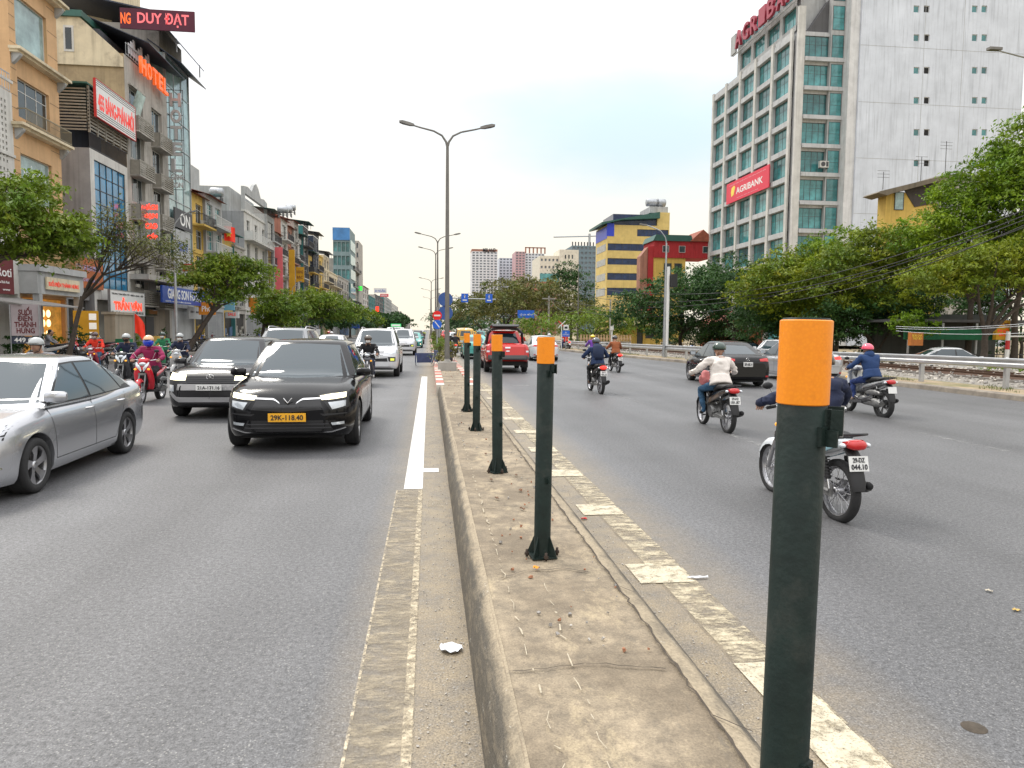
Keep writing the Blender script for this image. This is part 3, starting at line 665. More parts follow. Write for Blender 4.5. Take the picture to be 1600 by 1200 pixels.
def car(model, label, col, loc, rotz, cat='car', near=True, plate=None, plate_m=None, group=None, front=None, rear=None, style='five', lit=False, rimdark=False, tlit=False, name='parked_car', roofrail=False, parts=(), trim=None, brand=None, glass=None):
    sp = MODELS[model]; L, W = sp['L'], sp['W']; t = thing(name, label, cat, loc, rotz, group)
    mb = carbody(sp, near); bvh = BVHTree.FromPolygons([Vector(v) for v in mb.v], mb.f); pm = col if not isinstance(col, tuple) else paint(name, col)
    mb.build('body', pm, t, sharp=42)
    yfb, yft, yrb, yrt, zb, zr, wb, wt = sp['g']; gl = glass or M_glass; NU = 12 if near else 6; NV = 6 if near else 3
    # underbody
    u = MB(); u.box(-W/2+.24, W/2-.24, -L/2+.25, L/2-.3, sp['clr']-.02, .62); u.box(-W/2+.1, W/2-.1, sp['ar']+.42, sp['af']-.42, sp['clr']-.01, .4); u.build('underbody', M_dark, t)
    def P(nm, m, top, bot, d, off=.004, par=t, nu=None, nv=None, lab=None, thick=.02):
        q = MB(); patch(bvh, q, top, bot, d, 0, nu or NU, nv or NV, off, thick); o = q.build(nm, m, par, sharp=40)
        if lab: o['label'] = lab
        return o
    # glass
    z0, z1 = zb+.045, zr-.085
    def hwid(z): f = (z-zb)/(zr-zb); return (wb+(wt-wb)*f**1.25)*.93
    def fr(z): return yfb+(yft-yfb)*(((z-zb)/(zr-zb))**1.12)
    def rr(z): return yrb+(yrt-yrb)*(((z-zb)/(zr-zb))**1.15)
    ztw = zr-.055
    P('windscreen', gl, [(-hwid(ztw)+.05, ztw-.02), (0, ztw+.005), (hwid(ztw)-.05, ztw-.02)], [(-hwid(z0)+.045, z0+.02), (0, z0+.005), (hwid(z0)-.045, z0+.02)], 'f', nv=8 if near else 4)
    zrb = z0+(.10 if model in ('sedan',) else .05)
    rk = .84 if model == 'sedan' else .95
    P('rear_window', gl, [(-hwid(ztw)*rk+.08, ztw-.075), (0, ztw-.06), (hwid(ztw)*rk-.08, ztw-.075)], [(-hwid(zrb)*rk+.06, zrb+.02), (hwid(zrb)*rk-.06, zrb+.02)], 'b', nv=8 if near else 4)
    yB = sp['yB']; A0, A1 = fr(z0)-.22, fr(z1)-.17; Cb, Ct = sp['Cb'], sp['Ct']
    for d in 'lr':
        # black surround first, glass 3 mm proud of it
        end0, end1 = (sp['quarter'][0], sp['quarter'][0]+.52) if sp['quarter'] else (Cb, Ct)
        if model in ('suv', 'bigsuv', 'crossover', 'van'): end1 = end0+.28
        P('window_trim', trim or M_black, [(end1-.03, z1+.012), (yB, z1+.02), (A1+.03, z1+.008)], [(end0-.05, z0+.01), (yB, z0-.02), (A0+.08, z0-.025)], d, .003, nu=24 if near else 8)
        P('side_window', gl, [(yB+.03, z1), (A1, z1-.012)], [(yB+.03, z0), (A0, z0-.005)], d, .007)
        P('side_window', gl, [(Ct+.02, z1-.012), (yB-.03, z1)], [(Cb+.02, z0+.015), (yB-.03, z0)], d, .007)
        if sp['quarter']: P('side_window', gl, [(end1, z1-.02), (Ct-.03, z1-.015)], [(end0, z0+.04), (Cb-.03, z0+.018)], d, .007)
        # seams and handles
        if near:
            zs = sp['clr']+.13
            Ra_ = sp['tr']+.055; yfm = min(A0+.10, sp['af']-Ra_-.06); yrm = max(Cb+.18, sp['ar']+Ra_+.06)
            for ya, yb_, yc in ((yB, yB, yB), (min(A0+.16, yfm+.06), 0, yfm), (Cb-.02, 0, yrm)):
                P('door_seam', M_dark, [(ya-.004, z0-.03), (ya+.004, z0-.03)], [(yc-.004, zs), (yc+.004, zs)], d, .0015, nu=1, nv=10, thick=.005)
            P('door_seam', M_dark, [(yrm, zs), (yfm, zs)], [(yrm, zs-.008), (yfm, zs-.008)], d, .0015, nu=12, nv=1, thick=.005)
            sx = 1 if d == 'r' else -1
            for yh in (yB+.12, Cb+.20):
                h = bvh.ray_cast(Vector((sx*9, yh, z0-.14)), Vector((-sx, 0, 0)))
                if h[0]:
                    q = MB(); x = h[0].x; q.tube([(x-sx*.01, yh-.09, z0-.14), (x+sx*.035, yh-.06, z0-.137), (x+sx*.04, yh+.05, z0-.137), (x-sx*.01, yh+.09, z0-.14)], [.012, .013, .013, .012], 8); q.build('door_handle', pm if model != 'sedan' else M_chrome, t)
    # wing mirrors
    for sx in (-1, 1):
        h = bvh.ray_cast(Vector((sx*9, A0+.02, z0+.06)), Vector((-sx, 0, 0))); x = h[0].x if h[0] else sx*(wb-.03)
        q = MB(); T = Matrix.Translation((x+sx*.20, A0+.03, z0+.075)) @ Matrix.Rotation(sx*-.12, 4, 'Z')
        q.loft([[(sx*a, b_*k, c*k2) for b_, c in ((.055, -.05), (.07, 0), (.06, .055), (.02, .075), (-.045, .07), (-.05, -.055), (.02, -.065))] for a, k, k2 in ((-.11, .6, .7), (-.08, .95, .95), (0, 1, 1), (.08, .95, .95), (.115, .55, .6))], flip=sx > 0, T=T)
        q.box(x-sx*.02, x+sx*.12, A0+.0, A0+.06, z0-.005, z0+.03, 1); q.build('wing_mirror', [pm, M_black], t, sharp=50)
        MB().box(x+sx*.115, x+sx*.29, A0-.028, A0-.020, z0+.025, z0+.135).build('mirror_glass', M_lens, t)
    # wheels
    tm, rm = wheelmeshes(sp['tr'], .215, style, near)
    for wy in (sp['af'], sp['ar']):
        hw = interp(sp['w'], wy)
        for sx in (-1, 1):
            wv = bpy.data.objects.new('wheel', None); COL.objects.link(wv); wv.parent = t; wv.location = (sx*(hw-.115), wy, sp['tr']); wv.rotation_euler = (random.random()*.6, 0, 0 if sx > 0 else pi)
            ob('tyre', tm, wv); ob('rim', rm, wv)
    # front and rear dress
    for part in (front or []) + (rear or []):
        nm, m, d, top, bot = part[:5]; kw = part[5] if len(part) > 5 else {}
        mir = kw.get('mir', 1); off = kw.get('off', .006)
        P(nm, m, top, bot, d, off, nu=kw.get('nu'), nv=kw.get('nv'))
        if mir: P(nm, m, mirror(top), mirror(bot), d, off, nu=kw.get('nu'), nv=kw.get('nv'))
    def plateat(z, d, txt, w_=.48, h=.12):
        fn, rd = DIRS[d]; hit = bvh.ray_cast(fn(0, z), rd); y = hit[0].y if hit[0] else (L/2 if d == 'f' else -L/2)
        sg = 1 if d == 'f' else -1; pl = MB().box(-w_/2, w_/2, -.012, .012, -h/2, h/2).build('number_plate', plate_m or M_white, t, (0, y+sg*.045, z), pi if d == 'f' else 0)
        if txt: letter(pl, txt, 0, -.012, 0, w_*.86, h*.62, M_ink, .004, .02)
    if plate:
        for q in plate: plateat(*q)
    if brand: brand(t, bvh)
    if roofrail:
        for sx in (-1, 1):
            q = MB(); zt = zr-.0
            q.tube([(sx*(wt-.04), yft-.2, zt-.02), (sx*(wt-.03), yft-.32, zt+.055), (sx*(wt-.03), 0-.5, zt+.06), (sx*(wt-.03), yrt+.2, zt+.0), (sx*(wt-.05), yrt+.1, zt-.07)], .018, 8); q.build('roof_rail', M_alu, t)
    for f_ in parts: f_(t, bvh)
    return t
# ---- faces of the models, (x, z) polylines, right half, mirrored
def ring_badge(t, bvh, z, r, d='f', m=None, bar=None):
    fn, rd = DIRS[d]; h = bvh.ray_cast(fn(0, z), rd); y = h[0].y; sg = 1 if d == 'f' else -1
    q = MB(); n = 20; q.tube([(r*1.35*cos(2*pi*i/n), y+sg*.025, z+r*sin(2*pi*i/n)) for i in range(n+1)], r*.14, 6)
    if bar: 
        for a in bar: q.tube([(x*r, y+sg*.025, z+zz*r) for x, zz in a], r*.15, 6)
    q.build('badge', m or M_chrome, t)
F_SEDAN = [('headlight', M_lens, 'f', [(.36, .70), (.56, .755), (.74, .80)], [(.36, .655), (.55, .635), (.76, .69)], {'off': .008}),
           ('headlight_trim', M_black, 'f', [(.34, .715), (.56, .77), (.77, .82)], [(.34, .64), (.55, .615), (.78, .67)], {'off': .003}),
           ('grille', M_black, 'f', [(-.34, .645), (.34, .645)], [(-.42, .60), (.42, .60)], {'mir': 0}),
           ('lower_grille', M_black, 'f', [(-.40, .555), (.40, .555)], [(-.52, .29), (.52, .29)], {'mir': 0}),
           ('fog_lamp_bezel', M_black, 'f', [(.56, .56), (.68, .53)], [(.60, .30), (.74, .34)]),
           ('fog_lamp', M_lit, 'f', [(.61, .42), (.68, .42)], [(.61, .36), (.68, .36)], {'off': .012, 'nu': 3, 'nv': 3}),
           ('bumper_trim', M_chrome, 'f', [(.54, .30), (.78, .40)], [(.54, .285), (.79, .38)], {'off': .012})]
R_SEDAN = [('tail_light', M_red, 'b', [(.40, .93), (.60, .965), (.78, .96)], [(.42, .86), (.60, .86), (.80, .85)], {'off': .010}),
           ('boot_seam', M_dark, 'b', [(-.62, .855), (.62, .855)], [(-.62, .847), (.62, .847)], {'mir': 0, 'off': .003}),
           ('boot_seam', M_dark, 'b', [(-.70, .60), (.70, .60)], [(-.70, .592), (.70, .592)], {'mir': 0, 'off': .003}),
           ('reflector', M_red, 'b', [(.60, .40), (.72, .40)], [(.60, .35), (.72, .35)], {'off': .008, 'nu': 3, 'nv': 2}),
           ('lower_bumper', M_black, 'b', [(-.55, .36), (.55, .36)], [(-.58, .27), (.58, .27)], {'mir': 0})]
F_SUV = [('headlight', M_lit, 'f', [(.44, .855), (.62, .885), (.80, .90)], [(.47, .80), (.62, .81), (.80, .83)], {'off': .009}),
         ('headlight_trim', M_black, 'f', [(.42, .865), (.62, .90), (.84, .915)], [(.42, .78), (.62, .79), (.84, .81)], {'off': .004}),
         ('light_strip', M_chrome, 'f', [(.13, .775), (.20, .825), (.45, .835)], [(.11, .745), (.19, .80), (.47, .815)], {'off': .010, 'nu': 10, 'nv': 2}),
         ('lower_headlight', M_lens, 'f', [(.56, .765), (.80, .785)], [(.62, .66), (.80, .70)], {'off': .008}),
         ('lower_headlight_trim', M_black, 'f', [(.50, .775), (.83, .80)], [(.60, .64), (.84, .68)], {'off': .004}),
         ('grille', M_black, 'f', [(-.44, .80), (-.18, .79), (-.10, .73), (.10, .73), (.18, .79), (.44, .80)], [(-.50, .66), (0, .62), (.50, .66)], {'mir': 0, 'off': .005, 'nu': 20}),
         ('lower_grille', M_black, 'f', [(-.55, .50), (.55, .50)], [(-.64, .33), (.64, .33)], {'mir': 0}),
         ('grille_bar', mat('grille_bar', (.06, .06, .065), .3), 'f', [(-.57, .45), (.57, .45)], [(-.57, .437), (.57, .437)], {'mir': 0, 'off': .016, 'nv': 1}),
         ('grille_bar', mat('grille_bar', (.06, .06, .065), .3), 'f', [(-.60, .395), (.60, .395)], [(-.60, .382), (.60, .382)], {'mir': 0, 'off': .016, 'nv': 1}),
         ('fog_lamp', M_lens, 'f', [(.60, .46), (.78, .47)], [(.62, .42), (.78, .43)], {'off': .01}),
         ('bumper_trim', M_chrome, 'f', [(-.80, .375), (-.6, .325), (.6, .325), (.80, .375)], [(-.80, .36), (-.6, .308), (.6, .308), (.80, .36)], {'mir': 0, 'off': .014, 'nu': 24, 'nv': 1}),
         ('bumper_crease', M_black, 'f', [(.45, .60), (.80, .60)], [(.50, .565), (.82, .585)], {'off': .004})]
def vbadge(t, bvh):
    h = bvh.ray_cast(Vector((0, 9, .78)), Vector((0, -1, 0))); y = h[0].y
    q = MB(); q.tube([(-.06, y+.03, .83), (0, y+.035, .755), (.06, y+.03, .83)], .009, 6); q.build('badge', M_chrome, t)
def hbadge(t, bvh): ring_badge(t, bvh, .86, .05, bar=[[(-.5, -.6), (-.35, .6)], [(.35, -.6), (.5, .6)], [(-.4, .0), (.4, .1)]])
def fbadge(t, bvh): ring_badge(t, bvh, .93, .035, 'b')
M_gril = mat('grille_grey', (.035, .035, .038), .35)
F_CROSS = [('headlight', M_lit, 'f', [(.46, .90), (.66, .93), (.80, .945)], [(.46, .80), (.66, .80), (.80, .81)], {'off': .009}),
           ('grille', M_gril, 'f', [(-.44, .93), (.44, .93)], [(-.46, .735), (.46, .735)], {'mir': 0, 'off': .006}),
           ('lamp_housing', M_black, 'f', [(.58, .79), (.84, .80)], [(.62, .45), (.84, .48)], {'off': .005}),
           ('lower_headlight', M_lens, 'f', [(.68, .70), (.80, .71)], [(.68, .57), (.80, .58)], {'off': .014}),
           ('bumper_bar', mat('silver_trim', (.45, .45, .46), .35, .5), 'f', [(-.60, .725), (.60, .725)], [(-.62, .60), (.62, .60)], {'mir': 0, 'off': .006}),
           ('lower_grille', M_black, 'f', [(-.58, .58), (.58, .58)], [(-.60, .47), (.60, .47)], {'mir': 0, 'off': .008}),
           ('skid_plate', mat('silver_trim', (.45, .45, .46), .35, .5), 'f', [(-.74, .58), (-.62, .46), (.62, .46), (.74, .58)], [(-.78, .52), (-.62, .36), (.62, .36), (.78, .52)], {'mir': 0, 'off': .012, 'nu': 20})]
for k in range(5): F_CROSS.append(('grille_bar', M_black, 'f', [(-.45, .90-.036*k), (.45, .90-.036*k)], [(-.45, .888-.036*k), (.45, .888-.036*k)], {'mir': 0, 'off': .018, 'nv': 1}))
F_BIG = [('headlight', M_lens, 'f', [(.46, .99), (.66, 1.03), (.84, 1.06)], [(.42, .92), (.66, .88), (.86, .90)], {'off': .009}),
         ('grille', M_gril, 'f', [(-.38, .985), (.38, .985)], [(-.34, .83), (.34, .83)], {'mir': 0, 'off': .006}),
         ('lower_grille', M_black, 'f', [(-.50, .73), (0, .70), (.50, .73)], [(-.52, .60), (.52, .60)], {'mir': 0, 'off': .006}),
         ('fog_lamp', mat('lens_yellow', (.7, .72, .1), .2, emit=.5), 'f', [(.62, .72), (.76, .72)], [(.62, .63), (.76, .63)], {'off': .012, 'nu': 4, 'nv': 3}),
         ('fog_lamp_bezel', M_black, 'f', [(.52, .78), (.80, .76)], [(.56, .60), (.80, .60)], {'off': .005})]
for k in range(3): F_BIG.append(('grille_bar', M_chrome, 'f', [(-.37, .965-.045*k), (.37, .965-.045*k)], [(-.36, .945-.045*k), (.36, .945-.045*k)], {'mir': 0, 'off': .016, 'nv': 1}))
R_ANY = [('tail_light', M_red, 'b', [(.62, 1.05), (.80, 1.06)], [(.64, .80), (.82, .80)], {'off': .010}),
         ('lower_bumper', M_black, 'b', [(-.62, .56), (.62, .56)], [(-.60, .47), (.60, .47)], {'mir': 0})]
R_PICK = [('tail_light', M_red, 'b', [(.74, 1.13), (.88, 1.12)], [(.76, .78), (.90, .79)], {'off': .012}),
          ('tail_light_lens', M_lens, 'b', [(.76, .95), (.88, .95)], [(.76, .88), (.88, .88)], {'off': .018, 'nu': 3, 'nv': 2}),
          ('tailgate_seam', M_dark, 'b', [(-.72, 1.18), (-.712, 1.18)], [(-.72, .74), (-.712, .74)], {'off': .003, 'nu': 1, 'nv': 8}),
          ('tailgate_handle', M_chrome, 'b', [(-.11, 1.10), (.11, 1.10)], [(-.11, 1.04), (.11, 1.04)], {'mir': 0, 'off': .02, 'nu': 3, 'nv': 2}),
          ('rear_bumper', mat('bumper_grey', (.12, .12, .125), .4, .3), 'b', [(-.90, .76), (.90, .76)], [(-.88, .56), (.88, .56)], {'mir': 0, 'off': .09, 'thick': .1}),
          ('tail_light_trim', M_chrome, 'b', [(-.08, .94), (0, .955), (.08, .94)], [(-.08, .915), (0, .90), (.08, .915)], {'mir': 0, 'off': .02, 'nu': 4, 'nv': 1})]
# ================================================================= motorbikes (local: +y forward, origin on the ground under the middle)
def ellsec(c, hx, hz, tilt=0, n=12, p=2.4):
    """superellipse section across the bike, centred at c=(x,y,z), tilted about x"""
    P = []
    for i in range(n):
        a = 2*pi*i/n; ca, sa = cos(a), sin(a); x = hx*math.copysign(abs(ca)**(2/p), ca); z = hz*math.copysign(abs(sa)**(2/p), sa)
        P.append((c[0]+x, c[1]-z*sin(tilt), c[2]+z*cos(tilt)))
    return P
def swoop(mb, keys, m=0, n=12, p=2.4):
    """keys: (y, z, halfwidth, halfheight, tilt)"""
    mb.loft([ellsec((0, y, z), hx, hz, tl, n, p) for y, z, hx, hz, tl in keys], m, flip=False); return mb
M_seat = mat('seat_vinyl', (.02, .02, .022), .55, var=.2, vs=8, bump=.1)
M_eng = mat('engine_alloy', (.22, .22, .22), .45, .6, var=.35, vs=12, bump=.3)
M_pipe = mat('exhaust_black', (.05, .05, .052), .4, .5, var=.3, vs=10)
def bikewheel(par, y, r, wd, near, spokes='cast', rimm=None):
    key = ('bw', r, wd, near, spokes, rimm.name if rimm else '')
    if key not in WHC:
        n = 30 if near else 16; ri = r-.055
        t = MB(); t.tube([(0, (ri+wd*.42)*cos(2*pi*i/n), (ri+wd*.42)*sin(2*pi*i/n)) for i in range(n+1)], [(wd*.42+.012, wd/2)]*(n+1), 10, caps=False)
        if near:
            for i in range(44):
                a = 2*pi*i/44
                for sx in (-1, 1):
                    T = Matrix.Rotation(a, 4, 'X'); t.box(sx*.004, sx*wd*.42, -.006, .002, r-.022, r-.004, T=T)
        f = MB(); f.lathe([(ri+.004, -wd*.36), (ri+.012, -wd*.42), (ri-.012, -wd*.2), (ri-.012, wd*.2), (ri+.012, wd*.42), (ri+.004, wd*.36)], axis='x', n=n)
        f.lathe([(0, -.055), (.035, -.055), (.04, -.03), (.028, 0), (.04, .03), (.035, .055), (0, .055)], axis='x', n=12)
        if spokes == 'wire':
            for i in range(24):
                a = 2*pi*i/24; s_ = 1 if i % 2 else -1
                f.tube([(s_*.035, .03*cos(a+.5*s_), .03*sin(a+.5*s_)), (0, ri*cos(a), ri*sin(a))], .0035, 4)
        else:
            for i in range(5):
                a = 2*pi*i/5
                for d_ in (-.13, .13): f.tube([(0, .03*cos(a), .03*sin(a)), (0, ri*.6*cos(a+d_), ri*.6*sin(a+d_)), (0, ri*cos(a+d_*.8), ri*sin(a+d_*.8))], [.012, .009, .011], 5)
        d = MB(); d.lathe([(.105, .048), (.105, .054), (.05, .054), (.05, .048), (.105, .048)], axis='x', n=20)
        WHC[key] = (t.mesh('tyre', M_rub), f.mesh('rim', rimm or M_alu), d.mesh('brake_disc', M_alu))
    w_ = bpy.data.objects.new('wheel', None); COL.objects.link(w_); w_.parent = par; w_.location = (0, y, r)
    a, b, c = WHC[key]; ob('tyre', a, w_); ob('rim', b, w_); ob('brake_disc', c, w_); return w_
def bike(kind, label, loc, rotz, body, accent=None, near=True, plate=None, group=None, tlit=False, hlit=False, name='motorbike', lean=0, spokes='cast', rimm=None, cargo=None):
    t = thing(name, label, 'motorbike', loc, rotz, group); t.rotation_euler = (0, lean, rotz)
    accent = accent or M_black; wb = 1.24 if kind == 'underbone' else 1.28; yr, yf = -wb/2, wb/2; r = .285 if kind == 'underbone' else .27
    wd = .075 if kind == 'underbone' else .10; n = 14 if near else 8
    bikewheel(t, yf, r, wd, near, spokes, rimm); bikewheel(t, yr, r, wd+.012, near, spokes, rimm)
    hy, hz = yf-.30, .98                     # steering head top
    q = MB()
    for sx in (-1, 1): q.tube([(sx*.068, yf, r), (sx*.072, yf-.13, r+.30), (sx*.06, yf-.19, .70)], [.022, .022, .018], 8)
    q.tube([(0, yf-.19, .66), (0, hy, hz)], .03, 8); q.box(-.09, .09, yf-.22, yf-.15, .66, .71); q.build('fork', M_eng if kind == 'scooter' else M_alu, t)
    q = MB(); secs = []
    for i in range(9):
        a = radians(-28+i*22); rr = r+.028
        c = Vector((0, yf-rr*cos(a+pi*.12)*-1 if False else yf+rr*sin(radians(-75+i*19)), r+rr*cos(radians(-75+i*19))))
        nv_ = Vector((0, sin(radians(-75+i*19)), cos(radians(-75+i*19))))
        wv = .062 if 0 < i < 8 else .045
        secs.append([tuple(c+Vector((wv*k, 0, 0))+nv_*(.022*(1-abs(k)**2)) - nv_*(.045*abs(k)**3)) for k in (-1, -.7, -.3, 0, .3, .7, 1)]+[tuple(c+Vector((wv*k, 0, 0))-nv_*.05*abs(k)**3-nv_*.004) for k in (1, .5, 0, -.5, -1)])
    q.loft(secs, flip=True); q.build('front_fender', body, t, sharp=50)
    # leg shield and front cowl
    q = MB()
    if kind == 'underbone':
        for sx in (-1, 1):
            q.loft([ellsec((sx*x, y, z), hx, hz_, .35, 10) for x, y, z, hx, hz_ in ((.035, hy+.0, .92, .03, .03), (.10, hy-.03, .80, .055, .075), (.15, hy-.10, .62, .055, .11), (.15, hy-.14, .45, .045, .10), (.11, hy-.15, .34, .02, .05))], flip=True)
        swoop(q, [(hy+.05, .92, .08, .03, .9), (hy+.06, .83, .10, .05, .9), (hy+.0, .72, .09, .05, .9), (hy-.06, .60, .05, .03, .9)], n=n)
        swoop(q, [(hy-.05, .66, .05, .07, .2), (hy-.25, .56, .055, .07, .1), (hy-.42, .57, .06, .08, -.1)], n=n)
    else:
        q.loft([ellsec((0, y, z), hx, hz_, .45, 14, 3) for y, z, hx, hz_ in ((hy+.06, .98, .10, .05), (hy+.10, .86, .17, .07), (hy+.06, .70, .22, .08), (hy-.0, .52, .23, .07), (hy-.05, .36, .20, .05), (hy-.06, .27, .15, .02))], flip=True)
        q.box(-.19, .19, hy-.48, hy-.02, .25, .31, m=1)
    q.build('front_cowl', [body, accent], t, sharp=50)
    if kind == 'scooter':
        q = MB()
        for sx in (-1, 1): q.loft([ellsec((sx*x, y, z), .03, h_, 0, 8) for x, y, z, h_ in ((.19, hy-.0, .62, .06), (.17, hy-.12, .40, .06), (.16, hy-.4, .30, .05), (.15, hy-.62, .36, .07), (.12, hy-.8, .45, .05))], flip=True)
        q.build('side_trim', accent, t)
    if kind == 'scooter' and near:
        q = MB()
        for sx in (-1, 1): q.loft([ellsec((sx*x, y, z), hx, .02, .45, 10) for x, y, z, hx in ((.03, hy+.135, .76, .01), (.07, hy+.15, .84, .045), (.11, hy+.14, .90, .04), (.14, hy+.10, .95, .01))], flip=True)
        q.build('cowl_lamp', M_lens, t)
        q = MB(); q.loft([ellsec((0, y, z), hx, .03, .35, 10) for y, z, hx in ((hy+.12, .80, .02), (hy+.105, .68, .10), (hy+.06, .50, .11), (hy+.0, .34, .06))], flip=True); q.build('cowl_insert', accent, t)
    # handlebar cowl, bars, grips, mirrors
    q = MB(); swoop(q, [(hy-.09, hz+.02, .07, .04, 0), (hy-.03, hz+.03, .13, .06, 0), (hy+.05, hz+.02, .12, .065, 0), (hy+.10, hz+.0, .08, .045, 0)], n=n); q.build('handlebar_cowl', body, t)
    q = MB(); q.tube([(-.34, hy-.17, hz+.03), (-.22, hy-.10, hz+.035), (0, hy-.04, hz+.0), (.22, hy-.10, hz+.035), (.34, hy-.17, hz+.03)], .012, 8); q.build('handlebar', M_chrome, t)
    for sx in (-1, 1):
        MB().tube([(sx*.235, hy-.107, hz+.035), (sx*.36, hy-.18, hz+.028)], .018, 8).build('grip', M_rub, t)
        q = MB(); q.tube([(sx*.17, hy-.07, hz+.05), (sx*.23, hy-.03, hz+.17), (sx*.26, hy-.03, hz+.22)], .006, 6, m=1); q.ell((sx*.28, hy-.02, hz+.25), (.062, .018, .038), m=0, nu=12, nv=8); q.build('mirror', [M_black, M_chrome], t)
        q = MB(); q.tube([(sx*.24, hy-.085, hz+.04), (sx*.34, hy-.09, hz+.02)], .006, 6); q.build('brake_lever', M_alu, t)
    MB().ell((0, hy+.085 if kind == 'underbone' else hy+.10, hz-.0 if kind == 'underbone' else hz-.06), (.085, .045, .048), nu=14, nv=10).build('headlight', M_lit if hlit else M_lens, t)
    for sx in (-1, 1):
        lx, ly, lz = (.11, hy+.05, .80) if kind == 'underbone' else (.15, hy+.15, .80)
        MB().ell((sx*lx, ly, lz), (.035, .03, .025), nu=8, nv=6).build('indicator', M_amber, t)
    # seat, tail
    sz = .755
    q = MB(); swoop(q, [(.18, sz-.04, .07, .03, .2), (.10, sz-.0, .11, .05, .1), (-.10, sz-.005, .135, .05, 0), (-.25, sz+.01, .13, .05, 0), (-.34, sz+.05, .135, .05, 0), (-.60, sz+.065, .11, .04, 0), (-.72, sz+.07, .06, .02, 0)], n=n, p=3); q.build('seat', M_seat, t)
    q = MB()
    zz = -.04
    swoop(q, [(.22, .56+zz, .07, .09, .3), (.05, .62+zz, .12, .10, .15), (-.2, .66+zz, .14, .10, .1), (-.45, .72+zz, .135, .085, .1), (-.70, .79+zz, .11, .06, .1), (-.86, .83+zz, .06, .03, .1)], n=n, p=2.8); q.build('tail_cowl', body, t, sharp=50)
    if near:
        q = MB()
        for sx in (-1, 1): q.loft([ellsec((sx*x, y, z), .012, h_, 0, 8) for x, y, z, h_ in ((.125, .0, .52, .05), (.145, -.2, .58, .05), (.14, -.45, .65, .04), (.115, -.7, .735, .02))], flip=True)
        q.build('side_stripe', accent, t)
        q = MB(); q.tube([(-.12, -.55, .80), (-.13, -.82, .86), (0, -.90, .87), (.13, -.82, .86), (.12, -.55, .80)], .012, 8); q.build('grab_rail', M_black, t)
    q = MB(); q.loft([ellsec((0, y, z), hx, h_, 0, 12, 2.6) for y, z, hx, h_ in ((-.78, .77, .10, .03), (-.86, .77, .098, .05), (-.90, .765, .08, .042), (-.915, .76, .05, .02))], flip=False); q.build('tail_light', M_redlit if tlit else M_red, t)
    for sx in (-1, 1): MB().ell((sx*.125, -.83, .76), (.03, .05, .025), nu=8, nv=6).build('indicator', M_lens, t)
    # rear fender with plate
    q = MB(); q.loft([[(-w_, y, z), (-w_*.7, y-.02, z+.01), (w_*.7, y-.02, z+.01), (w_, y, z), (w_*.7, y+.012, z), (-w_*.7, y+.012, z)] for y, z, w_ in ((-.72, .76, .07), (-.83, .66, .07), (-.885, .52, .07), (-.915, .42, .075), (-.93, .34, .06))], flip=True); q.build('rear_fender', M_black, t, sharp=50)
    pl = MB().box(-.095, .095, -.004, .004, -.07, .07).build('number_plate', M_white, t, (0, -.905, .60)); pl.rotation_euler = (radians(-14), 0, 0)
    if plate:
        a, b = plate; letter(pl, a, 0, -.005, .033, .12, .045, M_ink, .003, .02); letter(pl, b, 0, -.005, -.03, .16, .05, M_ink, .003, .02)
    # engine, swingarm, shocks, exhaust
    q = MB()
    if kind == 'underbone':
        q.lathe([(.01, -.13), (.10, -.13), (.125, -.10), (.125, .10), (.10, .13), (.01, .13)], (0, -.06, .33), 'x', 16); q.lathe([(.01, -.09), (.075, -.09), (.08, -.07), (.08, .07), (.075, .09), (.01, .09)], (0, .13, .36), 'x', 12)
        q.box(-.07, .07, -.22, .12, .24, .34)
        for k in range(5): q.box(-.085, .085, .17+k*.028, .185+k*.028, .32, .46)
        q.tube([(.09, -.06, .33), (.095, yr, r)], .022, 6); q.tube([(-.09, -.06, .33), (-.095, yr, r)], .028, 6)
        q.box(-.11, -.095, yr-.05, -.0, .24, .36)
    else:
        q.loft([ellsec((-.09, y, z), .07, h_, 0, 12) for y, z, h_ in ((.0, .34, .07), (-.12, .33, .11), (-.35, .31, .10), (-.58, .29, .10), (-.70, .28, .05))], flip=False)
        q.ell((-.12, -.12, .33), (.06, .12, .10)); q.ell((-.12, -.55, .29), (.055, .10, .09)); q.box(-.10, .08, -.25, .05, .26, .42)
        q.loft([ellsec((-.10, y, z), .06, h_, 0, 10) for y, z, h_ in ((-.22, .50, .04), (-.35, .52, .07), (-.6, .52, .06), (-.68, .5, .03))], flip=False)
    q.build('engine', M_eng, t, sharp=50)
    for sx in (-1, 1):
        q = MB(); q.tube([(sx*.115, yr-.02, r+.03), (sx*.12, yr+.10, .66)], .010, 6, m=1)
        q.tube([(sx*.115, yr+.0, r+.12), (sx*.12, yr+.08, .60)], .028, 8)
        for k in range(7): z = r+.14+k*.03; q.tube([(sx*.115, yr+.0+k*.009, z), (sx*.115, yr+.002+k*.009, z+.012)], .036, 8)
        q.build('shock_absorber', [M_black, M_chrome], t)
    q = MB(); q.tube([(.03, .28, .33), (.07, .22, .24), (.11, .0, .20), (.13, -.25, .22), (.145, -.40, .26)], .016, 8, m=1)
    q.tube([(.145, -.38, .255), (.15, -.45, .27), (.155, -.80, .36), (.155, -.84, .37)], [.028, .045, .052, .045], 12); q.lathe([(0, 0), (.03, 0), (.03, .03)], (.155, -.87, .375), 'y', 10, m=2); q.build('exhaust', [M_pipe, M_eng, M_dark], t)
    q = MB()
    for sx in (-1, 1): q.tube([(sx*.05, .0, .27), (sx*.24, .02, .25)], .013, 6); q.tube([(sx*.10, -.40, .36), (sx*.22, -.42, .33)], .012, 6)
    q.build('footrest', M_rub, t)
    return t
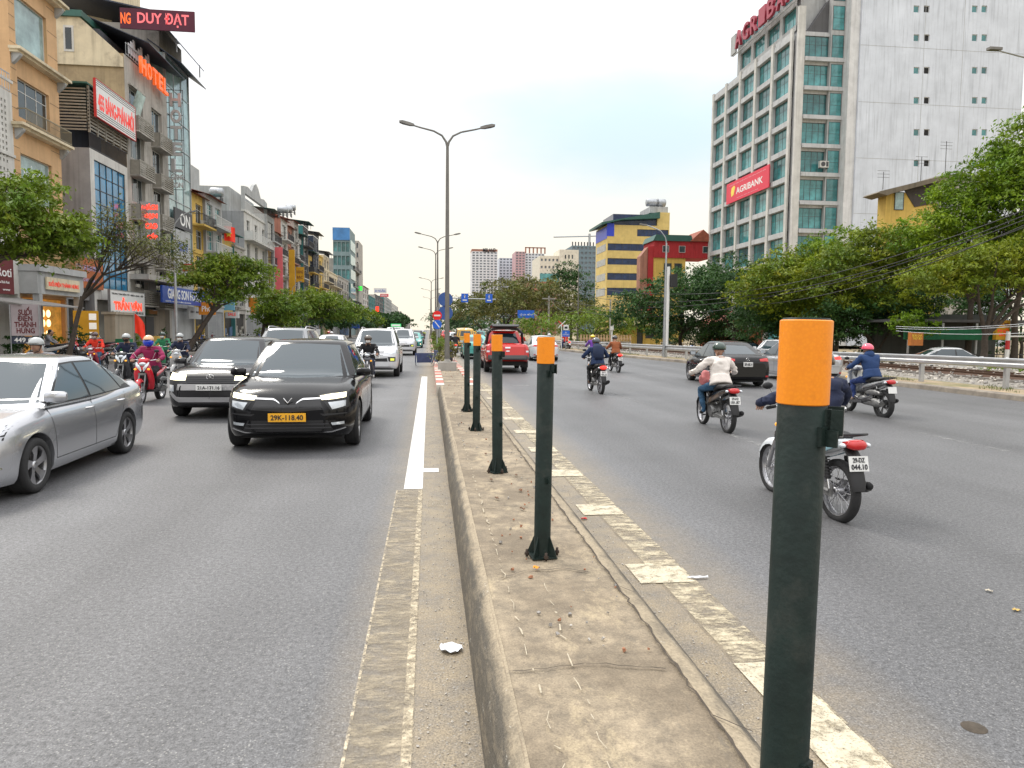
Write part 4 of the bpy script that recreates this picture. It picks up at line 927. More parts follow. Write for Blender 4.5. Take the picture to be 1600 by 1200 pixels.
# ================================================================= people
def skin(verts, edges, radii, root=0, sub=2):
    me = bpy.data.meshes.new('s'); me.from_pydata([tuple(v) for v in verts], edges, [])
    o = bpy.data.objects.new('s', me); COL.objects.link(o); md = o.modifiers.new('k', 'SKIN'); md.use_smooth_shade = True
    for i, sv in enumerate(me.skin_vertices[0].data):
        r = radii[i]; sv.radius = (r, r) if isinstance(r, (int, float)) else r; sv.use_root = (i == root)
    sb = o.modifiers.new('b', 'SUBSURF'); sb.levels = sub; sb.render_levels = sub
    dg = bpy.context.evaluated_depsgraph_get(); m2 = bpy.data.meshes.new_from_object(o.evaluated_get(dg)); bpy.data.objects.remove(o); return m2
def person(label, loc, rotz, jacket, trousers, pose=None, shoes=None, helmet=None, visor=None, mask=None, hair=None, cap=False, backpack=None, name='person', near=True, group=None, stripe=None, bareshin=False, lean=0, hood=False, lod=2):
    """pose: dict of joints in metres (x right, y forward, z up)"""
    t = thing(name, label, 'person', loc, rotz, group); t.rotation_euler = (0, lean, rotz)
    J = dict(hip=(0, -.20, .85), waist=(0, -.17, .97), chest=(0, -.09, 1.15), neck=(0, -.03, 1.31), head=(0, .03, 1.455),
             sl=(-.18, -.06, 1.27), el=(-.30, .08, 1.07), wl=(-.31, .22, 1.02), hl=(-.30, .27, 1.01),
             kl=(-.17, .22, .72), al=(-.16, .06, .34), tl=(-.17, .19, .28))
    if pose:
        pose = {k: ((v[0], v[1], v[2]-.075) if k in ('chest', 'neck', 'head') else ((v[0], v[1], v[2]-.03) if k == 'el' else v)) for k, v in pose.items()}
    for k in ('s', 'e', 'w', 'h', 'k', 'a', 't'):
        pass
    if pose: J.update(pose)
    for k in ('sl', 'el', 'wl', 'hl', 'kl', 'al', 'tl'):
        if k[0]+'r' not in J: a = J[k]; J[k[0]+'r'] = (-a[0], a[1], a[2])
    V = {k: Vector(v) for k, v in J.items()}
    names = []; vs = []; rad = []; ed = []
    def add(n, p, r, par=None):
        names.append(n); vs.append(Vector(p)); rad.append(r); i = len(vs)-1
        if par is not None: ed.append((par, i))
        return i
    ih = add('hip', V['hip'], (.155, .115)); iw = add('waist', V['waist'], (.165, .128), ih); ic = add('chest', V['chest'], (.197, .142), iw)
    it = add('collar', V['neck'].lerp(V['chest'], .28), (.13, .09), ic); inn = add('neck', V['neck'], .058, it)
    add('head', V['head']-Vector((0, 0, .04)), (.075, .085), inn); ihd = len(vs)-1; add('head2', V['head']+Vector((0, .0, .06)), (.078, .09), ihd)
    for s in 'lr':
        a = add('s', V['s'+s], .080, it); u = add('ua', V['s'+s].lerp(V['e'+s], .5), .068, a); e = add('e', V['e'+s], .059, u); f = add('fa', V['e'+s].lerp(V['w'+s], .5), .053, e); w_ = add('w', V['w'+s], .036, f)
        d = (V['h'+s]-V['w'+s]); add('palm', V['w'+s]+d*.45, (.040, .022), w_)
        sg = -1 if s == 'l' else 1
        h0 = V['hip']+Vector((sg*.09, .01, -.03)); k0 = add('th0', h0+(V['k'+s]-h0)*.22, .098, ih); k1 = add('th', h0.lerp(V['k'+s], .6), .078, k0); k = add('k', V['k'+s], .062, k1)
        c = add('calf', V['k'+s].lerp(V['a'+s], .38), .056, k); a2 = add('a', V['a'+s], .040, c); add('foot', V['a'+s].lerp(V['t'+s], .5)-Vector((0, 0, .02)), .042, a2); add('toe', V['t'+s], .034, len(vs)-1)
    me = skin(vs, ed, rad, 0, lod)
    me.materials.clear()
    for m_ in (jacket, trousers, M_skin, shoes or M_black, stripe or jacket): me.materials.append(m_)
    segs = []
    R_ = {'hip': 1, 'waist': 0, 'chest': 0, 'collar': 0, 's': 0, 'ua': 0, 'e': 0, 'fa': 0, 'w': 0, 'palm': 2, 'neck': 2, 'head': 2, 'head2': 2, 'th0': 1, 'th': 1, 'k': 1, 'calf': 1, 'a': 2 if bareshin else 1, 'foot': 3, 'toe': 3}
    for i, j in ed: segs.append((vs[i], vs[j], R_[names[i]], R_[names[j]], names[j]))
    for p in me.polygons:
        c = p.center; best = (9, 0)
        for a, b, ra, rb, nj in segs:
            ab = b-a; u = max(0, min(1, (c-a).dot(ab)/ab.length_squared)); d = (c-(a+ab*u)).length
            th = .35 if nj == 'foot' else (.15 if nj == 'palm' else (.75 if nj in ('a',) else .5))
            if d < best[0]: best = (d, rb if u > th else ra)
        mi = best[1]
        if c.z > V['waist'].z-.10 and mi == 1 and abs(c.x) < .19 and c.y < V['waist'].y+.16 and (c-V['kl']).length > .2 and (c-V['kr']).length > .2: mi = 0
        if hood and mi == 2 and c.z > V['neck'].z-.08 and c.y < V['neck'].y+.06: mi = 0
        p.material_index = mi; p.use_smooth = True
    # cloth folds
    for v in me.vertices:
        k = v.co; n_ = noise.noise(Vector((k.x*8, k.y*8, k.z*13)))*.020+(.5-abs(noise.noise(Vector((k.x*12+k.z*5, k.y*12, k.z*17)))))*.022-.006+noise.noise(Vector((k.x*26, k.y*26, k.z*34)))*.006
        if k.z < V['neck'].z: v.co += v.normal*n_
    b = MB(); b.v = [tuple(v.co) for v in me.vertices]; b.f = [tuple(p.vertices) for p in me.polygons]; b.m = [p.material_index for p in me.polygons]; b.sm = [True]*len(b.f)
    # fingers: four curled round the grip and a thumb leaving the side of the palm
    for s in 'lr':
        w_, h = V['w'+s], V['h'+s]; d = (h-w_).normalized(); sg = -1 if s == 'l' else 1
        side = d.cross(Vector((0, 0, 1))); side = side.normalized() if side.length > .1 else Vector((1, 0, 0)); dn = side.cross(d).normalized()
        if dn.z > 0: dn = -dn
        pc = w_+d*((h-w_).length*.45)
        if near:
            for k, (o_, ln) in enumerate(((-.030, .030), (-.010, .034), (.010, .032), (.028, .026))):
                a = pc+side*o_+d*.035; b.tube([a, a+d*ln+dn*.004, a+d*(ln+.012)+dn*.026, a+d*ln*.6+dn*.044, a+d*.006+dn*.045], [.0095, .009, .0085, .008, .006], 6, m=2)
            a = pc-side*sg*.034; b.tube([a, a-side*sg*.016+d*.02+dn*.012, a-side*sg*.006+d*.038+dn*.034], [.011, .010, .007], 6, m=2)
        else: b.ell(tuple(pc+d*.03+dn*.015), (.036, .04, .026), 8, 6, 2)
    # jacket hem, collar and cuffs
    def ringtube(c0, c1, r0, r1, m=0, seed=0, k=5, n=22):
        ax = (c1-c0).normalized(); a = ax.cross(Vector((0, 1, 0))); a = (a if a.length > .2 else ax.cross(Vector((1, 0, 0)))).normalized(); bb = ax.cross(a)
        secs = []
        for i in range(k+1):
            u = i/k; c = c0.lerp(c1, u); rx, ry = r0[0]+(r1[0]-r0[0])*u, r0[1]+(r1[1]-r0[1])*u
            secs.append([tuple(c+a*rx*cos(2*pi*j/n)*(1+.05*noise.noise(Vector((j*.9, i*.8, seed))))+bb*ry*sin(2*pi*j/n)*(1+.05*noise.noise(Vector((j*.9, i*.8, seed+5))))) for j in range(n)])
        b.loft(secs, m, caps=True); b.sm[-2:] = [False, False]
    ringtube(V['hip']+Vector((0, .0, -.035)), V['waist'].lerp(V['chest'], .15), (.215, .168), (.178, .142), seed=3)
    ringtube(V['neck'].lerp(V['chest'], .22), V['neck'].lerp(V['head'], .12), (.098, .085), (.072, .075), seed=7, k=3)
    for s in 'lr': ringtube(V['e'+s].lerp(V['w'+s], .62), V['w'+s].lerp(V['h'+s], .12), (.050, .050), (.041, .041), seed=9, k=2, n=12)
    H = V['head']; 
    b.ell((H.x, H.y+.012, H.z+.005), (.078, .098, .118), 16, 12, 2)       # cranium and jaw
    b.ell((H.x, H.y+.112, H.z-.012), (.013, .020, .022), 8, 6, 2)         # nose
    for sg in (-1, 1): b.ell((H.x+sg*.08, H.y, H.z-.005), (.012, .024, .034), 8, 6, 2)
    b.build('body', [jacket, trousers, M_skin, shoes or M_black, stripe or jacket], t)
    e = MB()
    for sg in (-1, 1): e.ell((H.x+sg*.032, H.y+.098, H.z+.018), (.013, .006, .007), 8, 5)
    e.build('eyes', M_ink, t)
    if not mask: MB().ell((H.x, H.y+.103, H.z-.055), (.024, .008, .007), 8, 5).build('mouth', mat('lips', (.30, .10, .08), .5, var=0), t)
    if mask: MB().ell((H.x, H.y+.035, H.z-.045), (.074, .086, .062), 14, 8, 0).build('face_mask', mask, t)
    if helmet:
        q = MB(); q.ell((H.x, H.y+.0, H.z+.035), (.120, .140, .118), 20, 12, 0, v0=-.12, v1=pi/2); q.lathe([(.119, .0), (.124, -.012), (.114, -.02), (.10, .0)], (H.x, H.y, H.z+.024), 'z', 20, 1)
        q.prism([(H.x-.10, H.y+.10), (H.x-.06, H.y+.20), (H.x+.06, H.y+.20), (H.x+.10, H.y+.10)], H.z+.045, H.z+.056, 'z', 0)
        o = q.build('helmet', [helmet, M_black], t)
        for v in o.data.vertices:
            pass
        MB().tube([(H.x-.10, H.y+.02, H.z+.03), (H.x-.07, H.y+.05, H.z-.10), (H.x, H.y+.06, H.z-.125), (H.x+.07, H.y+.05, H.z-.10), (H.x+.10, H.y+.02, H.z+.03)], .006, 5).build('chin_strap', M_black, t)
    if visor: MB().ell((H.x, H.y+.02, H.z-.02), (.118, .14, .12), 16, 10, 0, v0=-1.2, v1=.45).build('visor', visor, t)
    if hair: MB().ell((H.x, H.y-.025, H.z+.03), (.092, .105, .115), 16, 10, 0).build('hair', hair, t)
    if hood: MB().ell((H.x, H.y-.07, H.z-.10), (.115, .10, .10), 14, 8, 0).build('hood', jacket, t)
    if backpack:
        c = V['chest']; w0 = V['waist']; q = MB(); dd = (c-w0).normalized(); bk = Vector((0, -dd.z, dd.y)); 
        secs = []
        for k, hx, dp in ((-.14, .11, .05), (-.08, .15, .11), (.08, .16, .13), (.24, .15, .12), (.34, .11, .06)):
            o_ = w0+dd*(k+.08)+bk*.11; secs.append([tuple(o_+Vector((hx*cos(2*pi*i/14), 0, 0))+bk*(dp*(.5+.5*sin(2*pi*i/14)))) for i in range(14)])
        q.loft(secs, flip=False); q.build('backpack', backpack, t)
    return t
# ================================================================= trees
def leafmat(name, c1, c2, c3, tr=.25):
    def fn(m, ns, ls, b):
        g = ns.new('ShaderNodeNewGeometry'); tc = ns.new('ShaderNodeTexCoord').outputs['Object']
        c = _mix(ns, ls, _mr(ns, ls, _noise(ns, ls, tc, .45, 3), .36, .64), c1, c2)
        c = _mix(ns, ls, _mr(ns, ls, _noise(ns, ls, tc, 1.3, 4), .55, .75), c, c3)
        v = ns.new('ShaderNodeVectorMath'); v.operation = 'SCALE'; ls.new(c, v.inputs[0])
        at_ = ns.new('ShaderNodeAttribute'); at_.attribute_name = 'tone'; ls.new(at_.outputs['Fac'], v.inputs['Scale'])
        ls.new(v.outputs[0], b.inputs['Base Color']); b.inputs['Roughness'].default_value = .5; b.inputs['Specular IOR Level'].default_value = .25
        tl = ns.new('ShaderNodeBsdfTranslucent'); ls.new(v.outputs[0], tl.inputs[0]); mx_ = ns.new('ShaderNodeMixShader'); mx_.inputs[0].default_value = tr
        ls.new(b.outputs[0], mx_.inputs[1]); ls.new(tl.outputs[0], mx_.inputs[2]); ls.new(mx_.outputs[0], [n for n in ns if n.type == 'OUTPUT_MATERIAL'][0].inputs[0])
    return node_mat(name, fn)
ML_yg = leafmat('leaves_yellow_green', (.24, .28, .016), (.10, .17, .016), (.36, .33, .02), .3)
ML_mid = leafmat('leaves_mid_green', (.10, .18, .02), (.18, .25, .018), (.26, .27, .03), .3)
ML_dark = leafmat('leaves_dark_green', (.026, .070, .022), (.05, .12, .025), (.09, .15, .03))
ML_olive = leafmat('leaves_olive', (.17, .155, .04), (.10, .13, .03), (.23, .19, .06))
ML_lush = leafmat('leaves_lush', (.075, .18, .012), (.22, .31, .015), (.03, .09, .012), .3)
M_bark = mat('bark', (.075, .06, .048), .9, var=.35, vs=6, bump=.8, bs=14)
M_barkl = mat('bark_pale', (.17, .15, .13), .9, var=.3, vs=6, bump=.6, bs=14)
def crownmesh(lobes, n, leaf, seed, m, clump=.55, flat=.45, shellp=.62, dens=1.0, droop=.2):
    """lobes=[(x,y,z,rx,ry,rz)]; clumps of leaves near the surface of each lobe, gaps between them"""
    rnd = random.Random(seed); v = []; f = []; tone = []
    vol = [a[3]*a[4]+a[4]*a[5]+a[3]*a[5] for a in lobes]; tot = sum(vol); centers = []
    per = 26
    for L_, vv in zip(lobes, vol):
        for c in range(max(3, int(n*vv/tot/per))):
            while True:
                d = Vector((rnd.gauss(0, 1), rnd.gauss(0, 1), rnd.gauss(0, 1)))
                if d.length > .1: break
            d.normalize()
            if d.z < -.55: d.z *= -.6; d.normalize()
            rr = shellp+(1-shellp)*rnd.random()**.7 if rnd.random() < .8 else rnd.uniform(.2, shellp)
            rr *= 1+.28*noise.noise(Vector((d.x*2.1+seed, d.y*2.1, d.z*2.1)))
            p = Vector((L_[0]+d.x*L_[3]*rr, L_[1]+d.y*L_[4]*rr, L_[2]+d.z*L_[5]*rr)); centers.append(p)
            tc_ = rnd.uniform(.72, 1.25); cs = clump*rnd.uniform(.5, 1.35)
            for k in range(per):
                o_ = Vector((rnd.gauss(0, cs*.5), rnd.gauss(0, cs*.5), rnd.gauss(0, cs*.5*flat))); q = p+o_
                q.z -= droop*o_.xy.length**2/cs
                nrm = Vector((rnd.gauss(0, .55)+d.x*.3, rnd.gauss(0, .55)+d.y*.3, rnd.uniform(.3, 1.1))).normalized()
                a = nrm.cross(Vector((rnd.gauss(0, 1), rnd.gauss(0, 1), rnd.gauss(0, .4)))).normalized(); bb = nrm.cross(a)
                s_ = leaf*rnd.uniform(.6, 1.3); i = len(v)
                v += [tuple(q-a*s_), tuple(q-bb*s_*.42+nrm*s_*.12), tuple(q+a*s_), tuple(q+bb*s_*.42+nrm*s_*.12)]
                f.append((i, i+1, i+2, i+3)); tone.append(tc_*rnd.uniform(.8, 1.2))
    me = bpy.data.meshes.new('crown'); me.from_pydata(v, [], f); me.materials.append(m)
    at_ = me.attributes.new('tone', 'FLOAT', 'FACE'); at_.data.foreach_set('value', tone); me.update()
    return me, centers
def limbs(base, fork, centers, r0, seed, m=None, n=22, lean=(0, 0), bare=0):
    """tapered trunk from base to fork, then limbs that branch towards clump centres"""
    rnd = random.Random(seed+99); b = MB(); base = Vector(base); fork = Vector(fork)
    k = 7; pts = []; rs = []
    for i in range(k+1):
        u = i/k; p = base.lerp(fork, u)+Vector((noise.noise(Vector((u*2.2, seed, 0))), noise.noise(Vector((u*2.2, seed, 7))), 0))*.22*u*(1 if i < k else 1)
        pts.append(p); rs.append(r0*(1.45 if i == 0 else (1.1 if i == 1 else 1-.28*u)))
    b.tube(pts, rs, 12); top = pts[-1]
    cs = rnd.sample(centers, min(n, len(centers))); mains = []
    for i in range(5 if n > 10 else 3):
        c = cs[i] if i < len(cs) else top+Vector((0, 0, 1)); e = top.lerp(c, .55); mid = top.lerp(e, .5)+Vector((0, 0, .15*(e-top).length*.6))+Vector((rnd.gauss(0, .1), rnd.gauss(0, .1), 0))
        b.tube([top-Vector((0, 0, .15)), mid, e, c], [r0*.62, r0*.42, r0*.26, r0*.08], 8); mains.append((mid, e))
    for c in cs[5:]:
        s_ = min(mains, key=lambda q: (q[1]-c).length); st = s_[0].lerp(s_[1], rnd.uniform(.2, 1)); mid = st.lerp(c, .5)+Vector((rnd.gauss(0, .12), rnd.gauss(0, .12), rnd.uniform(0, .25)))
        b.tube([st, mid, c], [r0*.22, r0*.13, r0*.03], 6)
        if bare:
            for _ in range(bare):
                s2 = mid.lerp(c, rnd.random()); e2 = s2+Vector((rnd.gauss(0, .5), rnd.gauss(0, .5), rnd.uniform(.0, .9))); b.tube([s2, s2.lerp(e2, .5)+Vector((0, 0, .06)), e2], [r0*.09, r0*.05, r0*.015], 4)
    return b.mesh('trunk', m or M_bark)
def tree(label, loc, lobes, fork, n=14000, leaf=.13, r0=.18, seed=1, m=None, bark=None, clump=.55, group=None, rotz=0, cat='tree', name='tree', twigs=22, bare=0, base=(0, 0, 0), **kw):
    t = thing(name, label, cat, loc, rotz, group); me, cs = crownmesh(lobes, n, leaf, seed, m or ML_mid, clump, **kw)
    ob('crown', me, t); ob('trunk', limbs(base, fork, cs, r0, seed, bark, twigs, bare=bare), t); return t

# ================================================================= street furniture
M_pole = mat('lamp_pole_grey', (.19, .18, .165), .55, .3, var=.2, vs=3, streak=.2)
M_post = mat('post_green', (.010, .021, .018), .5, 0, var=.45, vs=9, bump=.12, bs=60, spec=.3, col2=(.035, .04, .034), dirt=.35)
def refl(m, ns, ls, b):
    tc = ns.new('ShaderNodeTexCoord').outputs['Object']; v = ns.new('ShaderNodeTexVoronoi'); v.inputs['Scale'].default_value = 150; ls.new(tc, v.inputs['Vector'])
    c = _mix(ns, ls, _mr(ns, ls, v.outputs[0], .2, .7, 0, .3), (.95, .30, .004), (.80, .20, .003)); c = _mix(ns, ls, _mr(ns, ls, _noise(ns, ls, tc, 14, 7, .75), .55, .74, 0, .55), c, (.60, .17, .008)); c = _mix(ns, ls, _mr(ns, ls, _noise(ns, ls, tc, 30, 6, .8, (1, 1, .25)), .64, .72, 0, .2), c, (.95, .38, .04))
    ls.new(c, b.inputs['Base Color']); b.inputs['Roughness'].default_value = .35
M_orange = node_mat('reflective_orange', refl)
def bollard(label, x, y, h=1.50, r=.052, tilt=(0, 0), s=0):
    t = thing('bollard', label, 'bollard', (x, y, .285), s, 'dark green bollards with orange reflective sleeves along the median')
    t.rotation_euler = (tilt[0], tilt[1], s)
    b = MB(); n = 36; b.lathe([(r+.001, .008), (r, .02), (r, h-.005), (r-.004, h), (r-.006, h-.001), (r-.006, h-.03), (0, h-.03)], n=n); b.build('pole', M_post, t, sharp=40)
    b = MB(); b.lathe([(r+.0005, h-.178), (r+.003, h-.176), (r+.003, h-.006), (r+.0005, h-.004)], n=n); b.build('reflective_sleeve', M_orange, t, sharp=40)
    b = MB()
    b.box(-.085, .085, -.085, .085, .0, .008)
    for a in range(4):
        T = Matrix.Rotation(a*pi/2+pi/4, 4, 'Z'); b.prism([(r-.005, .008), (r+.055, .008), (r+.05, .03), (r+.002, .14), (r-.005, .14)], -.004, .004, 'y', T=T)
    b.build('base_plate', M_post, t)
    for a in range(4):
        T = Matrix.Rotation(a*pi/2, 4, 'Z'); q = MB(); q.lathe([(0, .05), (.009, .05), (.009, .0), (.009, -.0)], (.105, .0, 0), 'z', 8, T=T); q.lathe([(0, .030), (.016, .030), (.016, .014), (0, .014)], (.105, 0, 0), 'z', 6, smooth=False, T=T); q.build('bolt', mat('bolt_rust', (.07, .05, .04), .7, .5), t)
    for z, a in ((h-.24, .2), (h-.95, .2)):
        T = Matrix.Rotation(a, 4, 'Z'); q = MB(); q.box(-.018, .018, -r-.006, -r+.004, z-.02, z+.02, T=T); q.box(-.003, .003, -r-.03, -r-.004, z-.02, z+.014, T=T); q.build('chain_hook', M_post, t)
    T = Matrix.Rotation(.62, 4, 'Z'); q = MB(); q.box(-.018, .018, -r-.008, -r+.01, h-.235, h-.185, T=T); q.box(.008, .012, -r-.030, -r-.0, h-.24, h-.18, T=T); q.box(-.018, -.014, -r-.030, -r-.0, h-.235, h-.185, T=T); q.lathe([(0, -.012), (.009, -.012), (.009, .0)], (0, -r-.008, h-.205), 'y', 8, T=T); q.build('chain_bracket', M_post, t); MB().box(.0125, .0145, -r-.031, -r-.024, h-.243, h-.178, T=T).build('bracket_edge', M_alu, t)
    return t
def lamp2(label, x, y, h=9.0, span=1.66, group=None):
    t = thing('street_lamp', label, 'street lamp', (x, y, .29), 0, group)
    MB().tube([(0, 0, .3), (0, 0, h*.5), (0, 0, h)], [.095, .075, .052], 16).build('pole', M_pole, t)
    b = MB(); b.box(-.34, .34, -.34, .34, -.01, .30); b.lathe([(.16, .30), (.16, .33), (.10, .34), (.10, .42)], n=12); b.build('base', M_conc, t)
    for sx in (-1, 1):
        b = MB(); b.tube([(0, 0, h-.1), (sx*.05, 0, h+.10), (sx*.20, 0, h+.32), (sx*.50, 0, h+.47), (sx*1.0, 0, h+.58), (sx*(span-.32), 0, h+.66)], [.045, .042, .038, .034, .030, .028], 10); a = b.build('arm', M_pole, t)
        b = MB(); b.loft([[(sx*xx, -w_, h+z0), (sx*xx, w_, h+z0), (sx*xx, w_*.8, h+z0+hh), (sx*xx, -w_*.8, h+z0+hh)] for xx, w_, z0, hh in ((span-.42, .05, .62, .07), (span-.25, .09, .63, .11), (span+.0, .12, .69, .10), (span+.12, .10, .73, .05))], smooth=False); b.build('lamp_head', M_pole, a)
    return t
def rsign(par, x, z, r, m, y=-.06, kind=None):
    b = MB(); b.lathe([(0, -.006), (r, -.006), (r, .006), (0, .006)], (0, 0, 0), 'y', 32, smooth=False); o = b.build('sign_face', m, par, (x, y, z))
    if kind == 'noentry': MB().box(-r*.68, r*.68, -.014, -.008, -r*.17, r*.17).build('white_bar', M_white, o)
    if kind == 'slash':
        T = Matrix.Rotation(radians(-45), 4, 'Y') ; MB().box(-r*.10, r*.10, -.014, -.008, -r*.8, r*.8, T=Matrix.Rotation(radians(-38), 4, 'Y')).build('white_bar', M_white, o)
    return o
def cable(pts, r=.02, m=None, label='thin black overhead cable strung between poles', sag=.6, group=None):
    b = MB(); P = []
    for a, c in zip(pts, pts[1:]):
        a, c = Vector(a), Vector(c)
        for i in range(12): u = i/12; p = a.lerp(c, u); p.z -= sag*4*u*(1-u); P.append(p)
    P.append(Vector(pts[-1])); b.tube(P, r, 5); return b.build('overhead_cable', m or M_black, label=label, cat='cable', group=group)
# ================================================================= shop-house row on the left (fronts face +x)
FX = -20.0
def M(n, c, **k): return mat(n, c, k.pop('rough', .8), 0, **{**dict(var=.18, vs=.8, streak=.35, bump=.12, bs=12), **k})
C_beige = M('render_beige', (.60, .38, .20), streak=.2); C_grey = M('render_grey', (.30, .30, .31)); C_cream = M('render_cream', (.68, .59, .42), col2=(.3, .25, .18), dirt=.4)
C_tan = M('render_tan', (.42, .32, .19), col2=(.24, .18, .11), dirt=.6); C_conc = M('render_concrete', (.42, .395, .36), streak=.5, col2=(.2, .19, .17), dirt=.4)
C_white = M('render_white', (.60, .59, .56), streak=.3); C_yel = M('render_yellow', (.62, .42, .10)); C_pink = M('panel_pink', (.72, .14, .16), streak=.1); C_teal = M('render_teal', (.05, .20, .20))
C_blue = M('panel_blue', (.02, .07, .36), streak=.05, rough=.4); C_navy = M('sheet_navy', (.03, .04, .07), rough=.5); C_red = M('panel_red', (.55, .03, .03), streak=.1, rough=.5); C_maroon = M('panel_maroon', (.13, .015, .02), streak=.05, rough=.5)
C_gold = M('panel_gold', (.62, .33, .02), streak=.1); C_tile = mat('roof_tile', (.32, .09, .05), .8, var=.35, vs=3, bump=.5, bs=9, streak=.3); C_sheetg = mat('sheet_green', (.03, .11, .09), .5, var=.2, vs=2, streak=.2)
C_dgrey = M('render_dark_grey', (.10, .10, .105)); C_brick = M('render_salmon', (.36, .17, .12)); C_lgrey = M('render_light_grey', (.42, .43, .43))
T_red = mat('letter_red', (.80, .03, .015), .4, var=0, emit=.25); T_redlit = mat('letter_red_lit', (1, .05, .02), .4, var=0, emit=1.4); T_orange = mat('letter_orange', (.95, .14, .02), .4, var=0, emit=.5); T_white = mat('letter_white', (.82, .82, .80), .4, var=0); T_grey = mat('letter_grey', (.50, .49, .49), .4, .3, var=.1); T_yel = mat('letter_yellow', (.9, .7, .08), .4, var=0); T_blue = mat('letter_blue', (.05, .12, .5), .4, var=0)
T_led = mat('led_red', (1, .04, .02), .4, var=0, emit=2.5)
class H:
    """a shop-house: pixel columns give the two ends of its front, ytop its height"""
    def __init__(s, label, px0, px1, ytop, wall, side=None, X=FX, D=11, name='shop_house', z0=.15, cat='building', group=None):
        s.Y0, s.Y1 = atx(px0, 500, X).y, atx(px1, 500, X).y; s.W = s.Y1-s.Y0; s.Ht = at(px0, ytop, s.Y0).z-z0; s.D = D; s.X = X
        s.t = thing(name, label, cat, (X, s.Y0, z0), pi/2, group); s.wall = wall; s.side = side or wall
    def body(s, ops=(), dep=.2, z0=0, z1=None, nm='wall'):
        b = MB(); shell(b, s.W, s.D, z0, z1 or s.Ht, list(ops), dep, 0, 1); s.w = b.build(nm, [s.wall, s.side], s.t); return s.w
    def wz(s, px, py, Y=None):   # pixel on the front plane -> local x, z
        p = atx(px, py, s.X); return p.y-s.Y0, p.z-.15
def shopfront(h, gh=3.3, w0=.25, inner=None, shutter=False, parts=None):
    """ground floor opening content: recessed dark interior with goods, or a shutter"""
    W = h.W; t = h.t
    if shutter:
        b = MB(); n = 26
        for i in range(n): b.box(w0, W-w0, .10+.012*(i % 2), .16, gh*i/n, gh*(i+1)/n-.002)
        b.build('shutter', M('shutter_grey', (.34, .35, .36), streak=.2), t)
    else:
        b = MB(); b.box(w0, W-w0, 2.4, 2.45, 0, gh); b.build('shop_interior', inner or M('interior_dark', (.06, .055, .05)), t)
def facade(h, floors, gh=3.6, nwin=2, ww=1.1, wh=1.6, sill=.8, fm=None, gm=None, nx=2, nz=1, top=.72, bal=None, balm=None, acs=0, seed=0, gopen=True, shutter=False, inner=None, cap='parapet', deep=.22, roofm=None, skip=()):
    rnd = random.Random(seed*7+1); W, Ht = h.W, h.Ht; fh = (Ht-gh-.5)/floors; ops = []
    if gopen: ops.append((.25, W-.25, .02, gh-.5))
    wins = []
    for f in range(floors):
        if f in skip: continue
        z = gh+f*fh
        for k in range(nwin):
            x = W*(k+.5)/nwin-ww/2; x = max(.15, x); w2 = min(ww, W/nwin-.2)
            hh = min(wh, fh-.6); zz = z+min(sill, fh-hh-.25); ops.append((x, x+w2, zz, zz+hh)); wins.append((x, zz, w2, hh, f))
    h.body(ops, deep if not gopen else deep)
    # carve room behind the ground floor opening: the shell box starts deep behind it, so hang the shop inside a recess
    for x, zz, w2, hh, f in wins: window(h.t, x, zz, w2, hh, 0, nx, nz, fm, gm, dep=deep, top=top)
    for f in range(floors):
        z = gh+f*fh
        if bal and (bal == 'all' or f in bal):
            MB().box(.05, W-.05, -.95, 0, z-.02, z+.13).build('balcony_slab', h.wall, h.t)
            railing(h.t, .05, W-.05, -.95, z+.13, .85, .13, balm or M_frd, rnd.choice(['bars', 'bars', 'slats']) if not isinstance(bal, dict) else bal[f], side=.93)
        else:
            MB().box(-.01, W+.01, -.09, -.003, z-.06, z+.06).build('ledge', C_conc if f % 2 else h.wall, h.t)
    for k in range(acs):
        f = rnd.randrange(floors); acunit(h.t, rnd.uniform(.2, max(.3, W-1.1)), -.36, gh+f*fh+.15)
    if shutter and gopen:
        b = MB(); n = 22; g2 = gh-.5
        for i in range(n): b.box(.26, W-.26, .08+.02*(i % 2), .15, .02+g2*i/n, g2*(i+1)/n)
        b.build('shutter', M('shutter_grey', (.34, .35, .36), streak=.2), h.t)
    elif gopen:
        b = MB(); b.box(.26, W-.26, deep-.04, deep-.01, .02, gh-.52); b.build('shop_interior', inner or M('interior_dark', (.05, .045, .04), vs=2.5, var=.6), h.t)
        b = MB(); rr = random.Random(seed+3)
        for k in range(int(W*2)):
            x = rr.uniform(.4, W-.8); b.box(x, x+rr.uniform(.2, .6), .02, deep-.045, .03+.9*rr.randrange(2), .5+rr.uniform(0, 1.4))
        b.build('shop_goods', mat('goods%d' % (seed % 5), [(.5, .35, .1), (.4, .08, .06), (.12, .2, .35), (.5, .48, .42), (.15, .3, .12)][seed % 5], .6, var=.6, vs=7), h.t)
    if cap == 'parapet': MB().box(-.06, W+.06, -.12, .25, Ht, Ht+.22).build('parapet', h.wall, h.t)
    elif cap == 'tile':
        b = MB(); b.prism([(-.5, Ht-.1), (h.D/2, Ht+1.5), (h.D+.4, Ht-.1), (h.D/2, Ht+1.35)], -.2, W+.2, 'x'); b.build('roof', roofm or C_tile, h.t)
    elif cap == 'sheet':
        b = MB(); b.prism([(-1.0, Ht+.55), (-1.0, Ht+.60), (5, Ht+1.3), (5, Ht+1.25)], -.15, W+.15, 'x')
        b.build('roof', roofm or C_sheetg, h.t); b = MB()
        for x in (.1, W-.16): b.box(x, x+.06, -.5, -.44, Ht, Ht+.58)
        railing(h.t, .05, W-.05, -.1, Ht, .7, .16, M_frd); b.build('roof_post', M_frd, h.t)
    return wins
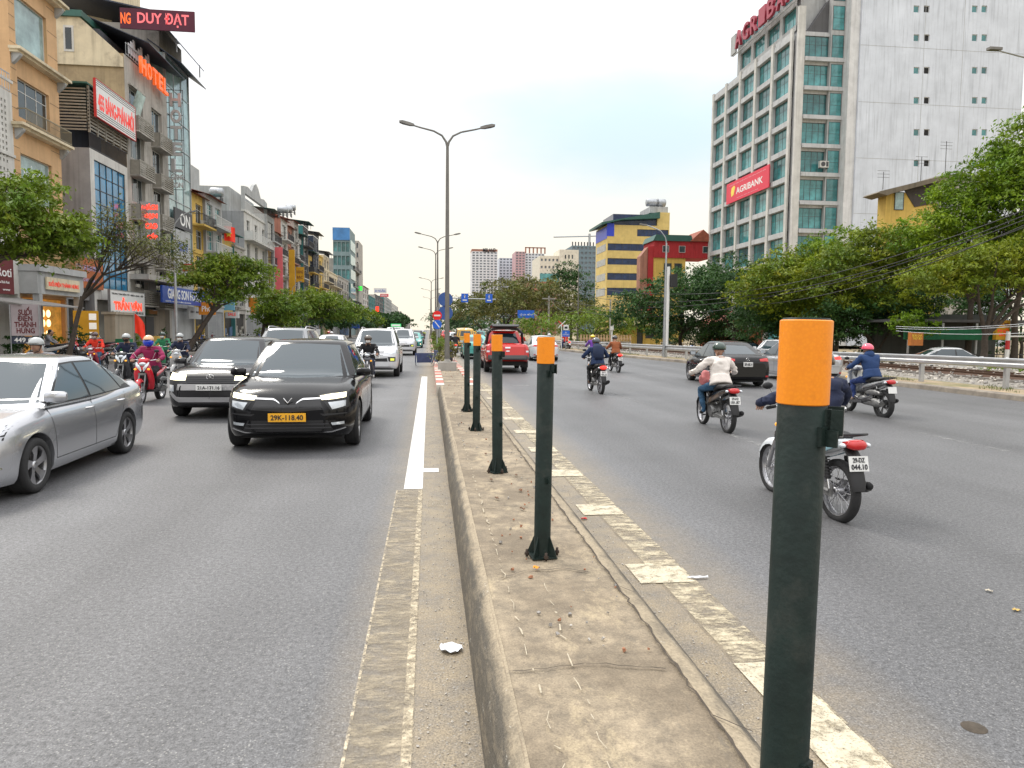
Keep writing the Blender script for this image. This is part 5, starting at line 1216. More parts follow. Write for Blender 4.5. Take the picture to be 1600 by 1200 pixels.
# ---- white block with pierced screens (frame edge)
h = H('white block wall pierced with small square holes, at the left edge beside the beige house', -150, 33, 38, C_white); W = h.W
ops = []
for zc in (15.2, 11.7, 8.2):
    for i in range(11):
        for j in range(12):
            x = W-.45-3.0+i*.28; z = zc-2.3+j*.28
            if not (4 <= i <= 6 and 3 <= j <= 6): ops.append((x, x+.13, z, z+.15))
    x = W-.45-3.0+4*.28; ops.append((x, x+.62, zc-2.3+3*.28, zc-2.3+6.6*.28))
h.body([o for o in ops if o[3] < h.Ht-.3]+[(.3, W-.2, .02, 3.2)], .35)
railing(h.t, .1, W-.1, .0, h.Ht, .9, .2, M_steel)
for zc in (13.3, 9.8, 6.2): MB().box(-.02, W+.01, -.08, -.003, zc-.05, zc+.08).build('ledge', C_white, h.t)
q = MB(); q.prism([(-2.6, 2.55), (-2.6, 2.6), (0, 3.0), (0, 2.95)], W-5, W+.8, 'x'); q.build('awning', M('awning_grey', (.25, .24, .23)), h.t)
p = atx(-20, 435, FX+.5); q = at(47, 435, 36.6)
signboard('shop_sign', 'maroon bakery signboard reading ing Roti above the pavement', 5.2, 2.15, .12, C_maroon, [('ing Roti', 1.30, -.12, 2.2, .55, T_white, .01), ('Tea Bánh Roti', 1.75, -.52, .9, .12, T_white), ('Vietnam', 1.0, -.88, .5, .08, T_white), ('www', 1.95, -.88, .6, .08, T_white)], (FX+.32, 34.35, 4.35), pi/2)
# ---- beige house with big windows
h = H('tall beige stone-clad house with large shop windows and bracketed ledges', 33, 105, -70, C_beige, side=C_beige, D=9); W = h.W
wz_ = [(15.5, 17.9), (12.05, 13.95), (8.0, 10.3), (19.4, 21.4)]; ops = [(.55, 3.5, a-.15, b-.15) for a, b in wz_]+[(.2, W-.2, .02, 3.1)]
h.body(ops, .25); MB().box(.22, W-.22, .2, .24, .02, 3.05).build('shop_interior', mat('shop_warm_glow', (.7, .33, .05), .6, var=.7, vs=2.2, emit=.25), h.t)  # back panel glows faintly: the shop's warm lamplight is put into its colour
for (a, b), st in zip(wz_, ((1, 1, M_wpale), (3, 1, M_wg), (1, 1, M_wpale), (2, 1, M_wpale))):
    window(h.t, .55, a-.15, 2.95, b-a, 0, st[0], st[1], M_fr, st[2], dep=.25, top=.7 if st[0] == 3 else 0)
for z in (14.9, 11.35, 18.8, 7.5):
    b = MB(); b.box(-.15, W+.35, -.55, -.003, z, z+.13); b.box(-.05, W+.25, -.38, -.003, z-.12, z); b.build('ledge', C_cream, h.t)
    for x in (.1, W-.15): MB().prism([(-.40, z-.12), (-.40, z-.22), (-.15, z-.5), (-.005, z-.62), (-.005, z-.12)], x, x+.22, 'x').build('bracket', C_lgrey, h.t)
for z in [6+.62*k for k in range(26)]: MB().box(-.004, .50, -.006, -.001, z, z+.02).build('stone_joint', M_crack, h.t); 
for z in [6+1.24*k for k in range(13)]: MB().box(3.55, W+.004, -.006, -.001, z, z+.02).build('stone_joint', M_crack, h.t)
railing(h.t, .3, W+.2, -.5, 11.5, .75, .12, mat('rail_iron', (.25, .22, .15), .5, .4), 'bars', side=.45)
railing(h.t, .1, W+.1, -.9, 4.7, .95, .10, mat('rail_brass', (.38, .28, .12), .5, .4), 'bars', side=.9)
b = MB(); b.box(-.1, W+.25, -1.0, 0, 4.35, 4.68); b.box(-.05, W+.15, -.85, 0, 3.25, 4.34); b.build('canopy', C_lgrey, h.t)
letter(h.t, 'SUỐI ĐIỆN\nTHÀNH\nHƯNG', 2.0, .1, 8.9, 2.1, 1.7, T_white, .01, .0)
signboard('shop_sign', 'cream signboard with raised red lettering under the brass balcony', 3.4, .62, .08, C_cream, [('SUỐI ĐIỆN THÀNH HƯNG', 0, 0, 3.1, .38, T_red, .02)], (FX+.97, h.Y0+2.3, 3.95), pi/2)
for x in (.05, W-.4): b = MB(); b.box(x, x+.32, -.85, -.55, 0, 3.24); b.build('column', C_lgrey, h.t)
# lit lamps of the lighting shop
lg = M_lit
for i, (z, y, r) in enumerate([(2.3, 1.9, .20), (2.3, 2.45, .2), (1.8, 1.9, .2), (1.8, 2.45, .2), (1.25, 1.8, .16), (1.25, 2.3, .16), (.85, 1.8, .14), (.85, 2.35, .14)]):
    t = thing('shop_lamp', 'round glowing ceiling lamp shown in the lighting shop front, %s row, %s column' % (['top', 'top', 'second', 'second', 'third', 'third', 'bottom', 'bottom'][i], 'left' if i % 2 == 0 else 'right'), 'lamp', (FX+.05, h.Y0+y, z+.15), pi/2, 'lamps shown in the lighting shop')
    MB().lathe([(0, -.05), (r*.8, -.045), (r, -.02), (r, 0), (0, 0)], axis='y', n=16).build('diffuser', mat('lamp_warm', (1, .72, .35), .3, var=0, emit=2.0 if i < 4 else .9), t)
q = thing('display_stand', 'yellow lamp display board standing outside the lighting shop', 'display', (FX+1.4, h.Y0+3.6, .15), 0.3); MB().box(-.6, .6, 0, .12, .3, 2.5).build('board', C_gold, q); MB().box(-.55, .55, .01, .1, 0, .3).build('foot', M_frd, q)
for i in range(4): MB().box(.15, .5, -.03, 0, .5+i*.5, .85+i*.5).build('sample_panel', mat('sample_white', (.8, .78, .72), .4, var=0, emit=.3), q)
signboard('pavement_sign', 'free-standing pavement sign with maroon words on a pale board', 1.15, 1.35, .08, M('sign_lilac', (.42, .36, .38), streak=0), [('SUỐI\nĐIỆN\nTHÀNH\nHƯNG', 0, 0, .8, 1.15, C_maroon, .025)], (-17.3, 33.2, 2.05), .25)
signboard('pavement_sign', 'navy address plate reading 449 GP under the pale pavement sign', 1.15, .32, .09, C_navy, [('449 GP', 0, 0, .85, .2, T_white, .02)], (-17.3, 33.2, 1.19), .25)
MB().tube([(-16.78, 33.3, .15), (-16.78, 33.3, 2.7)], .025, 6).build('sign_post', M_steel, label='thin metal post holding the pale pavement sign', cat='post')
MB().tube([(-17.82, 33.05, .15), (-17.82, 33.05, 2.7)], .025, 6).build('sign_post', M_steel, label='second thin post at the left of the pale pavement sign', cat='post')
# ---- low annex between
h = H('low annex with an orange tiled fascia between beige and blue-glass houses', 105, 149, 408, C_grey, X=FX-.3, D=8); W = h.W; h.body([(.2, W-.2, .02, 3.2)], .3)
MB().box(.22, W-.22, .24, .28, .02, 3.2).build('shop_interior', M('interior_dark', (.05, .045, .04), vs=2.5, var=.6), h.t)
signboard('shop_sign', 'orange brick-coloured signboard with pale violet lettering over the annex', W+.4, 1.75, .1, M('panel_brick', (.40, .12, .04), streak=.1), [('KHÁCH SẠN MINH', 0, .3, W*.85, .45, mat('letter_violet', (.40, .38, .62), .5, var=0), .01), ('PHÒNG NGHỈ GIÁ TỐT', 0, -.35, W*.8, .3, mat('letter_violet', (.40, .38, .62), .5, var=0), .01)], (FX+.15, h.Y0+W/2, 4.9), pi/2)
# ---- blue glass house
h = H('narrow white-framed house with a tall blue glass front and grey side', 149, 206, 231, C_white, side=C_grey, D=10); W = h.W; Ht = h.Ht
h.body([(.55, W-.35, 4.0, Ht-.55), (.3, W-.3, .02, 3.3)], .25)
b = MB(); g = MB(); x0, x1, z0, z1 = .55, W-.35, 4.0, Ht-.55; nx, nz = 5, 9
for i in range(nx+1): x = x0+(x1-x0)*i/nx; b.box(x-.02, x+.02, .06, .14, z0, z1)
for j in range(nz+1): z = z0+(z1-z0)*j/nz; b.box(x0, x1, .065, .135, z-.02, z+.02)
fo = b.build('window', M_frd, h.t)
for i in range(nx):
    for j in range(nz):
        g = MB(); xa, xb = x0+(x1-x0)*i/nx+.02, x0+(x1-x0)*(i+1)/nx-.02; za, zb_ = z0+(z1-z0)*j/nz+.02, z0+(z1-z0)*(j+1)/nz-.02
        g.box(xa, xb, .10, .115, za, zb_); g.build('pane', M_wblue, fo)
MB().box(.32, W-.32, .2, .24, .02, 3.3).build('shop_interior', M('interior_grey', (.24, .23, .2)), h.t)
# roof terrace cage, louvres and dark rooms
b = MB(); b.box(.1, W, 1.6, 9, Ht, Ht+2.4); b.build('terrace_room', C_navy, h.t)
b = MB(); 
for k in range(12): b.box(.0, W, -.05, .02, Ht+1.1+k*.2, Ht+1.2+k*.2)
for k in range(6): b.box(W*k/5, W*k/5+.06, -.08, .04, Ht+.9, Ht+3.6)
b.build('louvre_screen', mat('louvre', (.30, .28, .24), .6, .2, var=.2), h.t)
b = MB()
for k in range(14): b.box(-.04, .02, .1, 3.2, Ht+1.0+k*.18, Ht+1.09+k*.18)
b.build('louvre_screen', mat('louvre', (.30, .28, .24), .6, .2, var=.2), h.t)
MB().box(-.3, W, -.1, 4, Ht+3.62, Ht+3.72).build('terrace_roof', C_sheetg, h.t); MB().box(-.02, .05, 2.4, 6.5, Ht, Ht+3.4).build('terrace_wall', M('boards', (.3, .25, .2)), h.t)
railing(h.t, .05, W-.05, 0, Ht, 1.0, .12, M_frd, 'bars')
stripes = MB(); 
s_ = signboard('roof_sign', 'white striped roof sign with tall red letters and number 455', 5.7, 2.15, .12, mat('sign_white', (.75, .75, .74), .5, var=.05), [('455 BÁNG-PHÁN-MỚI', 0, .02, 5.2, 1.25, T_red, .035)], (FX+.45, atx(142, 300, FX).y+2.9, 15.3), pi/2, mf=C_red)
for z in (-.95, -.82, -.69, .75, .88, 1.0): MB().box(-2.8, 2.8, -.006, -.001, z-.02, z+.02).build('stripe', C_dgrey, s_)
signboard('shop_sign', 'white signboard with big red brush-like words over grey shutters', 5.3, 1.5, .12, mat('sign_white', (.75, .75, .74), .5, var=.05), [('TRUNG TÂM ĐIỆN TỬ - ĐIỆN LẠNH - BẾP', 0, .55, 4.9, .2, M_ink, .01), ('TRẦN VÂN', 0, -.05, 4.3, .8, T_redlit, .05), ('Bảo hành', -1.9, -.6, 1.2, .16, M_ink, .01), ('0983 505 555', 1.7, -.6, 1.4, .16, M_ink, .01)], (FX+.7, h.Y0+3.1, 3.3), pi/2, mf=M_steel)
# ---- concrete hotel
h = H('weathered concrete hotel with louvred air-conditioner cages under windows', 206, 269, 84, C_conc, side=C_tan, D=13, name='hotel'); W = h.W; Ht = h.Ht
ops = []; fz = [Ht-3.6-2.92*k for k in range(5)]
for z in fz: ops += [(.7, 3.0, z, z+1.75), (4.6, 6.6, z-.1, z+1.55)]
ops += [(.5, W-.5, .02, 3.4)]; h.body(ops, .35)
for k, z in enumerate(fz):
    window(h.t, .7, z, 2.3, 1.75, 0, 3, 1, M_fr, M_wg, dep=.35); window(h.t, 4.6, z-.1, 2.0, 1.65, 0, 2, 1, M_fr, M_wg, dep=.35)
    for x, w_ in ((.5, 2.7), (4.4, 2.5)):
        zz = z-1.15-(.1 if x > 4 else 0); MB().box(x-.05, x+w_+.05, -.65, -.003, zz-.12, zz-.02).build('balcony_slab', C_conc, h.t); railing(h.t, x, x+w_, -.62, zz, .95, m=mat('louvre', (.30, .28, .24), .6, .2, var=.2), style='slats', side=.6); acunit(h.t, x+.25, -.4, zz+.05)
    MB().box(.55, 3.15, -.18, -.003, z+1.8, z+1.92).build('window_hood', C_conc, h.t)
if True:
    sashes = MB(); T = Matrix.Translation((.75, .0, fz[0]+.1)) @ Matrix.Rotation(.35, 4, 'X'); sashes.box(0, .75, -.03, 0, 0, 1.5, T=T); sashes.build('open_sash', M_wpale, h.t)
    T = Matrix.Translation((1.55, .0, fz[0]+.1)) @ Matrix.Rotation(.3, 4, 'X'); MB().box(0, .75, -.03, 0, 0, 1.5, T=T).build('open_sash', M_wpale, h.t)
# stair head in cream on the side, with small windows and roof sheets
b = MB(); b.prism([(0.35, Ht-.3), (-.003, Ht-.3), (-.003, Ht-.4)], -.0, .001, 'x') if False else None
b = MB(); b.prism([(0.02, Ht-.25), (2.6, Ht+2.1), (9, Ht+2.1), (9, Ht-.9), (.02, Ht-.9)], -.12, 3.4, 'x'); b.build('stair_head', C_cream, h.t)
b = MB(); b.prism([(2.4, Ht+2.1), (2.4, Ht+2.5), (9.2, Ht+2.5), (9.2, Ht+2.1)], -.3, 3.6, 'x'); b.build('roof', C_sheetg, h.t)
for y in (3.0, 4.7):
    MB().box(-.16, -.125, y, y+.62, Ht-.1, Ht+1.55).build('window_surround', C_white, h.t); MB().box(-.18, -.165, y+.12, y+.50, Ht+.05, Ht+1.4).build('window', M_wg, h.t)
b = MB(); b.prism([(-1.1, Ht+1.25), (-1.1, Ht+1.3), (3.5, Ht+3.1), (3.5, Ht+3.05)], 1.4, W+.9, 'x'); b.build('roof', C_navy, h.t)
b = MB(); b.box(3.45, W, 3.0, 10, Ht, Ht+2.9); b.box(.3, W-.3, 1.6, 3.0, Ht, Ht+1.6); b.build('roof_room', M('roof_dark', (.05, .055, .07)), h.t)
for k in range(9): 
    x = .8+k*.42; MB().box(x, x+.32, -.0, .03, Ht+.35, Ht+1.0+.25*(k % 3)).build('hung_laundry', mat('linen', (.55, .54, .58), .9, var=.2, vs=5), h.t)
railing(h.t, .2, W-.1, -.08, Ht, .8, .4, M_steel)
signboard_t = thing('hotel_sign', 'row of raised orange letters spelling HOTEL along the concrete parapet', 'sign', (FX+.35, h.Y0+4.2, Ht+.05), pi/2)
for i, ch in enumerate('HOTEL'): letter(signboard_t, ch, -2.2+i*1.05, 0, 0, .85, 1.1, T_orange, .18, .03)
t = thing('hotel_sign', 'vertical blade sign with stacked grey letters HOTEL GIANG SON', 'sign', (FX+.85, h.Y1-.5, 15.9), 0)
b = MB()
for x in (-.5, .5): b.box(x-.02, x+.02, .03, .07, -3.6, 3.9)
for k in range(9): b.box(-.7, .5, .03, .07, -3.6+k*.93, -3.56+k*.93)
b.build('frame', M_frd, t)
for i, ch in enumerate('HOTEL'): letter(t, ch, 0, 0, 3.1-i*1.22, .8, 1.0, T_grey, .14, .03)
letter(t, 'GIANG', 0, 0, -2.65, .9, .42, T_grey, .08, .02); letter(t, 'SON', 0, 0, -3.25, .75, .42, T_grey, .08, .02)
t = signboard('hotel_sign', 'vertical sign with four glowing red rows on the hotel corner', 1.25, 2.7, .15, C_lgrey, [('KHÁCH', 0, 1.0, 1.1, .42, T_led, .06), ('SẠN', .1, .35, .85, .40, T_led, .06), ('CAO', .1, -.32, .8, .40, T_led, .06), ('CẤP', .15, -1.0, .7, .42, T_led, .06)], (FX+.75, h.Y0+1.6, 9.1), 0)
signboard('hotel_sign', 'blue sloping fascia sign reading GIANG SON HOTEL above the entrance', 9.6, 1.2, .15, C_blue, [('GIANG SON HOTEL', -.1, .08, 7.4, .72, T_white, .025), ('G.HOTEL - www - 04.3 ĐƯỜNG GIẢI PHÓNG', -1.5, -.46, 5.5, .14, T_white, .0)], (FX+1.3, h.Y0+2.3+4.6, 4.15), pi/2)
MB().box(-.2, W+.2, -1.25, 0, 4.85, 5.2).build('entrance_canopy', C_conc, h.t)
b = MB(); b.box(.6, W-.6, .3, .33, .02, 3.3); b.build('entrance_wall', M('interior_tan', (.26, .22, .17)), h.t); MB().box(3.1, 4.6, .24, .28, .02, 2.4).build('door', M_frd, h.t); MB().box(2.6, 5.2, .2, .26, 2.5, 3.2).build('window', M_wg, h.t)
# ---- pale curtain-wall tower
h = H('slim tower with pale green glass curtain wall beside the hotel', 269, 304, 82, C_lgrey, D=9, name='glass_tower'); W = h.W; Ht = h.Ht
h.body([(.1, W-.1, 5.2, Ht-.1), (.2, W-.2, .02, 3.2)], .2)
b = MB(); nz = 8
for i in range(4): x = .1+(W-.2)*i/3; b.box(x-.03, x+.03, .02, .12, 5.2, Ht-.1)
for j in range(nz+1): z = 5.2+(Ht-5.3)*j/nz; b.box(.1, W-.1, .025, .11, z-.03, z+.03)
fo = b.build('window', M_steel, h.t)
for i in range(3):
    for j in range(nz): MB().box(.1+(W-.2)*i/3+.03, .1+(W-.2)*(i+1)/3-.03, .08, .095, 5.2+(Ht-5.3)*j/nz+.03, 5.2+(Ht-5.3)*(j+1)/nz-.03).build('pane', M_wpale, fo)
b = MB(); b.box(-.02, -.005, .2, 1.4, 16, Ht); b.build('side_glass', M_wpale, h.t)
b = MB(); b.box(0, W-.4, .4, 7, Ht, Ht+2.0); b.build('roof_room', C_conc, h.t)
b = MB(); b.prism([(-1.3, Ht-.9), (-1.3, Ht-.82), (1.2, Ht+.9), (1.2, Ht+.82)], -.2, W+.3, 'x'); b.prism([(-1.3, Ht+.4), (-1.3, Ht+.5), (.5, Ht+2.6), (8, Ht+3.9), (8, Ht+3.8), (.5, Ht+2.5)], -1.2, W-.2, 'x'); b.build('roof', C_navy, h.t)
b = MB()
for y, x in ((-.9, -.1), (-.9, W), (2.5, -.1)): b.tube([(x, y, Ht), (x, y, Ht+1.0)], .05, 6)
b.build('roof_post', M_steel, h.t)
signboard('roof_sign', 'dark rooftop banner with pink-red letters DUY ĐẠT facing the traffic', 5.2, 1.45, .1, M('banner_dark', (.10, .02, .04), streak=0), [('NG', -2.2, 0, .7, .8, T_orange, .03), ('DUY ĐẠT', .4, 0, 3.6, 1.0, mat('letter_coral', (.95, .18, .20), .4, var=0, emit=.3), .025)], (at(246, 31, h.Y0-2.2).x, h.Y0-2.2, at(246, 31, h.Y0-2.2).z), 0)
b = thing('yellow_penthouse', 'pale yellow rooftop block rising behind the dark rooftop banner', 'building', (-27, 62, 0)); MB().box(-6, 2.0, 0, 6, 20, 32).build('wall', C_cream, b); MB().box(-2, -.6, -.03, .0, 26, 28).build('window', M_wg, b)
signboard('shop_sign', 'dark panel with white letters ON on the glass tower', 4.2, 1.5, .1, C_dgrey, [('ON', .3, 0, 2.4, 1.0, T_white, .02)], (FX+.3, h.Y0+2.4, 10.4), pi/2)
signboard('shop_sign', 'pale round-cornered panel with grey markings below the ON sign', 3.4, 3.8, .1, C_lgrey, [('BIDV', 0, .6, 2.2, .7, T_blue, .02)], (FX+.28, h.Y0+2.2, 7.6), pi/2)
signboard('shop_sign', 'small grey plate sign under the blue hotel fascia', 3.2, 1.0, .1, C_lgrey, [('CÔNG TY', -.7, .1, 1.0, .2, M_ink, .01), ('VĂN PHÒNG', .8, .1, 1.2, .2, M_ink, .01)], (FX+.5, h.Y0+4.0, 3.0), pi/2)
# ---- the rest of the row
b = thing('office_block', 'plain grey slab block standing behind the glass tower', 'building', (-28, 66, 0), 0); MB().box(0, 5.2, 0, 10, 0, at(310, 228, 66).z).build('wall', C_lgrey, b); railing(b, 0, 5.2, 0, at(310, 228, 66).z, 1, .5, M_steel)
LG = [C_white, C_lgrey, C_cream, C_conc, C_grey, C_white, C_brick, C_yel]
row = [ # label, px0, px1, ytop, wall, side, options
 ('narrow yellow house with a teal upper room and red tiled roof', 304, 325, 300, C_yel, C_teal, dict(floors=4, nwin=1, ww=1.8, wh=2.1, gm=M_wg, cap='tile', bal=(3,), acs=2)),
 ('grey house with white balconies and green glazed windows', 325, 350, 302, C_lgrey, C_grey, dict(floors=4, nwin=2, ww=1.7, wh=2.2, gm=M_wteal, cap='tile', bal=(2, 3), balm=M_fr, acs=3)),
 ('low yellow house with teal rear wall and a rooftop awning', 350, 368, 372, C_yel, C_teal, dict(floors=3, nwin=2, ww=1.6, wh=1.9, cap='sheet', roofm=C_teal, bal=(1, 2), acs=2)),
 ('low brown-grey house squeezed left of the ornate white one', 368, 384, 385, C_conc, C_teal, dict(floors=3, nwin=2, ww=1.4, wh=1.9, cap='parapet', bal=(2,), acs=1)),
 ('ornate white house with a stepped gable over its roof terrace', 384, 419, 330, C_white, C_grey, dict(floors=4, nwin=3, ww=1.3, wh=2.3, cap='parapet', bal=(3,), balm=M_fr, acs=2)),
 ('grey house with tall open upper veranda left of the pink panel', 419, 431, 334, C_lgrey, C_lgrey, dict(floors=4, nwin=1, ww=3.2, wh=2.4, cap='sheet', bal=(2, 3), acs=1)),
 ('low white house just behind the pink panel', 431, 441, 362, C_white, C_brick, dict(floors=4, nwin=2, ww=1.4, wh=2.2, cap='tile', bal=(3,), acs=1)),
 ('white house under an orange tiled roof beside the gold panel', 441, 451, 340, C_white, C_brick, dict(floors=5, nwin=1, ww=2.6, wh=2.2, cap='tile', bal=(4, 2), acs=2)),
 ('salmon house with a steep tiled roof behind the gold panel', 451, 461, 352, C_brick, C_cream, dict(floors=5, nwin=2, ww=1.6, wh=2.2, cap='tile', bal=(1, 3), acs=1)),
 ('grey house overgrown with creepers below a tiled roof', 461, 468, 345, C_conc, C_conc, dict(floors=5, nwin=1, ww=2.4, wh=2.2, cap='tile', bal=(1, 3), acs=1)),
 ('slim white house between the creepers and the dark one', 468, 475, 372, C_white, C_lgrey, dict(floors=4, nwin=1, ww=2.6, wh=2.2, cap='sheet', bal=(2,), acs=1)),
 ('dark sheet-clad house with a teal rooftop box', 475, 483, 352, C_dgrey, C_teal, dict(floors=5, nwin=1, ww=3, wh=2.2, cap='sheet', bal=(4,), acs=1)),
 ('yellow house with planted balconies and green canvas awning', 483, 491, 398, C_yel, C_cream, dict(floors=4, nwin=1, ww=3, wh=2.2, cap='sheet', bal=(2, 3), acs=1)),
 ('navy-clad house with a sloping rooftop room', 491, 499, 368, C_navy, C_navy, dict(floors=5, nwin=2, ww=1.8, wh=2.2, cap='sheet', roofm=C_navy, bal=(3,), acs=1)),
 ('second yellow house beyond the navy-clad one', 499, 507, 400, C_yel, C_yel, dict(floors=4, nwin=2, ww=2, wh=2.0, cap='parapet', bal=(1, 2), acs=1)),
 ('cream house with a navy sloping roof before the glass block', 507, 515, 398, C_cream, C_cream, dict(floors=5, nwin=2, ww=2, wh=2.2, cap='sheet', roofm=C_navy, bal=(3, 1), acs=1)),
 ('low cream terrace at the foot of the teal glass block', 515, 530, 425, C_cream, C_lgrey, dict(floors=4, nwin=4, ww=2.4, wh=2.0, cap='parapet', bal=(1, 3), acs=2)),
 ('low grey terrace beside the teal glass block', 530, 545, 432, C_conc, C_lgrey, dict(floors=4, nwin=4, ww=2.6, wh=2.0, cap='parapet', bal=(2,), acs=2)),
 ('balconied concrete house before the green lit panel', 549, 560, 404, C_conc, C_conc, dict(floors=7, nwin=3, ww=3, wh=2.0, cap='parapet', bal=(2, 4, 6))),
 ('stepped pale house with a green lit panel on its side', 560, 567, 432, C_lgrey, C_lgrey, dict(floors=6, nwin=3, ww=3, wh=2.0, cap='parapet')),
 ('white gabled house rising beyond the concrete block', 567, 576, 446, C_white, C_white, dict(floors=6, nwin=3, ww=4, wh=2.0, cap='tile', roofm=C_brick)),
 ('teal-fronted house below the pale rooftop banner', 576, 586, 462, C_teal, C_conc, dict(floors=5, nwin=3, ww=4, wh=2.0, cap='parapet')),
 ('dark glazed house carrying a pale rooftop banner', 586, 600, 460, C_dgrey, C_conc, dict(floors=6, nwin=5, ww=5, wh=2.4, cap='parapet', gm=M_wteal)),
 ('blue-grey glass office beyond the rooftop banner', 600, 612, 462, C_lgrey, C_teal, dict(floors=7, nwin=6, ww=7, wh=2.6, cap='parapet', gm=M_wteal, fm=M_frd)),
 ('small white distant house with water tanks on top', 612, 622, 474, C_white, C_lgrey, dict(floors=6, nwin=5, ww=8, wh=2.6, cap='parapet')),
 ('farthest grey houses of the row before the trees', 622, 641, 486, C_conc, C_lgrey, dict(floors=5, nwin=5, ww=12, wh=2.6, cap='parapet'))]
HS = []
for i, (lab, a, b_, yt, wl, sd_, o) in enumerate(row):
    hh = H(lab, a, b_, yt, wl, sd_, X=FX+[0, .25, -.15, .1][i % 4], D=9+i % 3*2); facade(hh, seed=i, shutter=(i % 3 == 1), **o); HS.append(hh)
# ornate gable, tanks, extra storeys
h = HS[4]; W, Ht = h.W, h.Ht
b = MB(); b.prism([(0, Ht+2.0), (0, Ht+2.7), (W*.15, Ht+2.9), (W*.3, Ht+2.7), (W*.4, Ht+3.6), (W*.5, Ht+4.0), (W*.6, Ht+3.6), (W*.7, Ht+2.7), (W*.85, Ht+2.9), (W, Ht+2.7), (W, Ht+2.0)], -.1, .25, 'y'); b.box(0, .35, -.1, .25, Ht, Ht+2.0); b.box(W-.35, W, -.1, .25, Ht, Ht+2.0); b.box(0, W, 1.5, 9, Ht, Ht+2.6); b.build('gable', C_lgrey, h.t)
railing(h.t, .3, W-.3, -.05, Ht+.2, 1, .16, M_fr)
def tank(x, y, z, lab, r=.55, L_=1.6):
    t = thing('water_tank', lab, 'water tank', (x, y, z), 0, 'steel water tanks on the roofs'); b = MB(); b.lathe([(0, -L_/2), (r*.7, -L_/2-.0), (r, -L_/2+.15), (r, L_/2-.15), (r*.7, L_/2), (0, L_/2)], (0, 0, r+.5), 'x', 16); b.build('drum', M_steel, t)
    b = MB()
    for sx in (-.5, .5): b.box(sx-.03, sx+.03, -.5, .5, 0, .5); 
    b.box(-.55, .55, -.5, -.44, .2, .26); b.build('stand', M_frd, t)
for i, (px, py, Y) in enumerate([(455, 325, 93), (461, 325, 97), (466, 322, 103)]):
    p = at(px, py, Y); tank(p.x-1, p.y, p.z-1.2, 'steel drum water tank on the tiled roof, %s of three' % ['nearest', 'middle', 'farthest'][i], .45, 1.3)
for i, (px, py, Y) in enumerate([(361, 296, 78)]):
    p = at(px, py, Y); tank(p.x-2, p.y+2, p.z-1.0, 'white banded water tank beside the ornate gable', .5, 1.4)
# blade panels on the row
def blade(name, lab, px0, px1, y0, y1, Y, m, texts=(), cat='sign'):
    a, c = at(px0, y0, Y), at(px1, y1, Y); w_, h_ = c.x-a.x, a.z-c.z
    return signboard(name, lab, w_, h_, .25, m, [(s_, 0, fz_*h_, ww*w_, hh*h_, mm, .01) for s_, fz_, ww, hh, mm in texts], ((a.x+c.x)/2, Y, (a.z+c.z)/2), 0)
blade('banner', 'tall plain pink panel on the corner of the grey house', 429, 442, 386, 462, 93, C_pink)
blade('shop_sign', 'tall gold vertical panel beside the pink one', 451, 461, 390, 463, 100, C_gold)
blade('shop_sign', 'square gold sign with dark red lettering beside the gold panel', 462, 475, 417, 441, 108, C_gold, [('VÀNG', .2, .8, .25, C_maroon), ('BẠC', -.2, .7, .25, C_maroon)])
blade('led_panel', 'small green lit panel on the stepped pale house', 560, 566, 447, 454, 205, mat('led_green', (.05, .9, .08), .4, var=0, emit=.8))
blade('rooftop_sign', 'white rooftop banner reading NGÂN on the far gabled house', 584, 604, 450, 458, 235, mat('sign_white', (.75, .75, .74), .5, var=.05), [('A NGÂN', 0, .8, .6, T_blue)])
blade('banner', 'pink hanging banner on the far dark glazed house', 594, 607, 459, 464, 240, C_pink, [('BIDV', 0, .7, .5, T_white)])
blade('led_panel', 'red and green lit panel on a far shop front', 587, 592, 479, 491, 235, T_redlit)
blade('shop_sign', 'orange cafe sign with a white cup beside the blue hotel sign', 310, 336, 472, 492, 62, M('panel_orange', (.62, .22, .02), streak=.05), [('Phở', -.0, .6, .5, T_white)])
blade('shop_sign', 'red and white banner low under the tree canopy', 352, 373, 487, 497, 74, mat('sign_white', (.75, .75, .74), .5, var=.05), [('SALE', .1, .6, .5, T_red)])
blade('shop_sign', 'pale blue round-cornered cafe sign half hidden by the tree', 341, 366, 468, 485, 73, M('panel_cyan', (.2, .45, .6), streak=.05))
blade('shop_sign', 'orange sign glimpsed between the two tree crowns', 388, 402, 465, 490, 84, M('panel_orange', (.62, .22, .02), streak=.05))
blade('banner', 'small red banner on the pale panel wall', 285, 302, 412, 424, 59, C_red)
blade('shop_sign', 'blue low shop sign at the far end of the trees', 548, 562, 507, 513, 118, C_blue)
blade('shop_sign', 'white shop board low beyond the second tree', 470, 500, 514, 524, 104, mat('sign_white', (.75, .75, .74), .5, var=.05), [('THUỐC', 0, .7, .5, T_red)])
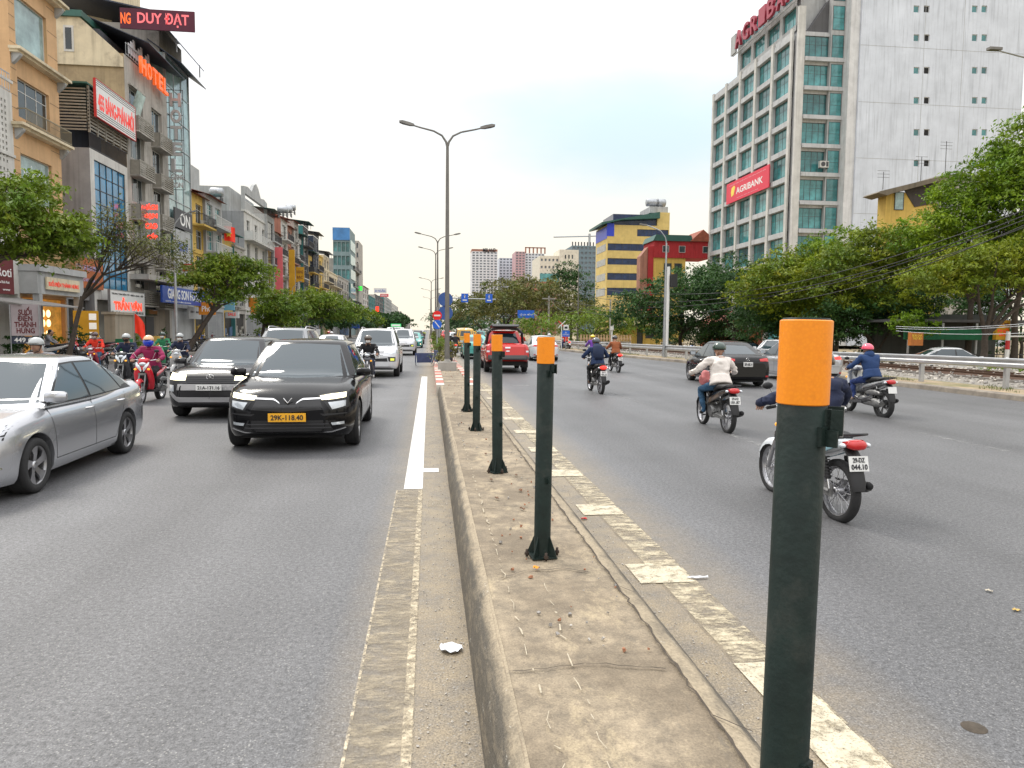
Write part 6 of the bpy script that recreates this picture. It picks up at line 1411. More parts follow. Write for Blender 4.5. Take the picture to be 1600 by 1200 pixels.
# flags
def flag(lab, x, y, z, w_, h_, rotz=0, star=True, pole=True, droop=.1):
    t = thing('flag', lab, 'flag', (x, y, z), rotz, 'red flags on the shop fronts'); b = MB(); n = 8; vs = []; fs = []
    for j in range(n+1):
        for i in range(n+1): u, v = i/n, j/n; vs.append((w_*u, .10*w_*sin(u*7+v*2), h_*v-droop*h_*u*u*1.2)); 
    for d in (0, .012): b.add([(a, q+d, c) for a, q, c in vs], [(j*(n+1)+i, j*(n+1)+i+1, (j+1)*(n+1)+i+1, (j+1)*(n+1)+i) for j in range(n) for i in range(n)], 0, True)
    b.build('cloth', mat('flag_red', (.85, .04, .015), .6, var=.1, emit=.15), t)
    if star:
        P = []
        for k in range(10): r = (.24 if k % 2 == 0 else .095)*h_; P.append((w_*.48+r*sin(k*pi/5), h_*.42+r*cos(k*pi/5)))
        MB().prism(P, -.16*w_, -.15*w_, 'y').build('star', T_yel, t)
    if pole: MB().tube([(0, 0, -h_*.8), (0, 0, h_*1.15)], .02, 6).build('pole', M_steel, t)
p = at(350, 372, 72); flag('red flag with a yellow star hanging before the teal wall', p.x, p.y, at(350, 361, 72).z-.9, 1.0, 1.4)
p = at(210, 505, 44); flag('plain red flag drooping beside the stone gate pier', p.x, p.y, at(210, 520, 44).z, .55, 1.1, star=False, droop=.5)
# ================================================================= right-hand side
M_tile_white = mat('mosaic_white', (.62, .66, .73), .55, var=.16, vs=.3, streak=.30, bump=.05, bs=30)
C_frame = M('precast_grey', (.50, .51, .52), streak=.28)
Xa, Zn, Zf = 47.0, 91.6, 117.6
t = thing('bank_tower', 'concrete-framed office tower with teal windows and red bank banner', 'building', (Xa, Zf, .15), -pi/2)
W = Zf-Zn; Ht = at(1118, 150, Zf).z; nb = 5; bw = W/nb; fh = 3.62; nf = int(Ht/fh); ops = []
for i in range(nb):
    for j in range(nf): ops.append((i*bw+.3, (i+1)*bw-.3, j*fh+.60, (j+1)*fh-.16))
b = MB(); panel(b, 0, W, 0, Ht, ops, 0, .55); b.box(0, W, .56, 1.4, 0, Ht-.1); b.box(.1, W-.1, 1.45, 22, 0, Ht)
b.build('wall', C_frame, t)
for k, (xa, xb, za, zb_) in enumerate(ops):
    if k < 100: window(t, xa, za, xb-xa, zb_-za, 0, 4, 1, M_frd, M_wteal, dep=.6, t=.07, top=.62)
for i in range(nb+1): MB().box(i*bw-.3, i*bw+.3, -.25, -.004, 0, Ht+.1).build('pier', C_white, t)
for j in range(nf+1): MB().box(.3, W-.3, -.12, -.004, j*fh-.12, j*fh+.56).build('spandrel', C_frame, t) if j < nf+1 else None
# set-back upper floors and the roof letters
H2 = at(1150, 72, 109.7).z
b = MB(); panel(b, 7.9, W, Ht+.02, H2, [(9+i*4.4, 12.6+i*4.4, Ht+.8+j*3.5, Ht+3.2+j*3.5) for i in range(4) for j in range(2)], .4, .5); b.box(7.9, W, .95, 20, Ht+.02, H2); b.add([(7.9, .4, Ht), (7.9, .95, Ht), (7.9, .95, H2), (7.9, .4, H2)], [(0, 1, 2, 3)]); b.build('wall', C_lgrey, t)
for i in range(4):
    for j in range(2): window(t, 9+i*4.4, Ht+.8+j*3.5, 3.6, 2.4, .4, 3, 1, M_frd, M_wteal, dep=.5)
b = MB(); b.prism([(12, H2), (16, H2+4.5), (22, H2+4.5), (26, H2)], 1.5, 16, 'y'); b.build('roof', C_dgrey, t)
# glazed bays facing the camera
t2 = thing('glazed_wing', 'curved-ledge glazed wing of the bank tower facing the camera', 'building', (Xa+.25, Zn-1.6, .15), 0)
Wg = at(1333, 300, Zn-1.6).x-Xa-.25; Hg = at(1300, 50, Zn).z; ops = [(.42, Wg-.08, j*fh+.75, (j+1)*fh-.2) for j in range(int(Hg/fh))]
b = MB(); shell(b, Wg, 1.55, 0, int(Hg/fh)*fh+.3, ops, .35, 0); b.build('wall', C_frame, t2)
for k, (xa, xb, za, zb_) in enumerate(ops): window(t2, xa, za, xb-xa, zb_-za, 0, 9, 1, M_frd, M_wteal, dep=.2, t=.06, top=.6); MB().box(.42, Wg-.5, -.6, -.004, za-.62, za-.12).build('ledge', C_frame, t2)
for x in (-.55,): MB().box(x, x+.9, -.45, -.01, 0, Hg+2).build('pier', C_white, t2)
b = MB(); n = int(Hg/fh)*fh+.3; b.prism([(1, n), (Wg/2, n+4.5), (Wg-1, n)], .3, 1.4, 'y'); b.build('roof', C_dgrey, t2)
for i, px in enumerate((1268, 1320)):
    p = at(px, 262, Zn-.5); q_ = acunit(None, p.x, Zn-2.6, p.z-.4); q_.scale = (1.5, 1.5, 1.5); tag(q_, 'white air conditioner box on the glazed wing ledge, %s one' % ['left', 'right'][i], 'air conditioner', 'air conditioners on the glazed wing')
sb = thing('rooftop_sign', 'raised dark red rooftop letters AGRIBANK on the bank tower', 'sign', (Xa-.6, 104.5, at(1205, 45, 100).z+1.2), -pi/2)
for i, ch in enumerate('AGRIBANK'): letter(sb, ch, -2.2+i*2.6, 0, 0+i*.0, 2.0, 2.4, mat('letter_maroon', (.35, .03, .06), .4, var=0), .4, .02)
b = MB(); b.box(-5.6, -3.9, 0, .3, -1.4, 1.4); b.box(-5, 17.5, .1, .2, -1.7, -1.5); b.build('logo_panel', C_lgrey, sb)
Yb0, Yb1 = atx(1207, 270, Xa).y, atx(1140, 300, Xa).y; zb0 = atx(1140, 320, Xa).z; zb1 = atx(1140, 289, Xa).z
signboard('bank_banner', 'red banner reading AGRIBANK hung across the tower front', Yb1-Yb0, zb1-zb0, .15, mat('banner_red', (.72, .05, .09), .6, var=.05), [('AGRIBANK', .9, -.1, (Yb1-Yb0)*.62, .95, T_white, .02), ('NGÂN HÀNG NÔNG NGHIỆP VÀ PHÁT TRIỂN NÔNG THÔN VIỆT NAM', 0, 1.1, (Yb1-Yb0)*.85, .25, mat('letter_rose', (.85, .45, .5), .5, var=0)), ('Mang phồn thịnh đến khách hàng', .4, -1.15, (Yb1-Yb0)*.5, .2, mat('letter_rose', (.85, .45, .5), .5, var=0))], (Xa-.5, (Yb0+Yb1)/2, (zb0+zb1)/2), -pi/2)
bpy.data.objects['bank_banner']['label'] = 'red banner reading AGRIBANK hung across the tower front'
MB().prism([(-5.2, -.7), (-4.4, -.5), (-3.9, .6), (-4.4, .9), (-5.2, .6), (-5.4, 0)], -.02, 0, 'y').build('emblem', T_yel, bpy.data.objects['bank_banner'])
# white tower
Xw, Yw = 54.2, 88.0; t = thing('white_tower', 'tall blank white tiled tower with few tiny windows', 'building', (Xw, Yw, .15), 0)
Ww = at(1588, 300, Yw).x-Xw; Hw = 52; ops = []; 
def pz(px, py): p = at(px, py, Yw); return p.x-Xw, p.z-.15
for py in (59, 110, 157, 207, 255, 14):
    for px in (1432, 1448, 1523, 1538):
        x, z = pz(px, py); ops.append((x-.38, x+.38, z-.42, z+.42))
b = MB(); shell(b, Ww, 20, 0, Hw, ops, .3, 0); b.build('wall', M_tile_white, t)
for k, (xa, xb, za, zb_) in enumerate(ops): window(t, xa, za, xb-xa, zb_-za, 0, 1, 1, M_fr, M_wteal if k % 4 != 1 else M_dark, dep=.2, t=.06)
for z in range(3, 52, 7): MB().box(.02, Ww-.02, -.012, -.002, z, z+.05).build('joint', C_lgrey, t)
for x in (8.6, 14): MB().box(x, x+.05, -.011, -.002, 0, Hw).build('joint', C_lgrey, t)
MB().box(-1.25, -.02, .3, 16, 0, Hw).build('side_wall', M('pilaster_white', (.66, .66, .66), streak=.25), t)
MB().box(-3.1, -1.27, 1.6, 3.3, 0, Hw).build('wall', C_lgrey, t)
for j in range(13): window(t, -2.95, j*fh+.5, 1.6, 3.0, 1.6, 1, 2, M_frd, M_wteal, dep=-.06)
# roofless yellow house in front of the tower
t = thing('old_house', 'weathered concrete and yellow house with tilted eaves above the trees', 'building', (at(1385, 300, 62).x, 62, 0)); zt = at(1480, 275, 62).z; z0 = at(1480, 345, 62).z; w_ = at(1512, 300, 62).x-at(1385, 300, 62).x
b = MB(); b.box(0, w_*.62, 0, 1.2, .1, zt-1.6); b.build('wall', C_yel, t); b = MB(); b.box(w_*.62+.002, w_+.8, .2, 3, .1, zt); b.build('wall', C_conc, t)
b = MB(); b.prism([(-1.4, zt-1.9), (-1.2, zt-1.75), (w_*.5, zt-.4), (w_*.85, zt+.2), (w_*.85, zt-.05), (w_*.5, zt-.8), (0, zt-1.9), (-.5, zt-2.1)], -.9, 1.4, 'y'); b.build('roof', M('eave_grey', (.17, .14, .10)), t)
b = MB(); b.prism([(w_*.2, zt-1.3), (w_*.62, zt-.6), (w_*.60, zt-2.5), (w_*.35, zt-2.9)], -.06, -.02, 'y'); b.build('loft_opening', M('loft_dark', (.06, .05, .045)), t)
window(t, w_*.10, zt-3.2, .9, 1.6, 0, 1, 1, M_frd, M_wpale, dep=-.15); window(t, w_*.70, zt-3.0, 1.0, 1.9, 0, 3, 3, M_fr, M_wg, dep=.15)
for i, x in enumerate((.3, w_*.5, w_*.8)):
    a = thing('roof_antenna', 'thin television antenna on the old yellow house roof, %s' % ['at its left eave', 'above its middle', 'tallest, by the concrete wall'][i], 'antenna', (at(1385, 300, 62).x+x, 63, zt-1.2+i*.6), 0, 'antennas on the old house'); b = MB(); b.tube([(0, 0, 0), (0, 0, 1.6+i*.9)], .03, 5)
    for k in range(3): b.tube([(-.6, 0, 1.1+k*.3+i*.8), (.6, 0, 1.1+k*.3+i*.8)], .015, 4)
    b.build('mast', M_frd, a)
# yellow and blue striped office
Yy = 160; x0, x1 = at(948, 400, Yy).x, at(1045, 400, Yy).x; zt = at(990, 352, Yy).z; t = thing('office_building', 'yellow office block with dark blue window bands and green slanted roof', 'building', (x0, Yy, 0)); W = x1-x0
b = MB(); nb_ = 7; ph = (at(950, 478, Yy).z); lv = [(at(990, y, Yy).z) for y in (467, 454, 438, 428, 415, 405, 391, 380, 368, 358)]
ops = [(.2, W-.2, at(990, a, Yy).z, at(990, c, Yy).z) for a, c in ((462, 450), (438, 427), (414, 404), (392, 381))]+[(W*.48, W-.2, at(990, 369, Yy).z, at(990, 358, Yy).z)]
ys_ = Zf2 = atx(931, 400, x0).y-Yy
shell(b, W, ys_, 0, zt, ops, .3, 0, 0); b.build('wall', M('stucco_yellow', (.66, .50, .18), streak=.15), t)
M_wnavy = winglass('window_glass_navy', (.015, .035, .10))
for xa, xb, za, zb_ in ops: window(t, xa, za, xb-xa, zb_-za, 0, 8, 1, M_frd, M_wnavy, dep=.2)
for za, zb_ in [(o[2], o[3]) for o in ops[:4]]: MB().box(-.05, -.005, 1, ys_-1, za, zb_).build('side_window', winglass('window_glass_grey', (.22, .23, .24)), t); 
b = MB(); b.box(-.08, .0, 0, ys_, at(940, 372, Yy).z, at(940, 353, Yy).z); b.box(-.05, W*.11, -.08, 0, at(960, 369, Yy).z, at(960, 349, Yy).z); b.build('blue_panel', mat('cobalt', (.03, .06, .55), .4, var=.05), t)
zz = at(930, 352, Yy).z; b = MB(); b.prism([(-1.5, zz+.1), (-1.5, zz+.6), (W*.82, at(1030, 332, Yy).z), (W*.82, at(1030, 342, Yy).z), (3, at(960, 344, Yy).z)], -1, ys_+1, 'y'); b.build('roof', C_sheetg, t)
b = MB(); b.box(W*.10, W*.8, .5, 10, zt, zt+2.5); b.build('top_floor', winglass('window_glass_navy', (.015, .035, .10)), t); b = MB(); b.box(W*.8, W, 0, 12, zt, at(1040, 332, Yy).z); b.build('stair_tower', M('stucco_yellow', (.66, .50, .18), streak=.15), t)
b = MB(); b.box(W*.70, W*.99, 1, 9, at(1040, 332, Yy).z+.02, at(1040, 322, Yy).z); b.build('roof_room', C_lgrey, t); tank(x0+W*.8, Yy+4, at(1040, 322, Yy).z, 'steel water tank on the yellow office roof, left one', .9, 3); tank(x0+W*.93, Yy+4, at(1040, 322, Yy).z, 'steel water tank on the yellow office roof, right one', .9, 2.5)
# red corrugated house on yellow piers
Yr = 118; x0 = at(1022, 400, Yr).x; x1 = at(1113, 400, Yr).x; W = x1-x0; za, zb_ = at(1060, 403, Yr).z, at(1060, 377, Yr).z; t = thing('red_house', 'red corrugated upper storey over yellow walls behind the trees', 'building', (x0, Yr, 0))
b = MB()
for k in range(int(W/.4)): b.box(k*.4, k*.4+.39, (k % 2)*.05, 6, za, zb_)
b.build('wall', M('sheet_red', (.40, .025, .03), streak=.15), t)
b = MB(); b.box(0, W*.55, .3, 6, 0, za-.01); b.build('wall', C_yel, t); b = MB(); b.box(-.9, -.01, .2, 3, 0, zb_-.9); b.build('wall', M('sheet_red', (.40, .025, .03), streak=.15), t)
b = MB(); b.prism([(-.3, zb_), (W*.65, zb_), (W*.62, zb_+1.0), (.2, zb_+1.0)], -.3, 6, 'y', 0); b.prism([(W*.6, zb_+.02), (W*.82, zb_+2.0), (W+.6, zb_+.02)], -.4, 6, 'y', 1); b.build('roof', [C_sheetg, C_tile], t)
b = MB(); b.prism([(-2.2, 0), (-2.2, za+.2), (-.95, zb_-1.0), (-.95, 0)], .5, 2.5, 'y'); b.build('side_lean_to', C_brick, t)
for x in (.35*W*.4, W*.42, W*.83): window(t, x, za+.9, 1.1, 1.1, 0, 1, 1, M_fr, M_wg, dep=-.15)
for x in (W*.18, W*.36): window(t, x, za-2.9, 1.3, 2.0, .3, 1, 1, M_frd, M_wg, dep=-.15)
# little yellow station house and brick gate
Ys = 88; x0 = at(1000, 520, Ys).x; W = at(1033, 500, Ys).x-x0; z1 = at(1010, 512, Ys).z; t = thing('station_house', 'small yellow house with hipped tiled roof behind the guardrail', 'building', (x0-1, Ys, 0))
b = MB(); shell(b, W+1, 6, 0, z1+.3, [(.6, 1.4, .2, 2.2), (W-1, W+.2, .9, 2.3)], .2); b.build('wall', C_yel, t); window(t, W-1, .9, 1.2, 1.4, 0, 2, 1, M_frd, M_wg); MB().box(.62, 1.38, .12, .16, .2, 2.2).build('door', M_frd, t)
b = MB(); z2 = z1+.3; z3 = at(1010, 497, Ys).z; b.add([(-1.2, -1.2, z2), (W+2, -1.2, z2), (W+2, 7, z2), (-1.2, 7, z2), (W*.4, 2.9, z3), (W*.7, 2.9, z3)], [(0, 1, 5, 4), (1, 2, 5), (2, 3, 4, 5), (3, 0, 4), (3, 2, 1, 0)]); b.build('roof', mat('roof_tan', (.36, .26, .16), .85, var=.3, vs=3, bump=.4, bs=12), t)
Yg = 62; t = thing('brick_gatehouse', 'red brick gatehouse with sloping tiled roof behind the parked cars', 'building', (at(1133, 520, Yg).x, Yg, -.3)); W = at(1192, 520, Yg).x-at(1133, 520, Yg).x
zg = at(1160, 505, Yg).z; b = MB(); shell(b, W, 6, 0, zg, [(W*.5, W*.85, .1, zg-.5)], .3); b.build('wall', M('brick_red', (.33, .10, .06), vs=6, var=.35), t); b = MB(); b.prism([(-.8, zg-.1), (W*.4, zg+1.5), (W*.45, zg+1.5), (W*.45, zg-.1)], -.4, 6, 'y'); b.prism([(W*.5, zg+.4), (W+.6, zg+.9), (W+.6, zg+.65), (W*.5, zg+.15)], -.5, 5, 'y'); b.build('roof', C_tile, t); MB().box(W*.52, W*.83, .1, .14, .1, zg-.6).build('gate', M('gate_wood', (.38, .14, .05)), t)
# far towers
M_wfar = mat('window_far', (.20, .23, .27), .2, 0, var=.3, vs=.1)
def farblock(lab, px0, px1, ytop, Y, wall, nb_, nfl, gm=None, name='apartment_tower', D=25, ybot=None, wfrac=.62, hfrac=.5, side=None):
    x0 = at(px0, 450, Y).x; W = at(px1, 450, Y).x-x0; Ht = at((px0+px1)/2, ytop, Y).z; t = thing(name, lab, 'building', (x0, Y, 0)); b = MB(); bw_, fh_ = W/nb_, Ht/nfl; ops = []
    for i in range(nb_):
        for j in range(nfl-1, 0, -1): ops.append((i*bw_+bw_*(1-wfrac)/2, (i+1)*bw_-bw_*(1-wfrac)/2, j*fh_+fh_*.25, j*fh_+fh_*(.25+hfrac)))
    shell(b, W, D, 0, Ht, ops, .8, 0, 1); b.build('wall', [wall, side or wall], t); ops.sort(key=lambda o: -o[2]); rest = MB()
    for k, (xa, xb, za, zb_) in enumerate(ops):
        if k < 99: MB().box(xa, xb, .5, .6, za, zb_).build('window', gm or M_wfar, t)
        else: rest.box(xa, xb, .5, .6, za, zb_)
    if len(ops) > 99: rest.build('windows', gm or M_wfar, t, kind='stuff')
    return t, W, Ht
t, W, Ht = farblock('white apartment tower with dense rows of dark balconies', 737, 777, 393, 620, M('tower_white', (.72, .72, .74), streak=.1), 7, 30, name='apartment_tower'); MB().box(0, W, .5, 20, Ht, Ht+2).build('roof_frame', C_brick, t)
letter(t, 'MBLAND', W*.68, 0, Ht+1.2, W*.5, 3.5, M_ink, .3, .02)
farblock('shorter pale blue-grey apartment tower between the taller ones', 780, 806, 403, 640, M('tower_blue', (.62, .66, .72), streak=.1), 5, 26)
t, W, Ht = farblock('apartment tower with a dusty pink strip and pale blue side', 805, 820, 393, 600, M('tower_pink', (.55, .36, .38), streak=.1), 3, 30); 
t, W, Ht = farblock('pale apartment tower topped with red and white frames', 820, 850, 396, 604, M('tower_pale', (.68, .70, .75), streak=.1), 6, 30); 
b = MB()
for k in range(6): b.box(k*W/5, k*W/5+1.0, 0, 1.5, Ht, Ht+5)
b.box(0, W+1, 0, 1.5, Ht+4.4, Ht+5.2); b.build('roof_frame', C_brick, t)
t, W, Ht = farblock('broad cream institute building with green glass lower floors', 843, 897, 400, 330, M('stone_cream', (.68, .64, .54), streak=.1), 9, 11, wfrac=.5, hfrac=.35); MB().box(0, W, -.4, -.02, at(870, 442, 330).z, at(870, 428, 330).z).build('glass_band', M_wteal, t); MB().box(W*.55, W*1.1, -1.5, 15, 0, at(900, 391, 330).z).build('tower_block', M('stone_cream', (.68, .64, .54), streak=.1), t)
for k in range(3): MB().box(W*(.70+.1*k), W*(.74+.1*k), -1.56, -1.5, at(900, 405, 330).z, at(900, 399, 330).z).build('window', M_wg, t)
farblock('low salmon-walled building just above the tree line', 826, 870, 440, 300, C_brick, 8, 6)
t, W, Ht = farblock('dark netted tower under construction behind the cream building', 893, 930, 384, 420, M('net_dark', (.16, .22, .26), streak=.1), 6, 18, name='unfinished_tower'); b = MB()
for k in range(9): b.box(W*k/8, W*k/8+.6, 0, .6, Ht, Ht+2.2)
b.build('scaffold', M_frd, t)
cx_ = at(921, 380, 430).x; t = thing('tower_crane', 'thin tower crane above the dark unfinished tower', 'crane', (cx_, 430, 0)); b = MB(); zc_ = at(921, 369, 430).z; b.tube([(0, 0, 0), (0, 0, zc_+1.5)], .7, 4); b.build('mast', M_steel, t); MB().tube([(-22, 0, zc_-1), (0, 0, zc_), (7, 0, zc_+.4)], .4, 4).build('jib', M_steel, t)
t, W, Ht = farblock('teal glass office block with a bright blue rooftop band', 521, 547, 356, 183, M('panel_greyteal', (.20, .27, .28)), 4, 8, gm=M_wteal, name='glass_office', wfrac=.82, hfrac=.7, D=13)
for k in range(6): MB().box(W+.02, W+.12, .8, 12.5, 3.5+k*3.6, 5.9+k*3.6).build('window_band', M_wteal, t)
MB().box(-.05, W+.05, -.3, -.02, Ht-3.0, Ht+.05).build('blue_band', mat('panel_sky', (.06, .22, .5), .3, var=.4, vs=.4), t)
farblock('plain concrete tower block with stacked balconies beyond the glass office', 547, 561, 376, 208, C_conc, 3, 10, name='apartment_tower', wfrac=.5, D=12)
farblock('hazy pale tower far down the road beyond the trees', 712, 724, 489, 1100, M('tower_haze', (.70, .71, .73), streak=.1), 4, 8)
# ================================================================= bollards, lamps, signs on the median
bollard('nearest dark green post with a broad orange sleeve, cut by the picture foot', .752, 1.40, 1.545, .049, (0, radians(.9)), .35)
bollard('second dark green post, standing alone on the bare slab', .755, 4.68, 1.475, .056, (.004, .006), .1)
bollard('third dark green post, with rubble strewn round its foot', .725, 7.55, 1.47, .056, (-.006, -.009), .4)
bollard('fourth dark green post, just right of the farthest one', .705, 10.75, 1.455, .056, (.008, .007), -.2)
bollard('farthest and shortest-looking dark green post', .70, 13.3, 1.455, .053, (0, radians(-.4)), .3)
lamp2('tall double-armed grey street lamp on a concrete block in the median', .66, 26.9, 8.25, 1.62, 'double-armed lamps in the median')
lamp2('second double-armed street lamp, behind the round blue signs', .66, 58, 8.4, 1.7, 'double-armed lamps in the median')
lamp2('third double-armed street lamp along the median', .66, 76, 9.3, 1.7, 'double-armed lamps in the median')
lamp2('fourth double-armed street lamp, thin in the distance', .3, 112, 8.7, 1.8, 'double-armed lamps in the median')
lamp2('fifth double-armed street lamp, thin in the distance', .3, 142, 8.7, 1.8, 'double-armed lamps in the median')
lamp2('farthest double-armed street lamp still readable down the road', .3, 178, 8.7, 1.8, 'double-armed lamps in the median')
M_sb = mat('sign_blue', (.01, .12, .62), .35, var=.06); M_sbd = mat('sign_blue_back', (.03, .09, .30), .45, var=.12, vs=5); M_sr = mat('sign_red', (.75, .01, .01), .35, var=.04)
Y = 40.5
for nm, lab, px, ys_, rr, ms in (('road_sign', 'post with two large plain blue discs behind the near lamp pole', 696, (468, 489), 11.2, M_sbd),):
    p = at(px, 560, Y); t = thing(nm, lab, 'road sign', (p.x, Y, .28)); MB().tube([(0, 0, 0), (0, 0, at(px, ys_[0]-12, Y).z-.28)], .045, 8).build('pole', M_steel, t)
    for y_ in ys_: rsign(t, 0, at(px, y_, Y).z-.28, rr*Y/1120, ms)
Y = 37.5; p = at(683, 560, Y); t = thing('road_sign', 'post with a red no-entry disc above a blue slashed disc', 'road sign', (p.x, Y, .28)); MB().tube([(0, 0, 0), (0, 0, at(683, 480, Y).z-.28)], .04, 8).build('pole', M_steel, t)
rsign(t, 0, at(683, 493, Y).z-.28, 7.2*Y/1120, M_sr, kind='noentry'); rsign(t, 0, at(683, 507, Y).z-.28, 7.2*Y/1120, M_sb, kind='slash', y=-.07)
# gantry arm with two lane signs
Y = 63; p = at(686, 465, Y); t = thing('sign_gantry', 'slim cantilever arm carrying two square blue lane signs', 'road sign', (p.x, Y, .28)); z_ = p.z-.28; b = MB(); b.tube([(0, 0, 0), (0, 0, z_+.4)], .10, 10); b.build('pole', M_steel, t)
x1 = at(775, 465, Y).x-p.x; MB().tube([(0, 0, z_), (x1, 0, z_-.1)], .05, 8).build('arm', M_steel, t)
for px in (726, 764):
    xx = at(px, 465, Y).x-p.x; w_ = .30; s_ = MB().box(xx-w_, xx+w_, -.10, -.06, z_-.38, z_+.38).build('lane_sign', M_sb, t); b = MB(); b.box(xx-.03, xx+.03, -.115, -.102, z_-.02, z_+.25); b.prism([(xx-.09, z_+.16), (xx, z_+.30), (xx+.09, z_+.16)], -.115, -.102, 'y'); b.box(xx-.18, xx+.18, -.115, -.102, z_-.24, z_-.14); b.build('white_symbol', M_white, t)
# direction sign on curved pole, right verge
Y = 88; p = at(846, 520, Y); t = thing('direction_sign', 'blue direction sign on a curved pole above the pickup', 'road sign', (p.x, Y, 0)); zt = at(830, 491, Y).z; xs = at(822, 491, Y).x-p.x
MB().tube([(0, 0, 0), (0, 0, zt-1.6), (-.25, 0, zt-.5), (-.9, 0, zt), (xs, 0, zt+.05)], .07, 8).build('pole', M_steel, t); MB().box(xs-1.05, xs+1.0, -.12, -.06, zt-.48, zt+.48).build('sign_face', M_sb, t)
letter(t, 'CỔ LOA  MỄ TRÌ', xs, -.12, zt-.02, 1.6, .28, M_white, .01, .02)
# bus stop signs
Y = 60; p = at(884, 530, Y); t = thing('bus_stop_sign', 'bus stop post with white bus plate over a blue plate', 'road sign', (p.x, Y, .15)); za = at(884, 508, Y).z-.15
MB().tube([(0, 0, 0), (0, 0, za)], .035, 8).build('pole', M_steel, t); MB().box(-.22, .22, -.07, -.04, za-.42, za+.02).build('bus_plate', M_white, t); MB().box(-.13, .13, -.085, -.072, za-.30, za-.12).build('bus_symbol', M_ink, t); o = MB().box(-.32, .32, -.07, -.04, za-.98, za-.46).build('blue_plate', M_sb, t); letter(t, 'BUS\nGIẢI PHÓNG', 0, -.072, za-.72, .5, .3, M_white, .006)
Y = 62; p = at(879, 530, Y); t = thing('railway_warning_sign', 'red and white railway warning cross on a white post', 'road sign', (p.x-.1, Y, .15)); za = at(879, 505, Y).z-.15; MB().tube([(0, 0, 0), (0, 0, za)], .04, 8).build('pole', M_white, t)
for a in (.8, -.8): MB().box(-.04, .04, -.06-.01*(a > 0), -.05-.01*(a > 0), -.42, .42, T=Matrix.Translation((0, 0, za-.1)) @ Matrix.Rotation(a, 4, 'Y')).build('cross_arm', M_white if a > 0 else M_sr, t)
# right-hand single lamps and poles
def lamp1(lab, px, Y, ytop, armpx, m=None, base=.15, light=True, w_=1.0):
    p = at(px, 560, Y); zt = at(px, ytop, Y).z; t = thing('street_lamp', lab, 'street lamp', (p.x, Y, base)); q = at(armpx, ytop, Y).x-p.x; zt -= base; sg = 1 if q > 0 else -1
    MB().tube([(0, 0, 0), (0, 0, zt*.5), (0, 0, zt-1.1)], [.10*w_, .08*w_, .055*w_], 10).build('pole', m or M_pole, t)
    a = MB().tube([(0, 0, zt-1.15), (sg*.08, 0, zt-.75), (sg*.4, 0, zt-.35), (q*.6, 0, zt-.12), (q*.85, 0, zt)], .035, 8).build('arm', m or M_pole, t)
    b = MB(); b.loft([[(q*.8+(q*.28)*u, -w2, zt+h0), (q*.8+(q*.28)*u, w2, zt+h0), (q*.8+(q*.28)*u, w2*.8, zt+h0+.09), (q*.8+(q*.28)*u, -w2*.8, zt+h0+.09)] for u, w2, h0 in ((0, .07, -.06), (.5, .13, -.05), (1, .09, 0))], smooth=False); b.build('lamp_head', M_pole, a); return t
lamp1('grey street lamp standing before the guardrail, arm towards the road', 1037, 44, 352, 1003, M_steel)
lamp1('distant grey street lamp in front of the yellow office', 902, 88, 412, 881)
lamp1('grey street lamp by the left pavement, arm over the shops', 277, 47, 330, 303, M_steel)
lamp1('far thin lamp post on the left pavement beside the trees', 458, 88, 440, 470, M_steel)
t = thing('utility_pole', 'plain concrete utility pole standing among the trees by the bus stop', 'utility pole', (at(857, 520, 96).x, 96, 0)); MB().tube([(0, 0, 0), (0, 0, at(857, 462, 96).z)], [.17, .12], 10).build('pole', M_conc, t); MB().box(-.9, .9, -.05, .05, at(857, 464, 96).z-.3, at(857, 464, 96).z-.15).build('cross_arm', M_conc, t)
t = thing('utility_pole', 'white pole right behind the grey street lamp at the guardrail', 'utility pole', (at(1038.5, 520, 50).x+.18, 50, .15)); MB().tube([(0, 0, 0), (0, 0, at(1040, 420, 50).z)], .11, 10).build('pole', M_white, t); MB().box(.10, .55, -.35, .2, at(1040, 452, 50).z, at(1040, 432, 50).z).build('junction_box', M_black, t)
t = thing('utility_pole', 'thin dark pole among the greenery left of the station house', 'utility pole', (at(953, 520, 80).x, 80, .15)); MB().tube([(0, 0, 0), (0, 0, at(953, 470, 80).z)], .09, 8).build('pole', M_conc, t)
t = thing('traffic_light', 'white-posted signal standing near the station house', 'traffic light', (at(956, 520, 72).x, 72, .15)); MB().tube([(0, 0, 0), (0, 0, at(956, 510, 72).z-.15)], .09, 8).build('pole', M_white, t); MB().box(-.14, .14, -.16, .1, at(956, 516, 72).z-.15, at(956, 508, 72).z-.15).build('signal_box', M_white, t)
t = thing('street_lamp', 'lamp head on a thin arm entering at the right picture edge', 'street lamp', (at(1640, 300, 30).x, 30, .15)); z_ = at(1585, 95, 30).z; x_ = at(1560, 82, 30).x-t.location.x; MB().tube([(0, 0, 0), (0, 0, z_-.3), (x_*.3, 0, z_-.1), (x_, 0, z_+.25)], [.09, .06, .05, .04], 8).build('pole', M_steel, t); MB().box(x_-.5, x_+.1, -.12, .12, z_+.25, z_+.36).build('lamp_head', M_pole, t)
